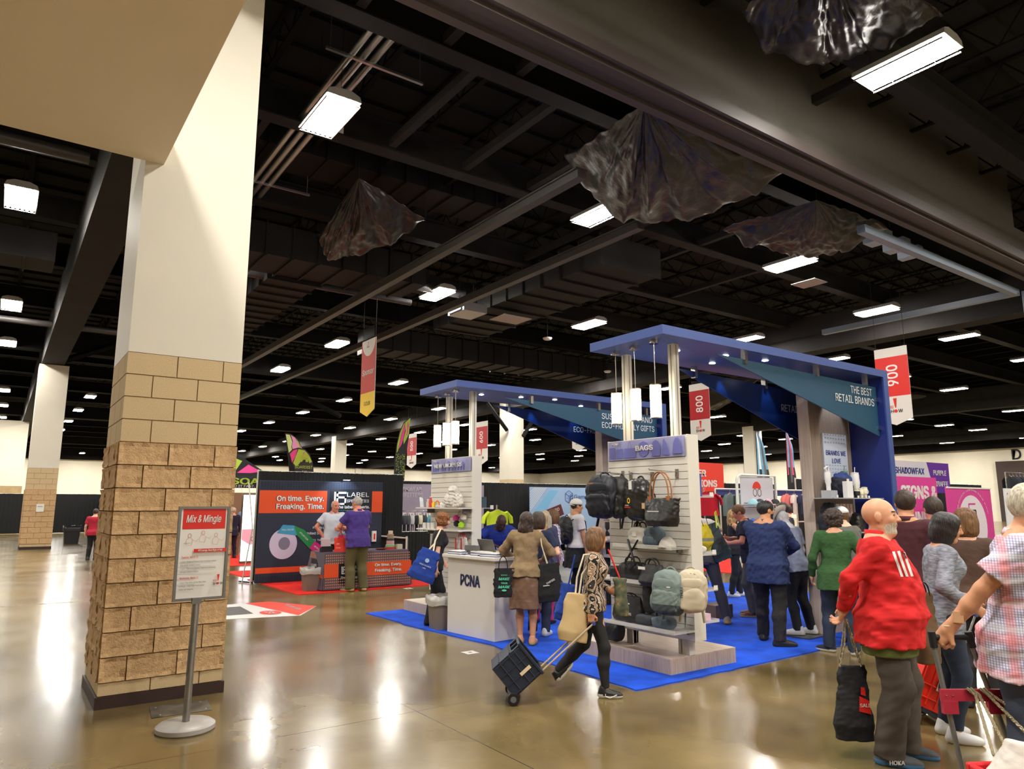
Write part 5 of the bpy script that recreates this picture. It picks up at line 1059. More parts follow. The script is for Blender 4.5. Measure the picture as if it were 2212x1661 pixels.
        F.noise({'curly': .014, 'long': .005, 'verylong': .007, 'bob': .003}.get(hst, .0025), {'curly': 55, 'verylong': 26}.get(hst, 30), seed+3, (1, 1, .5 if hst != 'curly' else 1))
        P, Q = F.mesh(); obj('hair', (P, Q, None), HAIR[hcol], t, smooth=True, world=False)
    if hat: hat(t, HM, hs)
    t_info = dict(t=t, HM=HM, T=T, sh=sh, el=el, wr=wr_, an=an, kn=kn, s=s, hj=hj, W=Matrix.Translation((x, y, z0)) @ Matrix.Rotation(AZ_P(x, y, face), 4, 'Z'))
    return t_info
def AZ_W(face): return math.radians(90-35.56+face-90)      # face 0 = looking away from the camera's side of the hall, -90 = to the right
def AZ_P(x, y, face): return math.atan2(y, x)-math.pi/2+math.radians(face)      # 0 = back turned to the camera, -90 = profile to the right
def tubes(name, info, pts, r, m, n=8, flat=1.): return obj(name, MB().tube(pts, r, n, flat=flat), m, info['t'], world=False, smooth=True)
def lanyard(info, m=None, badge=True):
    T = info['T']; s = info['s']; m = m or mat('lanyard_blue', lin(40, 60, 110), .7)
    for q in (-1, 1): obj('lanyard', MB().tube([T @ Vector((q*.07*s, -.02*s, .55*s)), T @ Vector((q*.065*s, .10*s, .46*s)), T @ Vector((q*.03*s, .135*s, .28*s)), T @ Vector((0, .138*s, .18*s))], .005, 6, flat=2), m, info['t'], world=False)
    if badge:
        mb = MB().box(-.042*s, .042*s, .135*s, .139*s, .07*s, .18*s); mb.xf(T); obj('name_badge', mb, WHT, info['t'], world=False)
def glasses(info):
    HM = info['HM']; G = mat('glasses_frame', (.02, .02, .02), .3)
    mb = MB()
    for q in (-1, 1):
        mb.tube([HM @ Vector((q*.031+.020*math.cos(a), .092, .012+.014*math.sin(a))) for a in [2*math.pi*k/14 for k in range(15)]], .0018, 5); mb.tube([HM @ Vector((q*.051, .09, .016)), HM @ Vector((q*.082, -.01, .016))], .0018, 5)
    mb.tube([HM @ Vector((-.012, .096, .014)), HM @ Vector((.012, .096, .014))], .0018, 5); obj('glasses', mb, G, info['t'], world=False)
def cap(m, m2=None, back=False, brimc=None):
    def f(t, HM, hs):
        M = HM @ Matrix.Rotation(math.pi if back else 0, 4, 'Z'); mb = MB(); rows = []
        for k in range(9):
            a = math.pi/2*k/8; rows.append([M @ Vector((.097*math.cos(a)*math.cos(b), -.014*(-1 if back else 1)+.117*math.cos(a)*math.sin(b), .036+.108*math.sin(a)**.9)) for b in [2*math.pi*j/28 for j in range(28)]])
        mb.grid(rows, cv=True)
        if m2: mb.m = [1 if (i % 28) > 14 else 0 for i in range(len(mb.f))]
        obj('cap', mb, [m, m2 or m], t, smooth=True, world=False, solid=.003)
        rows = [[M @ Vector((r*.078*math.sin(a), .06+.105*r*math.cos(a)*.9+(.03 if r < .5 else 0), .045-.02*(r-.4)-.035*abs(math.sin(a))**2*.5)) for a in [-1.5+3*j/12 for j in range(13)]] for r in (.55, .8, 1.05)]
        obj('cap_brim', MB().grid(rows), brimc or m, t, smooth=True, world=False, solid=.004)
    return f
# ================= PEOPLE IN THE HALL =================
ZEB = ramp_mat('zebra_jersey', [(0, lin(30, 24, 22)), (.42, lin(30, 24, 22)), (.46, lin(205, 190, 168)), (.72, lin(205, 190, 168)), (.76, lin(150, 118, 92))], .7, 5.5, (1.6, 1, 2.2), tex='wave', dist=9, det=3, const=True)
def plaid_mat():
    m = bpy.data.materials.new('plaid_cotton'); m.use_nodes = True; nt = m.node_tree; b = nt.nodes['Principled BSDF']; N = nt.nodes.new; K = nt.links.new; b.inputs['Roughness'].default_value = .8
    tc = N('ShaderNodeTexCoord')
    def wave(d, sc, prof='SIN', lo=.5, hi=.9):
        w_ = N('ShaderNodeTexWave'); w_.bands_direction = d; w_.inputs['Scale'].default_value = sc; w_.inputs['Distortion'].default_value = .15; w_.inputs['Detail Scale'].default_value = 3; K(tc.outputs['Object'], w_.inputs['Vector'])
        r = N('ShaderNodeMapRange'); r.inputs[1].default_value = lo; r.inputs[2].default_value = hi; K(w_.outputs['Fac'], r.inputs[0]); return r.outputs[0]
    def mix(f, a, c, k=1.):
        x = N('ShaderNodeMix'); x.data_type = 'RGBA'; mm = N('ShaderNodeMath'); mm.operation = 'MULTIPLY'; mm.inputs[1].default_value = k; K(f, mm.inputs[0]); K(mm.outputs[0], x.inputs[0])
        if isinstance(a, tuple): x.inputs[6].default_value = a+(1,)
        else: K(a, x.inputs[6])
        x.inputs[7].default_value = c+(1,); return x.outputs[2]
    c = mix(wave('Y', 24), lin(212, 208, 222), lin(112, 116, 160), .75); c = mix(wave('Z', 24), c, lin(112, 116, 160), .6)
    c = mix(wave('Y', 2.2, lo=.6, hi=.95), c, lin(222, 110, 104), .5); c = mix(wave('Z', 1.7, lo=.65, hi=.95), c, lin(222, 110, 104), .4); c = mix(wave('Z', 2.5, lo=.75, hi=.95), c, lin(235, 235, 240), .35)
    K(c, b.inputs['Base Color']); return m
PLD = plaid_mat()
info = {}
SANDAL = mat('gold_sandal', lin(190, 160, 90), .4)
info['trolley'] = person('woman in zebra-print top and black leggings pulling a navy crate', 4.62, 5.17, -90, H=1.52, fem=True, g=1.02, lean=3, head=(12, 2, 0), z0=0, vox=.0065,
    feet=((-.09, -.34, .10), (.09, .10, 0)), heel=(-48, 0), toe=(0, 0), hands=((-.12, .16, .92), (.19, -.02, .655)), pole=((-1, -1, 0), (.3, -1, 0)), palm=((1, 0, 0), (-1, 0, .0)), curl=(.6, .95), skin='tan', hair=('bob', 'brown'), top=('long', ZEB), hem=-.06, bottom=('slim', BLK_C), shoe=(BLKSH, SOLEW), seed=4, wr=.004)
info['tan'] = person('woman with long dark hair in a tan blazer and satin skirt at the counter', 5.50, 7.40, -8, H=1.63, fem=True, g=1.06, lean=6, head=(4, 0, 2), feet=((-.07, .0, 0), (.09, -.03, 0)), toe=(4, -4), hands=((-.22, .34, 1.0), (.20, .30, 1.0)), pole=((-1, -.3, -.3), (1, -.6, -.2)), palm=((.4, 0, -1), (-.4, 0, -1)), curl=(.3, .3),
    skin='tan', hair=('long', 'dkbrown'), top=('jacket', cloth('tan_blazer', lin(138, 116, 86))), hem=-.07, bottom=('skirt', mat('brown_satin', lin(118, 90, 72), .38, bump=.25, bscale=9, stretch=(1, 1, 3))), shoe=(SK['tan'], SANDAL), vox=.0075, seed=2, wr=.0055)
info['curly'] = person('woman with short auburn curls in black carrying a royal blue tote', 5.30, 9.35, -82, H=1.60, fem=True, g=1.0, lean=9, head=(0, 10, 0), feet=((-.08, .05, 0), (.08, -.08, 0)), hands=((-.20, .16, .86), (.22, -.02, .74)), pole=((-1, -1, 0), (.4, -1, 0)), palm=((1, 0, 0), (-1, 0, 0)), skin='fair', hair=('curly', 'auburn'), top=('tee', BLK_C), hem=-.08, bottom=('wide', cloth('black_trouser', (.008, .008, .009))), seed=6, vox=.0085)
info['navyw'] = person('dark-haired person in navy shirt and cuffed jeans beside the tan blazer', 6.0, 7.78, -18, H=1.62, fem=True, g=1.05, feet=((-.09, 0, 0), (.10, -.02, 0)), hands=((-.2, .3, 1.0), (.22, .2, .95)), skin='fair', hair=('bob', 'dkbrown'), top=('tee', cloth('navy_knit', lin(28, 36, 66))), bottom=('pants', DENIM), shoe=(WHSH, SOLEW), seed=7)
info['purple'] = person('man in purple polo and olive cargo trousers at the label table', 6.05, 13.83, 25, H=1.86, g=1.18, belly=.05, lean=4, head=(28, 6, 0), feet=((-.13, .02, 0), (.13, -.04, 0)), toe=(35, 0), hands=((-.20, .40, 1.22), (.12, .38, 1.15)), pole=((-1, -.6, -.6), (1, -.6, -.4)), palm=((1, 0, -.2), (-1, 0, -.2)), curl=(.8, .6), skin='ruddy', hair=('crew', 'grey'), top=('tee', cloth('purple_pique', lin(66, 46, 122))), hem=-.14, bottom=('wide', OLIVE), shoe=(GRYSH, SOLET), collar=True, seed=8, wr=.005, vox=.011)
info['labelman'] = person('smiling man in pale polo with lanyard, hand on hip behind the table', 6.12, 15.35, 195, H=1.80, g=1.12, belly=.05, lean=4, head=(14, 8, 0), feet=((-.13, 0, 0), (.13, 0, 0)), hands=((-.10, .26, 1.18), (.22, .06, 1.0)), pole=((-1, -.4, -.3), (1.2, -.3, .1)), palm=((1, -.3, 0), (-1, 0, 0)), curl=(.5, .3), skin='ruddy', hair=('fringe', 'grey'), top=('tee', cloth('pale_blue_polo', lin(196, 200, 212))), bottom=('pants', CHINO), collar=True, seed=9, vox=.011)
lanyard(info['labelman'])
info['bald'] = person('bald man in blue shirt bending over behind the white counter', 6.78, 9.95, 195, H=1.74, g=1.1, lean=42, head=(0, 30, 0), hip=(0, -.12), feet=((-.12, -.05, 0), (.12, -.05, 0)), hands=((-.18, .42, 1.08), (.18, .42, 1.08)), pole=((-1, -.2, 0), (1, -.2, 0)), palm=((0, 0, -1), (0, 0, -1)), curl=(.2, .2), skin='dark', hair=('bald', None), top=('tee', cloth('royal_polo', lin(28, 50, 140))), bottom=('pants', CHINO), collar=True, seed=10, vox=.010)
lanyard(info['bald'], WHT)
info['blond'] = person('woman with waist-length strawberry blonde hair in magenta trousers', 6.62, 8.50, -25, H=1.60, fem=True, hands=((-.22, .12, .9), (.2, .2, .95)), skin='fair', hair=('verylong', 'blonde'), top=('tee', cloth('navy_top', lin(24, 30, 60))), bottom=('pants', cloth('magenta_trouser', lin(180, 26, 92))), shoe=(BLKSH, SOLEB), seed=11)
info['floral'] = person('woman with brown hair in floral blouse and jeans facing left', 7.70, 9.55, 88, H=1.63, fem=True, g=1.05, hands=((-.22, .1, .9), (.2, .18, .95)), skin='fair', hair=('bob', 'brown'), top=('crop34', ramp_mat('floral_print', [(.0, lin(70, 60, 110)), (.45, lin(215, 205, 220)), (.6, lin(110, 100, 160)), (.7, lin(190, 60, 110))], .8, 26, tex='noise', const=True)), bottom=('pants', DENL), shoe=(WHSH, SOLEW), seed=12)
info['greyhair'] = person('person with grey-blonde hair behind the floral blouse', 7.35, 9.35, 20, H=1.62, fem=True, skin='fair', hair=('long', 'silver'), top=('long', cloth('dusk_top', lin(70, 70, 96))), bottom=('pants', DENL), seed=13)
info['cap'] = person('man in white T-shirt and backward white cap with black backpack', 8.60, 10.05, -62, H=1.80, g=1.05, head=(-12, 4, 0), feet=((-.12, .0, 0), (.12, -.05, 0)), hands=((-.2, .22, .98), (.25, .10, .84)), skin='tan', beard=None, hair=('crew', 'dkbrown'), top=('tee', cloth('white_tee', lin(222, 218, 218))), hem=-.02, bottom=('pants', BLK_C), hat=cap(mat('white_cap', lin(225, 220, 212), .7), back=True), seed=14, vox=.010)
M = Field((-.4, -.3, .45), (.4, .35, 1.1), .012); M.loft(Matrix.Translation((0, 0, .93)), [(-.34, .25, .2, -.02), (-.1, .215, .17, -.015), (.1, .19, .145, 0)], k=.01); M.noise(.012, 18, 3); P, Q = M.mesh(); obj('tied_jacket', (P, Q, None), BLK_C, info['cap']['t'], smooth=True, world=False)
info['cardigan'] = person('laughing blonde woman in grey cardigan with lanyard, hands together', 8.80, 9.28, 135, H=1.68, fem=True, head=(8, 0, 0), hands=((-.02, .34, 1.10), (.06, .36, 1.12)), pole=((-1, -.5, -.6), (1, -.5, -.6)), palm=((1, 0, .2), (-1, 0, .2)), curl=(.25, .25), skin='fair', hair=('long', 'blonde'), top=('jacket', cloth('grey_cardigan', lin(165, 160, 160))), bottom=('pants', BLK_C), seed=15)
lanyard(info['cardigan'], mat('orange_lanyard', lin(220, 110, 60), .7))
mb = MB().grid([[(x_, .125+.025*math.cos(x_*22), z_) for x_ in (-.06, -.03, 0, .03, .06)] for z_ in (.86, 1.0, 1.15, 1.28, 1.40)]); obj('blouse_front', mb, BLK_C, info['cardigan']['t'], world=False, solid=.01, smooth=True)
info['ltblue'] = person('person in pale blue shirt half hidden by the hanging backpack', 9.38, 9.32, 30, H=1.62, top=('long', cloth('pale_blue_shirt', lin(190, 205, 230))), bottom=('pants', CHINO), hair=('crew', 'dkbrown'), seed=16)
info['bend'] = person('man in white T-shirt leaning in with a yellow drawstring bag on his back', 8.55, 7.15, 22, H=1.80, g=1.08, lean=24, hip=(0, -.06), head=(10, 12, 0), feet=((-.30, .12, 0), (.30, -.12, 0)), toe=(20, -30), hands=((-.25, .38, 1.05), (.18, .36, 1.22)), pole=((-1, 0, 0), (1.2, -.1, .3)), palm=((1, 0, 0), (-1, 0, 0)), curl=(.6, .8), skin='fair', hair=('short', 'auburn'), top=('tee', cloth('white_tee2', lin(215, 208, 206))), hem=-.04, bottom=('pants', GREYP), shoe=(mat('taupe_shoe', lin(150, 135, 120), .6), SOLET), seed=17)
info['blonde'] = person('smiling woman with shoulder-length blonde hair in black tank top', 11.45, 8.80, -72, H=1.62, fem=True, g=.95, head=(4, 3, 0), hands=((-.10, .26, 1.02), (.16, .28, .98)), pole=((-1, -.8, -.3), (1, -.8, -.3)), palm=((1, 0, 0), (-1, 0, 0)), skin='tan', hair=('long', 'blonde'), top=('tank', BLK_C), bottom=('pants', BLK_C), shoe=(WHSH, SOLEW), seed=18, feet=((-.08, .1, 0), (.1, -.12, 0)))
info['manl'] = person('man with short brown hair in black polo looking down to the left', 9.70, 7.15, 92, H=1.72, g=1.1, lean=8, head=(6, 22, 0), hands=((-.12, .32, 1.1), (.12, .34, 1.16)), pole=((-1, -.7, -.5), (1, -.7, -.5)), palm=((1, 0, 0), (-1, 0, 0)), curl=(.6, .6), skin='ruddy', hair=('short', 'brown'), top=('tee', cloth('midnight_polo', lin(22, 26, 46))), bottom=('pants', GREYP), shoe=(mat('oxblood_shoe', lin(90, 40, 40), .4), SOLET), seed=19, collar=True)
info['navy'] = person('heavyset man in navy shirt and glasses standing with back turned', 8.02, 5.66, -22, H=1.76, g=1.30, belly=.05, head=(-38, 2, 0), feet=((-.17, .16, 0), (.15, -.12, 0)), toe=(15, -55), hands=((-.05, .38, 1.12), (.16, .34, 1.10)), pole=((-1.2, -.5, -.5), (1.2, -.5, -.5)), palm=((1, 0, 0), (-1, 0, 0)), curl=(.6, .6), skin='tan', beard='black', hair=('short', 'black'), top=('long', cloth('navy_shirt', lin(34, 48, 92))), hem=-.20, bottom=('pants', cloth('black_chino', lin(34, 32, 34))), shoe=(BLKSH, SOLEB), seed=20, vox=.0075, wr=.006, collar=True)
glasses(info['navy'])
MANN = mat('mannequin_white', lin(212, 210, 214), .35)
def bucket(t, HM, hs):
    hm_ = mat('cream_bucket_hat', lin(205, 196, 188), .8); rows = []; M = HM @ Matrix.Translation((0, .02, .0)) @ Matrix.Rotation(math.radians(-28), 4, 'X')
    for r, z in ((.0, .17), (.06, .168), (.095, .14), (.108, .07), (.112, .055), (.15, .05), (.195, .062)): rows.append([M @ Vector((r*math.cos(a), r*1.12*math.sin(a), z+(.035*abs(math.cos(a)) if r > .14 else 0))) for a in [2*math.pi*j/30 for j in range(30)]])
    obj('bucket_hat', MB().grid(rows, cv=True), hm_, t, smooth=True, world=False, solid=.004)
info['mann'] = person('white mannequin in grey-blue polo, black trousers and cream brimmed hat', 8.83, 5.78, 60, H=1.64, g=1.0, lean=10, side=0, head=(0, 32, 0), z0=.03, feet=((-.10, -.02, 0), (.12, -.08, 0)), toe=(35, 20), hands=((-.30, .12, .83), (.27, .12, .83)), palm=((1, 0, 0), (-1, 0, 0)), curl=(.2, .2), skin=MANN, hair=('bald', None), top=('tee', cloth('grey_blue_polo', lin(138, 146, 172))), hem=-.08, bottom=('pants', BLK_C), shoe=(WHSH, SOLEW), cat='mannequin', hat=bucket, seed=21)
obj('stand_plate', MB().box(-.24, .34, -.25, .25, -.018, -.004), mat('stand_steel', lin(110, 110, 115), .3, metal=.8), info['mann']['t'], world=False)
info['behind'] = person('dark-haired man glimpsed behind the mannequin holding a phone', 11.1, 7.45, 95, H=1.74, skin='fair', hair=('short', 'dkbrown'), top=('tee', cloth('ink_tee', lin(30, 34, 60))), bottom=('pants', CHINO), seed=22)
info['green'] = person('curly-haired person in green blouse and dark jeans seen from behind', 8.22, 4.85, 2, H=1.67, fem=True, g=1.20, belly=.02, lean=4, feet=((-.14, .05, 0), (.12, -.06, 0)), toe=(60, -10), hands=((-.28, .08, .86), (.30, .12, .9)), skin='warm', hair=('curly', 'dkbrown'), top=('long', cloth('green_blouse', lin(46, 82, 42))), hem=-.18, bottom=('pants', DENIM), shoe=(mat('navy_slip_on', lin(30, 34, 60), .7), SOLEW), seed=23, vox=.0075, wr=.006, z0=0.)
info['greycap'] = person('person in grey sweatshirt and blue-and-white trucker cap leaning left', 8.98, 5.02, 55, H=1.70, g=1.05, lean=16, head=(14, 6, 0), hands=((-.12, .36, 1.12), (.1, .36, 1.15)), skin='fair', hair=('short', 'brown'), top=('long', cloth('grey_sweat', lin(92, 90, 84))), bottom=('pants', DENIM), hat=cap(mat('sky_cap', lin(120, 175, 215), .7), WHSH, brimc=mat('blue_brim', lin(62, 92, 165), .6)), seed=24)
info['red'] = person('bald man in red pullover, hands behind his back holding a bag', 5.17, 2.72, -92, H=1.76, hsc=1.1, g=1.22, belly=.12, head=(-2, -2, 0), z0=0, feet=((-.13, .06, 0), (.13, -.04, 0)), toe=(-4, 4), hands=((-.10, -.26, .97), (.10, -.26, .985)), pole=((-1.2, -.6, 0), (1.0, -.7, .1)), palm=((0, -1, 0), (0, -1, 0)), curl=(.7, .55),
    skin='warm', beard='silver', hair=('bald', None), top=('long', cloth('red_fleece', lin(196, 26, 28))), hem=-.17, bottom=('wide', cloth('brown_grey_slack', lin(72, 64, 58))), shoe=(mat('slate_runner', lin(78, 80, 84), .7), mat('blue_sole', lin(70, 120, 165), .6)), vox=.0055, seed=25, wr=.0065)
i_ = info['red']; T = i_['T']; s_ = i_['s']
rows = [[T @ Vector((.078*math.cos(a)*s_*1.05, (-.006+.078*math.sin(a))*s_, (.545+dz-.02*max(0, math.sin(a)))*s_)) for a in [math.pi/2+.25+(2*math.pi-.5)*k/24 for k in range(25)]] for dz in (-.02, .055)]
obj('collar', MB().grid(rows), MATS['red_fleece'], i_['t'], world=False, smooth=True, solid=.005)
Fh = Field((-.36, -.34, .66), (.36, .46, .80), .008); 
Fh.loft(Matrix.Translation((0, 0, .93*s_)), [(-.235, .245, .175, .015), (-.16, .25, .18, .02), (-.1, .25, .18, .02)], k=.01); P, Q = Fh.mesh(); obj('olive_undershirt', (P, Q, None), cloth('olive_hem', lin(84, 92, 42)), i_['t'], world=False, smooth=True)
from mathutils.bvhtree import BVHTree
def decal(o, quad, dirn, m, name='print', n=10, k=4, off=.004, back=.6):
    """lay a strip (4 local points) onto the surface of o, cast along dirn"""
    me = o.data; bv = BVHTree.FromPolygons([v.co.copy() for v in me.vertices], [tuple(p.vertices) for p in me.polygons]); a, b, c, d = [Vector(q) for q in quad]; dv = Vector(dirn).normalized(); rows = []
    for i in range(n+1):
        r = []
        for j in range(k+1):
            p = a.lerp(d, i/n).lerp(b.lerp(c, i/n), j/k); h_, nn, _, _ = bv.ray_cast(p-dv*back, dv); r.append((h_ if h_ is not None else p)-dv*off)
        rows.append(r)
    return obj(name, MB().grid(rows), m, o.parent, world=False, smooth=True)
def child(t, nm): return [c for c in t.children if c.name.split('.')[0] == nm][0]
shr = child(i_['t'], 'shirt')
for k in range(3): y_ = .085+.030*k; decal(shr, [(.3, y_, 1.40), (.3, y_+.016, 1.40), (.3, y_+.056, 1.235), (.3, y_+.040, 1.235)], (-1, 0, 0), WHT, 'white_stripe')
info['maroon'] = person('tall man in maroon polo with dark hair behind the red pullover', 7.2, 3.50, -20, H=1.86, g=1.1, skin='tan', hair=('short', 'dkbrown'), top=('tee', cloth('maroon_polo', lin(70, 30, 38))), bottom=('pants', CHINO), z0=0, seed=26, collar=True, head=(30, 0, 0))
info['chambray'] = person('man in pale chambray shirt standing before the magenta banners', 8.05, 3.62, 10, H=1.80, g=1.1, skin='ruddy', hair=('short', 'dkbrown'), top=('long', cloth('chambray', lin(128, 145, 190))), bottom=('pants', CHINO), z0=0, seed=27, collar=True, head=(10, 0, 0))
info['greyw'] = person('black-haired woman in grey heathered top and jeans, head tilted right', 5.95, 2.70, -72, H=1.68, fem=True, g=1.12, head=(-10, 12, 14), lean=6, z0=0, hands=((-.15, .25, 1.0), (.22, .15, .98)), skin='warm', hair=('bob', 'black'), top=('crop34', ramp_mat('grey_heather', [(.3, lin(92, 96, 110)), (.6, lin(140, 144, 156)), (.8, lin(175, 178, 188))], .85, 22, (1, 1, 4))), hem=-.14, bottom=('slim', DENIM), shoe=(WHSH, SOLEW), vox=.0065, seed=28, wr=.006)
info['browntop'] = person('woman with light brown hair behind the black-haired woman', 7.02, 2.90, -10, H=1.70, fem=True, skin='fair', hair=('bob', 'brown'), top=('tee', cloth('umber_top', lin(80, 60, 50))), bottom=('pants', CHINO), z0=0, seed=29)
info['plaid'] = person('grey-haired man in red and blue plaid shirt pulling a folding cart', 4.66, 1.68, -88, H=1.84, hsc=1.06, g=1.18, belly=.09, lean=7, hip=(0, -.03), head=(-6, 16, 0), z0=0, feet=((-.12, .18, 0), (.12, -.16, 0)), hands=((-.2, .25, .95), (.17, -.37, 1.02)), pole=((-1, -.6, 0), (.5, -1, .2)), palm=((1, 0, 0), (-.6, .6, 0)), curl=(.5, 1.0),
    skin='tan', hair=('short', 'silver'), top=('tee', PLD), hem=-.17, bottom=('pants', cloth('blue_grey_jeans', lin(62, 72, 90), var=.2)), shoe=(BLKSH, SOLEB), vox=.0055, seed=30, wr=.006, sleeve_loose=.02, collar=True)
glasses(info['plaid']); lanyard(info['plaid'], BLK_C)
obj('bracelet', MB().tube([info['plaid']['wr'][1]+Vector((.032*math.cos(a), .032*math.sin(a), .012+.004*math.sin(a))) for a in [2*math.pi*k/16 for k in range(17)]], .004, 6), mat('woven_bracelet', lin(200, 190, 150), .7), info['plaid']['t'], world=False)
w_ = info['plaid']['wr'][1]*.7+info['plaid']['el'][1]*.3; obj('bandage', MB().box(w_.x+.030, w_.x+.038, w_.y-.03, w_.y+.02, w_.z-.03, w_.z+.03), mat('bandage', lin(205, 160, 120), .8), info['plaid']['t'], world=False)
info['suit'] = person('grey-haired person in navy suit by the glowing light box', 6.30, 24.3, 20, H=1.60, skin='fair', hair=('short', 'silver'), top=('long', cloth('navy_suit', lin(30, 36, 60))), hem=-.16, bottom=('pants', cloth('navy_suit_leg', lin(26, 30, 52))), vox=.014, seed=31)
info['suit2'] = person('person in dark cap behind the navy suit', 6.9, 25.0, 190, H=1.72, skin='tan', hair=('short', 'dkbrown'), top=('tee', cloth('sky_shirt', lin(110, 140, 185))), bottom=('pants', CHINO), vox=.014, seed=32, hat=cap(DENIM))
info['leftp'] = person('person in crimson shirt just visible left of the near column', 2.60, 26.2, -20, H=1.58, g=1.1, skin='fair', hair=('short', 'dkbrown'), top=('tee', cloth('crimson_shirt', lin(170, 30, 56))), bottom=('pants', BLK_C), vox=.014, seed=33, z0=0)
info['far1'] = person('distant visitor in a dark jacket behind the grey polo mannequin stand', 14.0, 9.3, 100, H=1.7, skin='fair', hair=('short', 'dkbrown'), top=('long', CHINO), bottom=('pants', DENIM), vox=.014, seed=34, z0=0)
info['far2'] = person('visitor with grey hair at the far right booths behind the plaid shirt', 9.3, 2.9, 20, H=1.66, skin='fair', hair=('short', 'grey'), top=('long', cloth('slate_top', lin(70, 72, 84))), bottom=('pants', CHINO), vox=.014, seed=35, z0=0)
# ================= BAGS =================
def Rz(a): return Matrix.Rotation(a, 4, 'Z')
def bagframe(c, rz=0., tilt=0., roll=0.): return Matrix.Translation(c) @ Rz(rz) @ Matrix.Rotation(tilt, 4, 'X') @ Matrix.Rotation(roll, 4, 'Y')
def rot3(M): return [[M[i][j] for j in range(3)] for i in range(3)]
WEST = -math.pi/2     # a bag whose front (local -y) faces -X
def backpack(label, c, w_, d_, h_, m, rz=WEST, tilt=0., m2=None, pocket=True, straps=True, tag_=None, logo=None, seed=1, group=None, vox=.008, roll=0., cat='backpack', side_pocket=False):
    """body, front pocket, top handle, hanging straps, zip line; c = centre of the body"""
    t = thing(cat, label, cat, (c[0], c[1], c[2]-h_/2), 0, group); M = bagframe(c, rz, tilt, roll); R = rot3(M); V_ = lambda *q: M @ Vector(q); c0 = np.array(c); r = max(w_, h_, d_)*.75
    F = Field(c0-r, c0+r, vox); F.ell(V_(0, 0, -.04*h_), (w_/2, d_/2, h_*.44), R, k=.02, p=3.2); F.ell(V_(0, 0, .18*h_), (w_*.44, d_*.42, h_*.32), R, k=.04, p=2.5); F.noise(.004, 24, seed); P, Q = F.mesh()
    L = (P[Q].mean(1)-c0) @ np.array(R); MI = (L[:, 2] < -h_*.24).astype(np.int32) if m2 else None
    obj('bag_body', (P, Q, MI), [m, m2] if m2 else m, t, smooth=True)
    if pocket:
        F = Field(c0-r, c0+r, vox); F.ell(V_(0, -d_*.42, -.17*h_), (w_*.40, d_*.17, h_*.25), R, k=.02, p=3.4); F.noise(.004, 26, seed+1); P, Q = F.mesh(); L = (P[Q].mean(1)-c0) @ np.array(R); obj('front_pocket', (P, Q, (L[:, 2] < -h_*.24).astype(np.int32) if m2 else None), [m, m2] if m2 else m, t, smooth=True)
        F = Field(c0-r, c0+r, vox); F.ell(V_(0, -d_*.40, .20*h_), (w_*.34, d_*.12, h_*.12), R, k=.02, p=3.2); P, Q = F.mesh(); obj('upper_pocket', (P, Q, None), m, t, smooth=True)
    if side_pocket: F = Field(c0-r, c0+r, vox); F.ell(V_(-w_*.46, 0, -.2*h_), (w_*.12, d_*.36, h_*.2), R, k=.02, p=2.6); P, Q = F.mesh(); obj('side_pocket', (P, Q, None), m, t, smooth=True)
    z = mat('zip_dark', (.01, .01, .01), .5); obj('zipper', MB().tube([V_(w_*.40*math.cos(a), -d_*.36, h_*(.02+.40*math.sin(a))) for a in [math.pi*k/14 for k in range(15)]], .004, 5), z, t)
    obj('top_handle', MB().tube([V_(w_*.16*math.cos(a), d_*.2, h_*.44+h_*.11*math.sin(a)) for a in [math.pi*k/9 for k in range(10)]], .011, 6, flat=.5), m, t, smooth=True)
    if straps:
        for q in (-1, 1): obj('shoulder_strap', MB().tube([V_(q*w_*.18, d_*.40, h_*.38), V_(q*w_*.30, d_*.75, h_*.1), V_(q*w_*.34, d_*.7, -h_*.25), V_(q*w_*.36, d_*.5, -h_*.48), V_(q*w_*.40, d_*.4, -h_*.72)], .016, 6, flat=.4), m, t, smooth=True)
    if tag_: mb = MB().box(-.022, .022, -d_*.62-.003, -d_*.62, h_*.24, h_*.24+tag_); mb.xf(M); obj('price_tag', mb, WHT, t)
    if logo: logo(Panel(V_(-w_/2, -d_*.505, -h_/2), M.to_3x3() @ Vector((1, 0, 0)), M.to_3x3() @ Vector((0, 0, 1)), t))
    return t
def tote(label, c, w_, d_, h_, m, rz=WEST, tilt=0., roll=0., top=1.0, bot=.85, handle=None, hm=None, hh=.25, hr=.006, sag=0., logo=None, seed=1, cat='tote bag', name='tote_bag', strap=None, gore=False, vox=.009, hw=.25):
    t = thing(name, label, cat, (c[0], c[1], c[2]-h_/2)); M = bagframe(c, rz, tilt, roll); V_ = lambda *q: M @ Vector(q); c0 = np.array(c); r = max(w_, h_)*.72+.03
    F = Field(c0-r, c0+r, vox); F.loft(M, [(-h_/2, w_/2*bot, d_*.42, 0), (-h_*.3, w_/2*(bot+.06), d_*.55, 0), (0, w_/2*(bot+top)/2, d_*.42, 0), (h_/2-.01, w_/2*top, d_*.16, 0), (h_/2, w_/2*top, d_*.14, 0)], p=2.8, k=.015)
    if sag: F.ell(V_(0, 0, h_/2+.02), (w_*.36, d_, sag), rot3(M), k=.02, op='s')
    F.noise(.0035, 15, seed); F.noise(.0018, 40, seed+2); P, Q = F.mesh(); obj('bag_body', (P, Q, None), m, t, smooth=True)
    if handle:
        for q in (-1, 1): obj('handle', MB().tube([V_(w_*hw*math.cos(a), q*d_*.14, h_/2-.03+hh*math.sin(a)**.8) for a in [math.pi*k/14 for k in range(15)]], hr, 7, flat=.6), hm or m, t, smooth=True)
    if strap:
        for s_ in strap: obj('strap', MB().tube(s_, hr, 7), hm or m, t, smooth=True)
    if logo: logo(Panel(V_(-w_/2, -d_*.56, -h_/2), M.to_3x3() @ Vector((1, 0, 0)), M.to_3x3() @ Vector((0, 0, 1)), t))
    return t
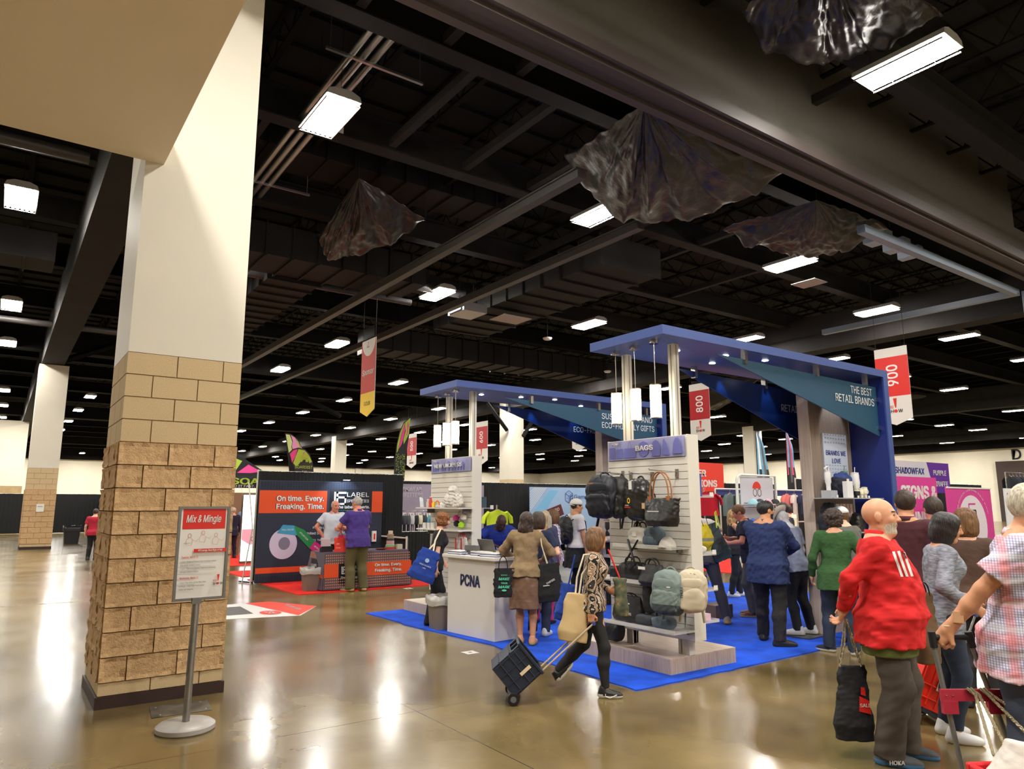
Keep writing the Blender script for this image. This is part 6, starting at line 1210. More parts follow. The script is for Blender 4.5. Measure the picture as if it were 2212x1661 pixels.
def duffel(label, c, w_, d_, h_, m, rz=WEST, m2=None, tag_=None, seed=1, name='duffel_bag', cat='duffel bag', handle=True, logo=None, vox=.008, roll=0.):
    t = thing(name, label, cat, (c[0], c[1], c[2]-h_/2)); M = bagframe(c, rz, 0, roll); V_ = lambda *q: M @ Vector(q); c0 = np.array(c); r = max(w_, h_)*.62+.02
    F = Field(c0-r, c0+r, vox); F.ell(V_(0, 0, 0), (w_/2, d_/2, h_/2), rot3(M), k=.02, p=3.4); F.noise(.005, 26, seed); F.plane(V_(0, 0, -h_/2+.004), (0, 0, -1)); P, Q = F.mesh(); L = (P[Q].mean(1)-c0)[:, 2]; obj('bag_body', (P, Q, (L < -h_*.12).astype(np.int32) if m2 else None), [m, m2] if m2 else m, t, smooth=True)
    if handle:
        for q in (-1, 1): obj('handle', MB().tube([V_(w_*.2*math.cos(a), q*d_*.22, h_*.46+h_*.28*math.sin(a)) for a in [math.pi*k/10 for k in range(11)]], .008, 6, flat=.5), BLK_C, t, smooth=True)
    if tag_: mb = MB().box(-.03, .03, -d_*.5-.006, -d_*.5-.002, -.0, .05); mb.xf(M); obj('price_tag', mb, WHT, t)
    if logo: logo(Panel(V_(-w_/2, -d_*.505, -h_/2), M.to_3x3() @ Vector((1, 0, 0)), (0, 0, 1), t))
    return t
NYN = cloth('navy_nylon', lin(20, 24, 34), .5, var=.15); NYB = cloth('black_nylon', (.011, .011, .012), .5, var=.15); NYO = cloth('dark_olive_nylon', lin(36, 36, 32), .55); SAGE = cloth('sage_canvas', lin(112, 126, 122), .75); SAGD = cloth('sage_dark_base', lin(58, 66, 70), .7); BEI = cloth('beige_canvas', lin(188, 176, 152), .75); BLG = cloth('blue_grey_canvas', lin(88, 104, 118), .75); WCV = cloth('white_canvas', lin(205, 200, 192), .8); LEA = mat('tan_leather', lin(150, 96, 56), .5); TARP = mat('black_tarpaulin', (.016, .015, .014), .32, bump=.2, bscale=12)
backpack('big navy backpack hanging farthest left on the BAGS wall', (5.60, 6.06, 1.80), .40, .24, .50, NYN, seed=1, rz=WEST+.25, logo=lambda p: (p.text('SUMMIT', .12, .40, .03, mat('muted_orange', lin(200, 130, 80), .6), width=.08)))
backpack('dark olive backpack hanging behind the navy one', (5.73, 5.93, 1.79), .31, .2, .48, NYO, seed=2, rz=WEST-.3)
backpack('plain black roll-top backpack with a white tag and small crest', (5.70, 5.60, 1.765), .34, .2, .46, TARP, seed=3, pocket=False, tag_=.09, logo=lambda p: (p.disc('crest_ring', .12, .22, .022, .03, GOLD, r0=.6), p.text('GUARD', .12, .17, .022, WHT, .03), p.rect('red_bar', .08, .17, .145, .155, RED, .03)))
t = tote('large black tote with brown leather handles on the BAGS wall', (5.66, 5.24, 1.635), .50, .2, .29, TARP, top=1.0, bot=.76, seed=4, vox=.008, logo=lambda p: p.rect('printed_line', .16, .32, .15, .158, WHT))
for q in (-1, 1): obj('handle', MB().tube([Vector((5.66+q*.025, 5.24+.13*math.cos(a), 1.76+.29*math.sin(a)**.7)) for a in [math.pi*k/16 for k in range(17)]], .008, 7), LEA, t, smooth=True)
for y in (5.11, 5.37): obj('leather_tab', MB().prism([(y-.03, 1.80), (y+.03, 1.80), (y+.012, 1.72), (y-.012, 1.72)], 5.622, 5.63, 0), LEA, t)
obj('luggage_tag', MB().box(5.58, 5.585, 5.40, 5.44, 1.67, 1.73), mat('tan_tag', lin(190, 160, 120), .6), t)
HK = mat('hook_chrome', (.6, .6, .6), .2, metal=.9)
for i, (x, y, z) in enumerate(((5.5, 6.06, 2.08), (5.6, 5.93, 2.06), (5.58, 5.60, 2.05), (5.5, 5.24, 2.07))):
    t = thing('wall_hook', ('chrome hook holding the big navy backpack', 'chrome hook holding the dark olive backpack', 'chrome hook holding the plain black backpack', 'chrome hook holding the leather-handled tote')[i], 'hook', (5.93, y, z)); obj('hook_arm', MB().tube([(5.93, y, z-.01), (x, y, z+.0), (x-.012, y, z+.02)], .006, 6), HK, t); obj('hook_plate', MB().box(5.915, 5.928, y-.02, y+.02, z-.07, z+.02), mat('hook_plate', lin(110, 100, 90), .5), t)
CLR = mat('clear_acrylic_shelf', (.75, .74, .68), .08, alpha=.45)
for z, y0, y1, x0, lb in ((1.265, 5.12, 5.98, 5.66, 'upper clear acrylic shelf on the BAGS wall'), (.895, 5.52, 6.2, 5.62, 'middle clear acrylic shelf on the BAGS wall'), (.455, 5.02, 6.1, 5.56, 'lowest clear acrylic shelf on the BAGS wall')):
    t = shelf('acrylic_shelf', lb, x0, 5.93, y0, y1, z, CLR, .008); obj('shelf_lip', MB().box(x0-.004, x0, y0, y1, z-.012, z+.03), CLR, t)
    for y in (y0+.1, y1-.1): obj('shelf_bracket', MB().box(5.86, 5.928, y-.015, y+.015, z-.05, z-.008), MATS['hook_plate'], t)
duffel('off-white sling duffel with a tag on the upper acrylic shelf', (5.77, 5.66, 1.372), .27, .18, .205, WCV, seed=5, tag_=1)
obj_ = backpack('blue-grey cooler pack right of the off-white duffel', (5.80, 5.48, 1.37), .20, .2, .2, BLG, seed=6, straps=False, vox=.007)
t = thing('strap_bag', 'black crossed strap hanging below the off-white duffel', 'strap', (5.62, 5.66, 1.1)); obj('webbing_strap', MB().tube([(5.66, 5.74, 1.34), (5.63, 5.66, 1.20), (5.62, 5.60, 1.08), (5.63, 5.70, 1.02), (5.64, 5.78, 1.08), (5.65, 5.58, 1.34)], .014, 6, flat=.4), NYB, t, smooth=True)
def capthing(label, c, m, m2, rz=0., brim=None, s=1., group=None, badge=None, name='baseball_cap'):
    t = thing(name, label, 'cap', c, 0, group); M = Matrix.Translation(c) @ Rz(rz); mb = MB(); rows = []
    for k in range(8):
        a = math.pi/2*k/7; rows.append([M @ Vector((.09*s*math.cos(a)*math.cos(b), .10*s*math.cos(a)*math.sin(b), .115*s*math.sin(a))) for b in [2*math.pi*j/22 for j in range(22)]])
    mb.grid(rows, cv=True)
    mb.m = [1 if (i % 22) > 11 else 0 for i in range(len(mb.f))]
    obj('crown', mb, [m, m2], t, smooth=True, solid=.003); rows = [[M @ Vector((r*.08*s*math.sin(a), .05*s+.11*s*r*math.cos(a), .012-.014*abs(math.sin(a))+.004)) for a in [-1.5+3*j/10 for j in range(11)]] for r in (.5, .8, 1.05)]
    obj('brim', MB().grid(rows), brim or m, t, smooth=True, solid=.004)
    if badge: p = M @ Vector((0, .088*s, .05*s)); mb = MB(); mb.face([M @ Vector((.022*s*math.cos(a), (.096-.012*math.sin(a))*s, .058*s+.024*s*math.sin(a))) for a in [2*math.pi*k/12 for k in range(12)]]); obj('cap_badge', mb, badge, t)
    return t
capthing('off-white cap on the right end of the upper acrylic shelf', (5.78, 5.28, 1.266), WCV, WCV, math.pi/2+.4)
duffel('black duffel with grey lower half on the middle acrylic shelf', (5.76, 5.78, .99), .34, .22, .21, NYB, m2=cloth('dark_grey_nylon', lin(52, 54, 62)), seed=7)
tag(obj('price_card', MB().box(5.60, 5.604, 5.98, 6.06, .90, .95), WHT), 'white price card on the middle acrylic shelf', 'price card')
duffel('small navy pouch left on the middle acrylic shelf', (5.78, 6.08, .965), .18, .14, .12, NYN, seed=8, handle=False, name='pouch', cat='pouch')
tote('black roll-up tote with a white label above the sage backpack', (5.70, 5.43, .98), .33, .18, .22, NYB, seed=9, handle=True, hh=.09, hr=.01, top=.8, bot=1., logo=lambda p: p.rect('label', .06, .16, .17, .2, WHT))
backpack('narrow black sling bag left of the sage backpack', (5.74, 5.52, .74), .14, .1, .34, NYB, seed=10, pocket=False)
backpack('sage green backpack with dark base low on the BAGS wall', (5.58, 5.10, .84), .34, .2, .45, SAGE, m2=SAGD, seed=11, rz=WEST+.2, side_pocket=True, tilt=-.05, vox=.0065, logo=lambda p: (p.rect('brand_patch', .22, .26, .285, .295, WHT, .03)))
backpack('beige backpack hanging right behind the sage one', (5.72, 4.93, .86), .30, .22, .43, BEI, seed=12, rz=WEST+.75, side_pocket=True, vox=.0065, logo=lambda p: p.text('THULE', .05, .22, .05, INK, .02, rot=math.pi/2, bold=.02))
tote('black tote printed FILMS on the lowest acrylic shelf', (5.75, 5.84, .60), .42, .16, .27, NYB, seed=13, top=.95, bot=1., handle=True, hh=.05, hr=.008, logo=lambda p: (p.text('L.A. FILMS', .24, .09, .05, WHT, .01, width=.2), p.rect('label', .2, .32, .19, .202, WHT, .012)))
duffel('charcoal wash pouch on the lowest acrylic shelf', (5.72, 5.56, .515), .25, .13, .11, cloth('charcoal_canvas', lin(58, 60, 66)), seed=14, handle=False, name='pouch', cat='pouch')
duffel('blue-grey wash pouch right on the lowest acrylic shelf', (5.68, 5.28, .52), .28, .14, .12, BLG, seed=15, handle=False, name='pouch', cat='pouch')
backpack('black bag standing on the plinth under the BAGS wall', (5.88, 6.22, .29), .24, .16, .22, NYB, seed=16, straps=False, pocket=False)
# ---- NEW UNDER $5 wall
for z, y0, y1, lb in ((1.665, 9.3, 10.66, 'upper cream shelf on the NEW UNDER $5 wall'), (1.33, 9.3, 10.62, 'lower cream shelf on the NEW UNDER $5 wall')):
    t = shelf('wall_shelf', lb, 5.66, 5.93, y0, y1, z, SLAT, .02)
    for y in (y0+.1, y1-.15): obj('shelf_bracket', MB().box(5.8, 5.928, y-.015, y+.015, z-.09, z-.02), MATS['hook_plate'], t)
F = Field((5.5, 9.3, 1.64), (5.96, 10.0, 2.1), .007); F.ell((5.77, 9.63, 1.78), (.12, .17, .13), None, k=.03, p=2.4); F.ell((5.77, 9.63, 1.92), (.08, .11, .08), None, k=.05); F.noise(.012, 24, 4); F.noise(.006, 50, 5); F.plane((0, 0, 1.667), (0, 0, -1)); P, Q = F.mesh()
t = thing('drawstring_bag', 'crumpled off-white drawstring bag on the NEW UNDER $5 shelf', 'bag', (5.77, 9.63, 1.665)); obj('bag_body', (P, Q, None), WCV, t, smooth=True); obj('price_tag', MB().box(5.66, 5.664, 9.44, 9.475, 1.68, 1.78), WHT, t)
PKM = mat('hot_pink', lin(225, 60, 160), .6); CL = [('red', lin(200, 40, 50)), ('gold', lin(220, 180, 40)), ('white', lin(225, 222, 215)), ('clear', lin(210, 215, 215)), ('white', lin(230, 228, 222))]
t = thing('acrylic_sign', 'curved clear easel at the left end of the upper cream shelf', 'easel', (5.75, 10.58, 1.665)); obj('easel_sheet', MB().tube([(5.72, 10.55, 1.67), (5.72, 10.57, 1.76), (5.74, 10.62, 1.82)], .012, 6, flat=3), mat('clear_plastic', (.8, .85, .88), .1, alpha=.5), t)
t = thing('rainbow_toy', 'small rainbow novelty on the upper cream shelf', 'toy', (5.75, 10.1, 1.665))
for k, c in enumerate(((210, 60, 50), (230, 150, 50), (240, 220, 80), (90, 180, 200))): obj('rainbow_arc', MB().tube([(5.75, 10.1+(.07-.012*k)*math.cos(a), 1.70+(.07-.012*k)*math.sin(a)) for a in [math.pi*j/10 for j in range(11)]], .006, 6), mat('arc%d' % k, lin(*c), .5), t)
for i, (y, h, c) in enumerate(((10.42, .12, (200, 190, 180)), (10.33, .16, (200, 60, 60)), (10.24, .10, (225, 190, 60)), (9.98, .09, (222, 226, 226)), (9.9, .07, (230, 230, 228)))):
    t = thing('novelty_item', 'small %s giveaway item on the upper cream shelf' % ('taupe', 'tall red', 'gold', 'clear', 'short white')[i], 'giveaway', (5.76, y, 1.665)); obj('item_body', MB().lathe([(.026, 0), (.03, h*.6), (.018, h*.8), (.018, h)], 5.76, y, 1.665, 12), mat('nov%d' % i, lin(*c), .4), t, smooth='auto'); obj('item_lid', MB().lathe([(.02, 0), (.02, .012)], 5.76, y, 1.665+h, 12), WHT, t)
for i, y in enumerate((10.5, 10.36, 10.24)): 
    t = thing('mug', ('first', 'second', 'third')[i]+' white mug from the left on the lower cream shelf', 'mug', (5.76, y, 1.33)); obj('cup', MB().lathe([(.036, 0), (.04, .01), (.04, .09), (.036, .09), (.034, .01)], 5.76, y, 1.33, 16), WHT, t, smooth='auto'); obj('cup_handle', MB().tube([(5.76, y+.038+.025*math.sin(a), 1.375+.028*math.cos(a)) for a in [math.pi*j/8 for j in range(9)]], .006, 6), WHT, t)
for i, (y, z, m_, lb) in enumerate(((9.68, 1.50, PKM, 'hot pink pouch hanging under the upper cream shelf'), (9.66, 1.42, NYB, 'black trinket hanging beside the lime one'), (9.52, 1.40, mat('lime_plastic', lin(160, 210, 40), .5), 'lime green trinket hanging on the NEW UNDER $5 wall'), (9.46, 1.52, WCV, 'off-white lanyard card hanging under the upper shelf'))):
    t = thing('hanging_item', lb, 'giveaway', (5.85, y, z)); obj('item_body', MB().lathe([(.01, -.05), (.045, -.03), (.05, .02), (.02, .05)], 5.85, y, z, 12), m_, t, smooth='auto'); obj('item_loop', MB().tube([(5.88, y, z+.04), (5.9, y, z+.1), (5.93, y, z+.11)], .003, 5), INK, t)
t = tote('cream tote with red handles behind the counter', (5.80, 9.42, 1.12), .30, .1, .22, WCV, seed=20, handle=True, hh=.08, hm=RED, hr=.008, logo=lambda p: (p.rect('red_band', .05, .09, 0, .2, RED), p.rect('red_band', .21, .25, 0, .2, RED)))
# ---- on the white counter
x, y, z = oncounter(.40, .10); t = thing('grey_case', 'grey felt case standing on the white counter', 'case', (x, y, z)); obj('case_body', MB().prism([(y-.15, z), (y+.15, z), (y+.14, z+.115), (y-.13, z+.125)], x-.02, x+.05, 0), cloth('grey_felt', lin(98, 96, 96)), t, bevel=.01); obj('case_flap', MB().prism([(y-.145, z+.06), (y+.145, z+.06), (y+.14, z+.122), (y-.13, z+.13)], x-.028, x-.02, 0), MATS['grey_felt'], t)
for i, (u, v, a, k_) in enumerate(((.16, .08, .1, 5), (.22, .20, -.2, 4), (.62, .12, .15, 6), (.75, .22, -.1, 4), (.85, .10, .3, 5))):
    x, y, z = oncounter(u, v); st = thing('catalogue_stack', ('leftmost', 'second', 'third', 'fourth', 'rightmost')[i]+' stack of white catalogues on the counter, counted from the left', 'catalogues', (x, y, z))
    for j in range(k_): mb = MB().box(-.1, .1, -.14, .14, 0, .009); mb.xf(Matrix.Translation((x, y, z+.0095*j)) @ Rz(a+.05*math.sin(j*3))); obj('catalogue', mb, PAPER if j % 3 else mat('blue_cover', lin(60, 80, 150), .4), st)
x, y, z = oncounter(.66, .30, 1.045); t = thing('laptop', 'open grey laptop at the back of the counter', 'laptop', (x, y, z)); 
mb = MB().box(-.11, .11, -.16, .16, 0, .014); mb.xf(Matrix.Translation((x, y, z)) @ Rz(.1)); obj('keyboard_base', mb, GALV, t); mb = MB().box(0, .008, -.16, .16, 0, .21); mb.xf(Matrix.Translation((x-.11, y, z+.012)) @ Rz(.1) @ Matrix.Rotation(-.35, 4, 'Y')); obj('screen_lid', mb, mat('laptop_grey', lin(92, 90, 88), .4), t)
x, y, z = oncounter(.93, .30, 1.045); t = thing('water_bottle', 'clear water bottle with green cap on the counter', 'bottle', (x, y, z)); obj('bottle', MB().lathe([(.03, 0), (.033, .02), (.033, .13), (.014, .18), (.014, .2)], x, y, z, 16), mat('clear_bottle', (.7, .78, .75), .1, alpha=.5), t, smooth='auto'); obj('bottle_cap', MB().lathe([(.016, 0), (.016, .02)], x, y, z+.2, 12), mat('green_cap', lin(50, 150, 90), .4), t)
x, y, z = oncounter(.55, .38, 1.045); tag(obj('wood_box', MB().box(x-.08, x+.08, y-.1, y+.06, z, z+.04), mat('orange_wood', lin(185, 130, 70), .5), bevel=.004), 'small orange wooden box behind the grey case', 'box')
for i, (u, v) in enumerate(((.3, .02), (.52, .04), (.7, .03))): x, y, z = oncounter(u, v); mb = MB().box(-.012, .012, -.06, .06, 0, .012); mb.xf(Matrix.Translation((x, y, z)) @ Rz(.2*i)); tag(obj('marker_pen', mb, mat('pen_navy', lin(30, 34, 100), .4), bevel=.003), ('left', 'middle', 'right')[i]+' navy pen on the front edge of the counter', 'pen')
# ================= WOOD COLUMN SHELVES =================
def tumbler(label, x, y, z, r, h, m, handle=True, straw=False, lid=WHT, name='tumbler', cat='tumbler'):
    t = thing(name, label, cat, (x, y, z)); obj('cup', MB().lathe([(r*.72, 0), (r*.75, h*.35), (r, h*.45), (r, h*.95), (r*.9, h)], x, y, z, 18), m, t, smooth='auto'); obj('lid', MB().lathe([(r*.95, 0), (r*.95, .015), (r*.3, .02)], x, y, z+h, 16), lid, t, smooth='auto')
    if handle: obj('cup_handle', MB().tube([(x+r*.9+.04*math.sin(a), y-.01, z+h*.66+h*.2*math.cos(a)) for a in [math.pi*j/9 for j in range(10)]], .009, 6), m, t, smooth=True)
    if straw: obj('straw', MB().tube([(x, y, z+h), (x+.015, y, z+h+.09)], .006, 6), lid, t)
    return t
_n0 = set(o.name for o in C.objects)
BW = mat('bottle_white', lin(225, 224, 226), .35); SG = mat('bottle_sage', lin(110, 150, 125), .4); CRM = mat('bottle_cream', lin(215, 210, 185), .4)
t = thing('acrylic_riser', 'clear acrylic riser at the left of the upper column shelf', 'riser', (9.42, 5.6, 1.8)); obj('riser_box', MB().box(9.34, 9.50, 5.52, 5.66, 1.80, 1.90), mat('clear_riser', (.6, .62, .68), .1, alpha=.5), t); obj('price_card', MB().box(9.46, 9.50, 5.512, 5.516, 1.805, 1.84), WHT, t)
t = tumbler('tall white bottle with loop lid on the acrylic riser', 9.41, 5.59, 1.90, .04, .24, BW, False, name='water_bottle', cat='bottle'); obj('loop_lid', MB().tube([(9.38, 5.59, 2.15), (9.36, 5.59, 2.18), (9.34, 5.59, 2.185), (9.40, 5.59, 2.215), (9.44, 5.59, 2.22), (9.44, 5.59, 2.16)], .012, 8), BW, t, smooth=True)
t = thing('folded_jacket', 'folded navy and royal blue jacket with tags on the upper column shelf', 'jacket', (9.74, 5.6, 1.8)); F = Field((9.4, 5.35, 1.78), (10.1, 5.85, 2.25), .007); F.ell((9.77, 5.62, 1.93), (.19, .13, .16), None, k=.03, p=2.6); F.ell((9.79, 5.6, 2.06), (.13, .1, .09), None, k=.04); F.noise(.012, 26, 8); F.plane((0, 0, 1.802), (0, 0, -1)); P, Q = F.mesh(); ce = P[Q].mean(1); obj('cloth_bundle', (P, Q, ((ce[:, 2]+.4*(ce[:, 0]-9.77)) > 2.03).astype(np.int32)), [cloth('dark_plum', lin(38, 36, 52)), cloth('royal_blue_cloth', lin(48, 66, 122))], t, smooth=True)
for a in ((9.66, 5.46, 1.98), (9.88, 5.47, 1.92)): obj('price_tag', MB().box(a[0], a[0]+.055, a[1], a[1]+.004, a[2], a[2]+.075), mat('cream_tag', lin(215, 208, 180), .6), t)
tag(obj('product_box', MB().box(9.56, 9.70, 5.40, 5.47, 1.80, 2.02), BW, bevel=.004), 'white product box standing before the blue jacket', 'box'); text('W.WILDFLY', .045, (9.66, 5.40, 1.91), (0, 0, 1), (-1, 0, 0), INK, bpy.data.objects['product_box'], bold=.02)
tumbler('big white handled tumbler with straw on the upper column shelf', 9.95, 5.50, 1.80+.0, .055, .33, BW, True, True); tumbler('sage green handled tumbler with straw, right of the white one', 10.0, 5.68, 1.80, .05, .36, SG, True, True, SG)
tumbler('short cream tin before the big white tumbler', 9.90, 5.40, 1.80, .035, .11, CRM, False, lid=CRM, name='tin', cat='tin'); tumbler('cream handled mug at the right end of the column shelf', 10.01, 5.41, 1.80, .042, .13, CRM, True, False, CRM, name='mug', cat='mug'); tumbler('black tin between the jacket and cream tin', 9.81, 5.41, 1.80, .04, .09, NYB, False, lid=CRM, name='tin', cat='tin')
for i, x in enumerate((9.72, 9.93, 10.0)): tag(obj('price_card', MB().box(x, x+.04, 5.352, 5.356, 1.79, 1.83), WHT), ('left', 'middle', 'right')[i]+' price card clipped to the upper column shelf', 'price card')
backpack('black leather tote bag with a label on the lower column shelf', (9.93, 5.5, 1.43), .26, .16, .32, TARP, rz=.15, seed=30, pocket=False, straps=False, roll=.2, logo=lambda p: (p.rect('label', .13, .18, .2, .27, WHT, .03), p.rect('label_mark', .14, .17, .22, .25, INK, .034)))
t = thing('hanging_jacket', 'dark jacket hanging at the left of the lower column shelf', 'jacket', (9.36, 5.6, 1.2)); F = Field((9.2, 5.3, 1.1), (9.56, 5.86, 1.8), .009); F.ell((9.37, 5.6, 1.47), (.11, .12, .25), None, k=.03, p=2.6); F.noise(.014, 20, 9); P, Q = F.mesh(); obj('cloth_bundle', (P, Q, None), cloth('charcoal_jacket', lin(40, 42, 50)), t, smooth=True)
t = thing('product_packets', 'row of pale pink packets under the upper column shelf', 'packets', (9.75, 5.7, 1.5)); 
for k in range(5): obj('packet', MB().box(9.62+.085*k, 9.69+.085*k, 5.62, 5.65, 1.52, 1.72), mat('pale_pink_foil', lin(205, 175, 170), .3), t)
for o in [o for o in C.objects if o.name not in _n0 and o.parent is None]:      # everything stands on the shelves in front of the column
    c_ = o.location if o.type == 'EMPTY' else sum((Vector(v) for v in o.bound_box), Vector())/8
    o.location = (o.location.x-.035*c_.x, o.location.y-.035*c_.y, o.location.z)
# ================= LABEL TABLE =================
tb = thing('booth_table', 'trestle table under the dotted orange and navy cloth', 'table', (6.4, 14.45, .012)); obj('table_top', MB().box(5.5, 7.3, 14.12, 14.86, .72, .75), mat('table_top_grey', (.3, .28, .26), .6), tb)
for x in (5.7, 7.1): obj('leg', MB().tube([(x, 14.3, .02), (x, 14.3, .72)], .018, 8).tube([(x, 14.7, .02), (x, 14.7, .72)], .018, 8), BLK2, tb)
GDOT = mat('cloth_slate', lin(92, 84, 96), .8); PDOT = mat('cloth_dots', lin(205, 135, 100), .8)
tc = thing('tablecloth', 'slate cloth with orange band and dots reading On time Every Freaking Time', 'tablecloth', (6.4, 14.45, .012))
mb = MB(); zt = .755; z0_ = .03
rows = [[(5.47, 14.88, zt), (7.33, 14.88, zt)], [(5.47, 14.1, zt), (7.33, 14.1, zt)], [(5.44, 14.06, z0_), (7.42, 14.06, z0_)]]
mb.grid(rows); mb.face([(5.47, 14.88, zt), (5.47, 14.1, zt), (5.42, 14.04, z0_), (5.34, 14.9, z0_)]); mb.face([(7.33, 14.1, zt), (7.33, 14.88, zt), (7.46, 14.9, z0_), (7.42, 14.06, z0_)]); obj('cloth', mb, GDOT, tc, solid=.004)
p = Panel((5.46, 14.055, .03), (1, 0, 0), (0, .055, 1), tc)
mb = MB()
for j in range(13):
    for i in range(44):
        if 4 <= j <= 8: continue
        x, y = .03+i*.043, .03+j*.052; mb.face([p.P(x, y, .006), p.P(x+.022, y, .006), p.P(x+.022, y+.026, .006), p.P(x, y+.026, .006)])
o = obj('cloth_dots', mb, PDOT, tc); o['kind'] = 'stuff'
p.rect('orange_band', 0, 1.94, .23, .50, ORG); lg = p.rect('logo_panel', .30, .86, .10, .52, MATS['logo_black']); ls_mark(p, .36, .29, .15, WHT, .012); p.text('LABEL', .67, .42, .1, WHT, .012, width=.28, bold=0); p.text('SPECIALTIES', .67, .33, .065, WHT, .012, width=.28, bold=0); p.text('The label experts.', .57, .22, .075, WHT, .012, width=.45, bold=.02)
for k in range(4): p.rect('logo_bar', .36+k*.1, .46+k*.1, .145, .152, MATS['bar%d' % k], .012)
for nm, m_, bo, dd in (('lettering_outline', INK, .05, .010), ('lettering', WOUT, .028, .014)): p.text('On time. Every.', 1.40, .43, .115, m_, dd, bold=bo, width=.62, name=nm); p.text('Freaking. Time.', 1.40, .32, .115, m_, dd, bold=bo, width=.62, name=nm)
ps_ = Panel((5.36, 14.9, .03), (.05, -.85, 0), (.1, 0, .72), tc); ps_.rect('orange_band', .05, .85, .23, .30, ORG, .006); ps_.rect('logo_panel', .15, .5, .34, .58, MATS['logo_black'], .006); ps_.text('LS LABEL', .32, .46, .09, WHT, .01, width=.28)
for k in range(9): ps_.rect('side_stripe', .05, .8, .60+.014*k, .606+.014*k, PDOT, .006)
def brochures(label, x, y, cols, h):
    t = thing('brochure_holder', label, 'brochure holder', (x, y, .757)); obj('holder', MB().prism([(y-.05, .757), (y+.06, .757), (y+.06, .82), (y-.05, .87)], x-.12, x+.12, 0), NYB, t)
    for k, c in enumerate(cols): mb = MB().box(-.10, .10, -.002, .002, 0, h-.03*k); mb.xf(Matrix.Translation((x, y-.02+.02*(len(cols)-k), .8)) @ Matrix.Rotation(-.2, 4, 'X')); obj('brochure', mb, mat('bro_%d%d' % (c[0], c[1]), lin(*c), .5), t)
brochures('black holder of pale brochures at the left end of the table', 5.58, 14.32, ((205, 195, 210), (190, 170, 175)), .24)
brochures('black holder of bright pink and teal brochures on the table', 5.93, 14.30, ((90, 190, 190), (225, 60, 130)), .32)
t = thing('label_sample_tower', 'tower of stacked label tins at the right of the table', 'display', (7.05, 14.4, .757)); z = .757
for r, h, c in ((.12, .05, (190, 60, 60)), (.10, .05, (130, 190, 140)), (.085, .08, (200, 150, 150)), (.08, .05, (60, 60, 60)), (.07, .09, (150, 120, 100)), (.05, .07, (190, 175, 150))): obj('sample_tin', MB().lathe([(r, 0), (r, h-.008), (r*.9, h)], 7.05, 14.4, z, 18), mat('tin%d' % int(h*1000+r*1000), lin(*c), .4), t, smooth='auto'); z += h
tag(obj('sample_box', MB().box(7.15, 7.27, 14.25, 14.36, .757, .86), mat('cream_card', lin(200, 190, 165), .6), bevel=.003), 'cream card box at the right end of the label table', 'box')
t = thing('candy_dish', 'brown oval dish in the middle of the label table', 'dish', (6.78, 14.3, .757)); obj('dish', MB().lathe([(.05, 0), (.11, .015), (.12, .03), (.1, .02)], 6.78, 14.3, .757, 20), mat('brown_dish', lin(120, 60, 40), .4), t, smooth='auto')
tag(obj('paper_cup', MB().lathe([(.025, 0), (.035, .09)], 5.76, 14.22, .757, 12), WHT, smooth='auto'), 'white paper cup between the two brochure holders', 'cup')
for i, (x, z) in enumerate(((7.2, .88), (7.42, .88))): t = tag(obj('label_roll_sample', MB().box(x, x+.1, 16.12, 16.18, z-.05, z+.2), PAPER), ('left', 'right')[i]+' white sample strip hanging on the label backdrop', 'sample'); obj('red_mark', MB().box(x+.03, x+.07, 16.115, 16.12, z, z+.14), RED, t)
# ================= RACKS =================
def garment(label, x, y, zt, rz, m, w_=.46, h_=.68, group=None, sleeve='short', name='shirt_on_hanger', seed=1):
    t = thing(name, label, 'garment', (x, y, zt-h_), rz, group); rows_f, rows_b = [], []; r = random.Random(seed); ph = r.random()*6
    ny, nx = 9, 14
    for j in range(ny+1):
        v = j/ny; z = -v*h_; hw = w_/2*(.62+.42*min(1, v*4)) if v < .25 else w_/2*1.04-.02*math.sin(v*3); hw = hw if v > .05 else w_/2*.42
        f, b = [], []
        for i in range(nx+1):
            u = i/nx*2-1; d = .028*(1-u*u)+.006+.010*math.sin(u*9+v*4+ph)*v; zz = z-(.05*abs(u) if v < .05 else 0); f.append((u*hw, -d, zz)); b.append((u*hw, d, zz))
        rows_f.append(f); rows_b.append(b[::-1])
    mb = MB(); rows = [a+b for a, b in zip(rows_f, rows_b)]; mb.grid(rows, cv=True); M = Matrix.Translation((x, y, zt)) @ Rz(rz); mb.xf(M); obj('body_cloth', mb, m, t, smooth=True)
    for q in (-1, 1):
        L_ = .22 if sleeve == 'short' else .56; mb = MB().tube([(q*w_*.40, 0, -.06), (q*(w_*.5+.05), 0, -.16), (q*(w_*.5+.07), 0, -.06-L_)], [.06, .07, .06], 10, flat=.45); mb.xf(M); obj('sleeve', mb, m, t, smooth=True)
    mb = MB().tube([(-.17, 0, -.07), (0, 0, -.005), (.17, 0, -.07)], .006, 6).tube([(0, 0, -.005), (0, 0, .04), (.02, 0, .06), (0, 0, .078)], .003, 5); mb.xf(M); obj('hanger', mb, mat('hanger_wood', lin(190, 165, 130), .5), t)
    return t
rk = thing('clothes_rack', 'chrome rail rack of shirts below the workwear banner', 'rack', (9.2, 17.9, 0)); obj('rail', MB().tube([(8.2, 17.9, 1.53), (10.7, 17.9, 1.53)], .014, 8), HK, rk)
for x in (8.2, 10.7): obj('upright_pole', MB().tube([(x, 17.9, .01), (x, 17.9, 1.53)], .016, 8), HK, rk); obj('foot', MB().tube([(x, 17.6, .02), (x, 18.2, .02)], .016, 8), HK, rk)
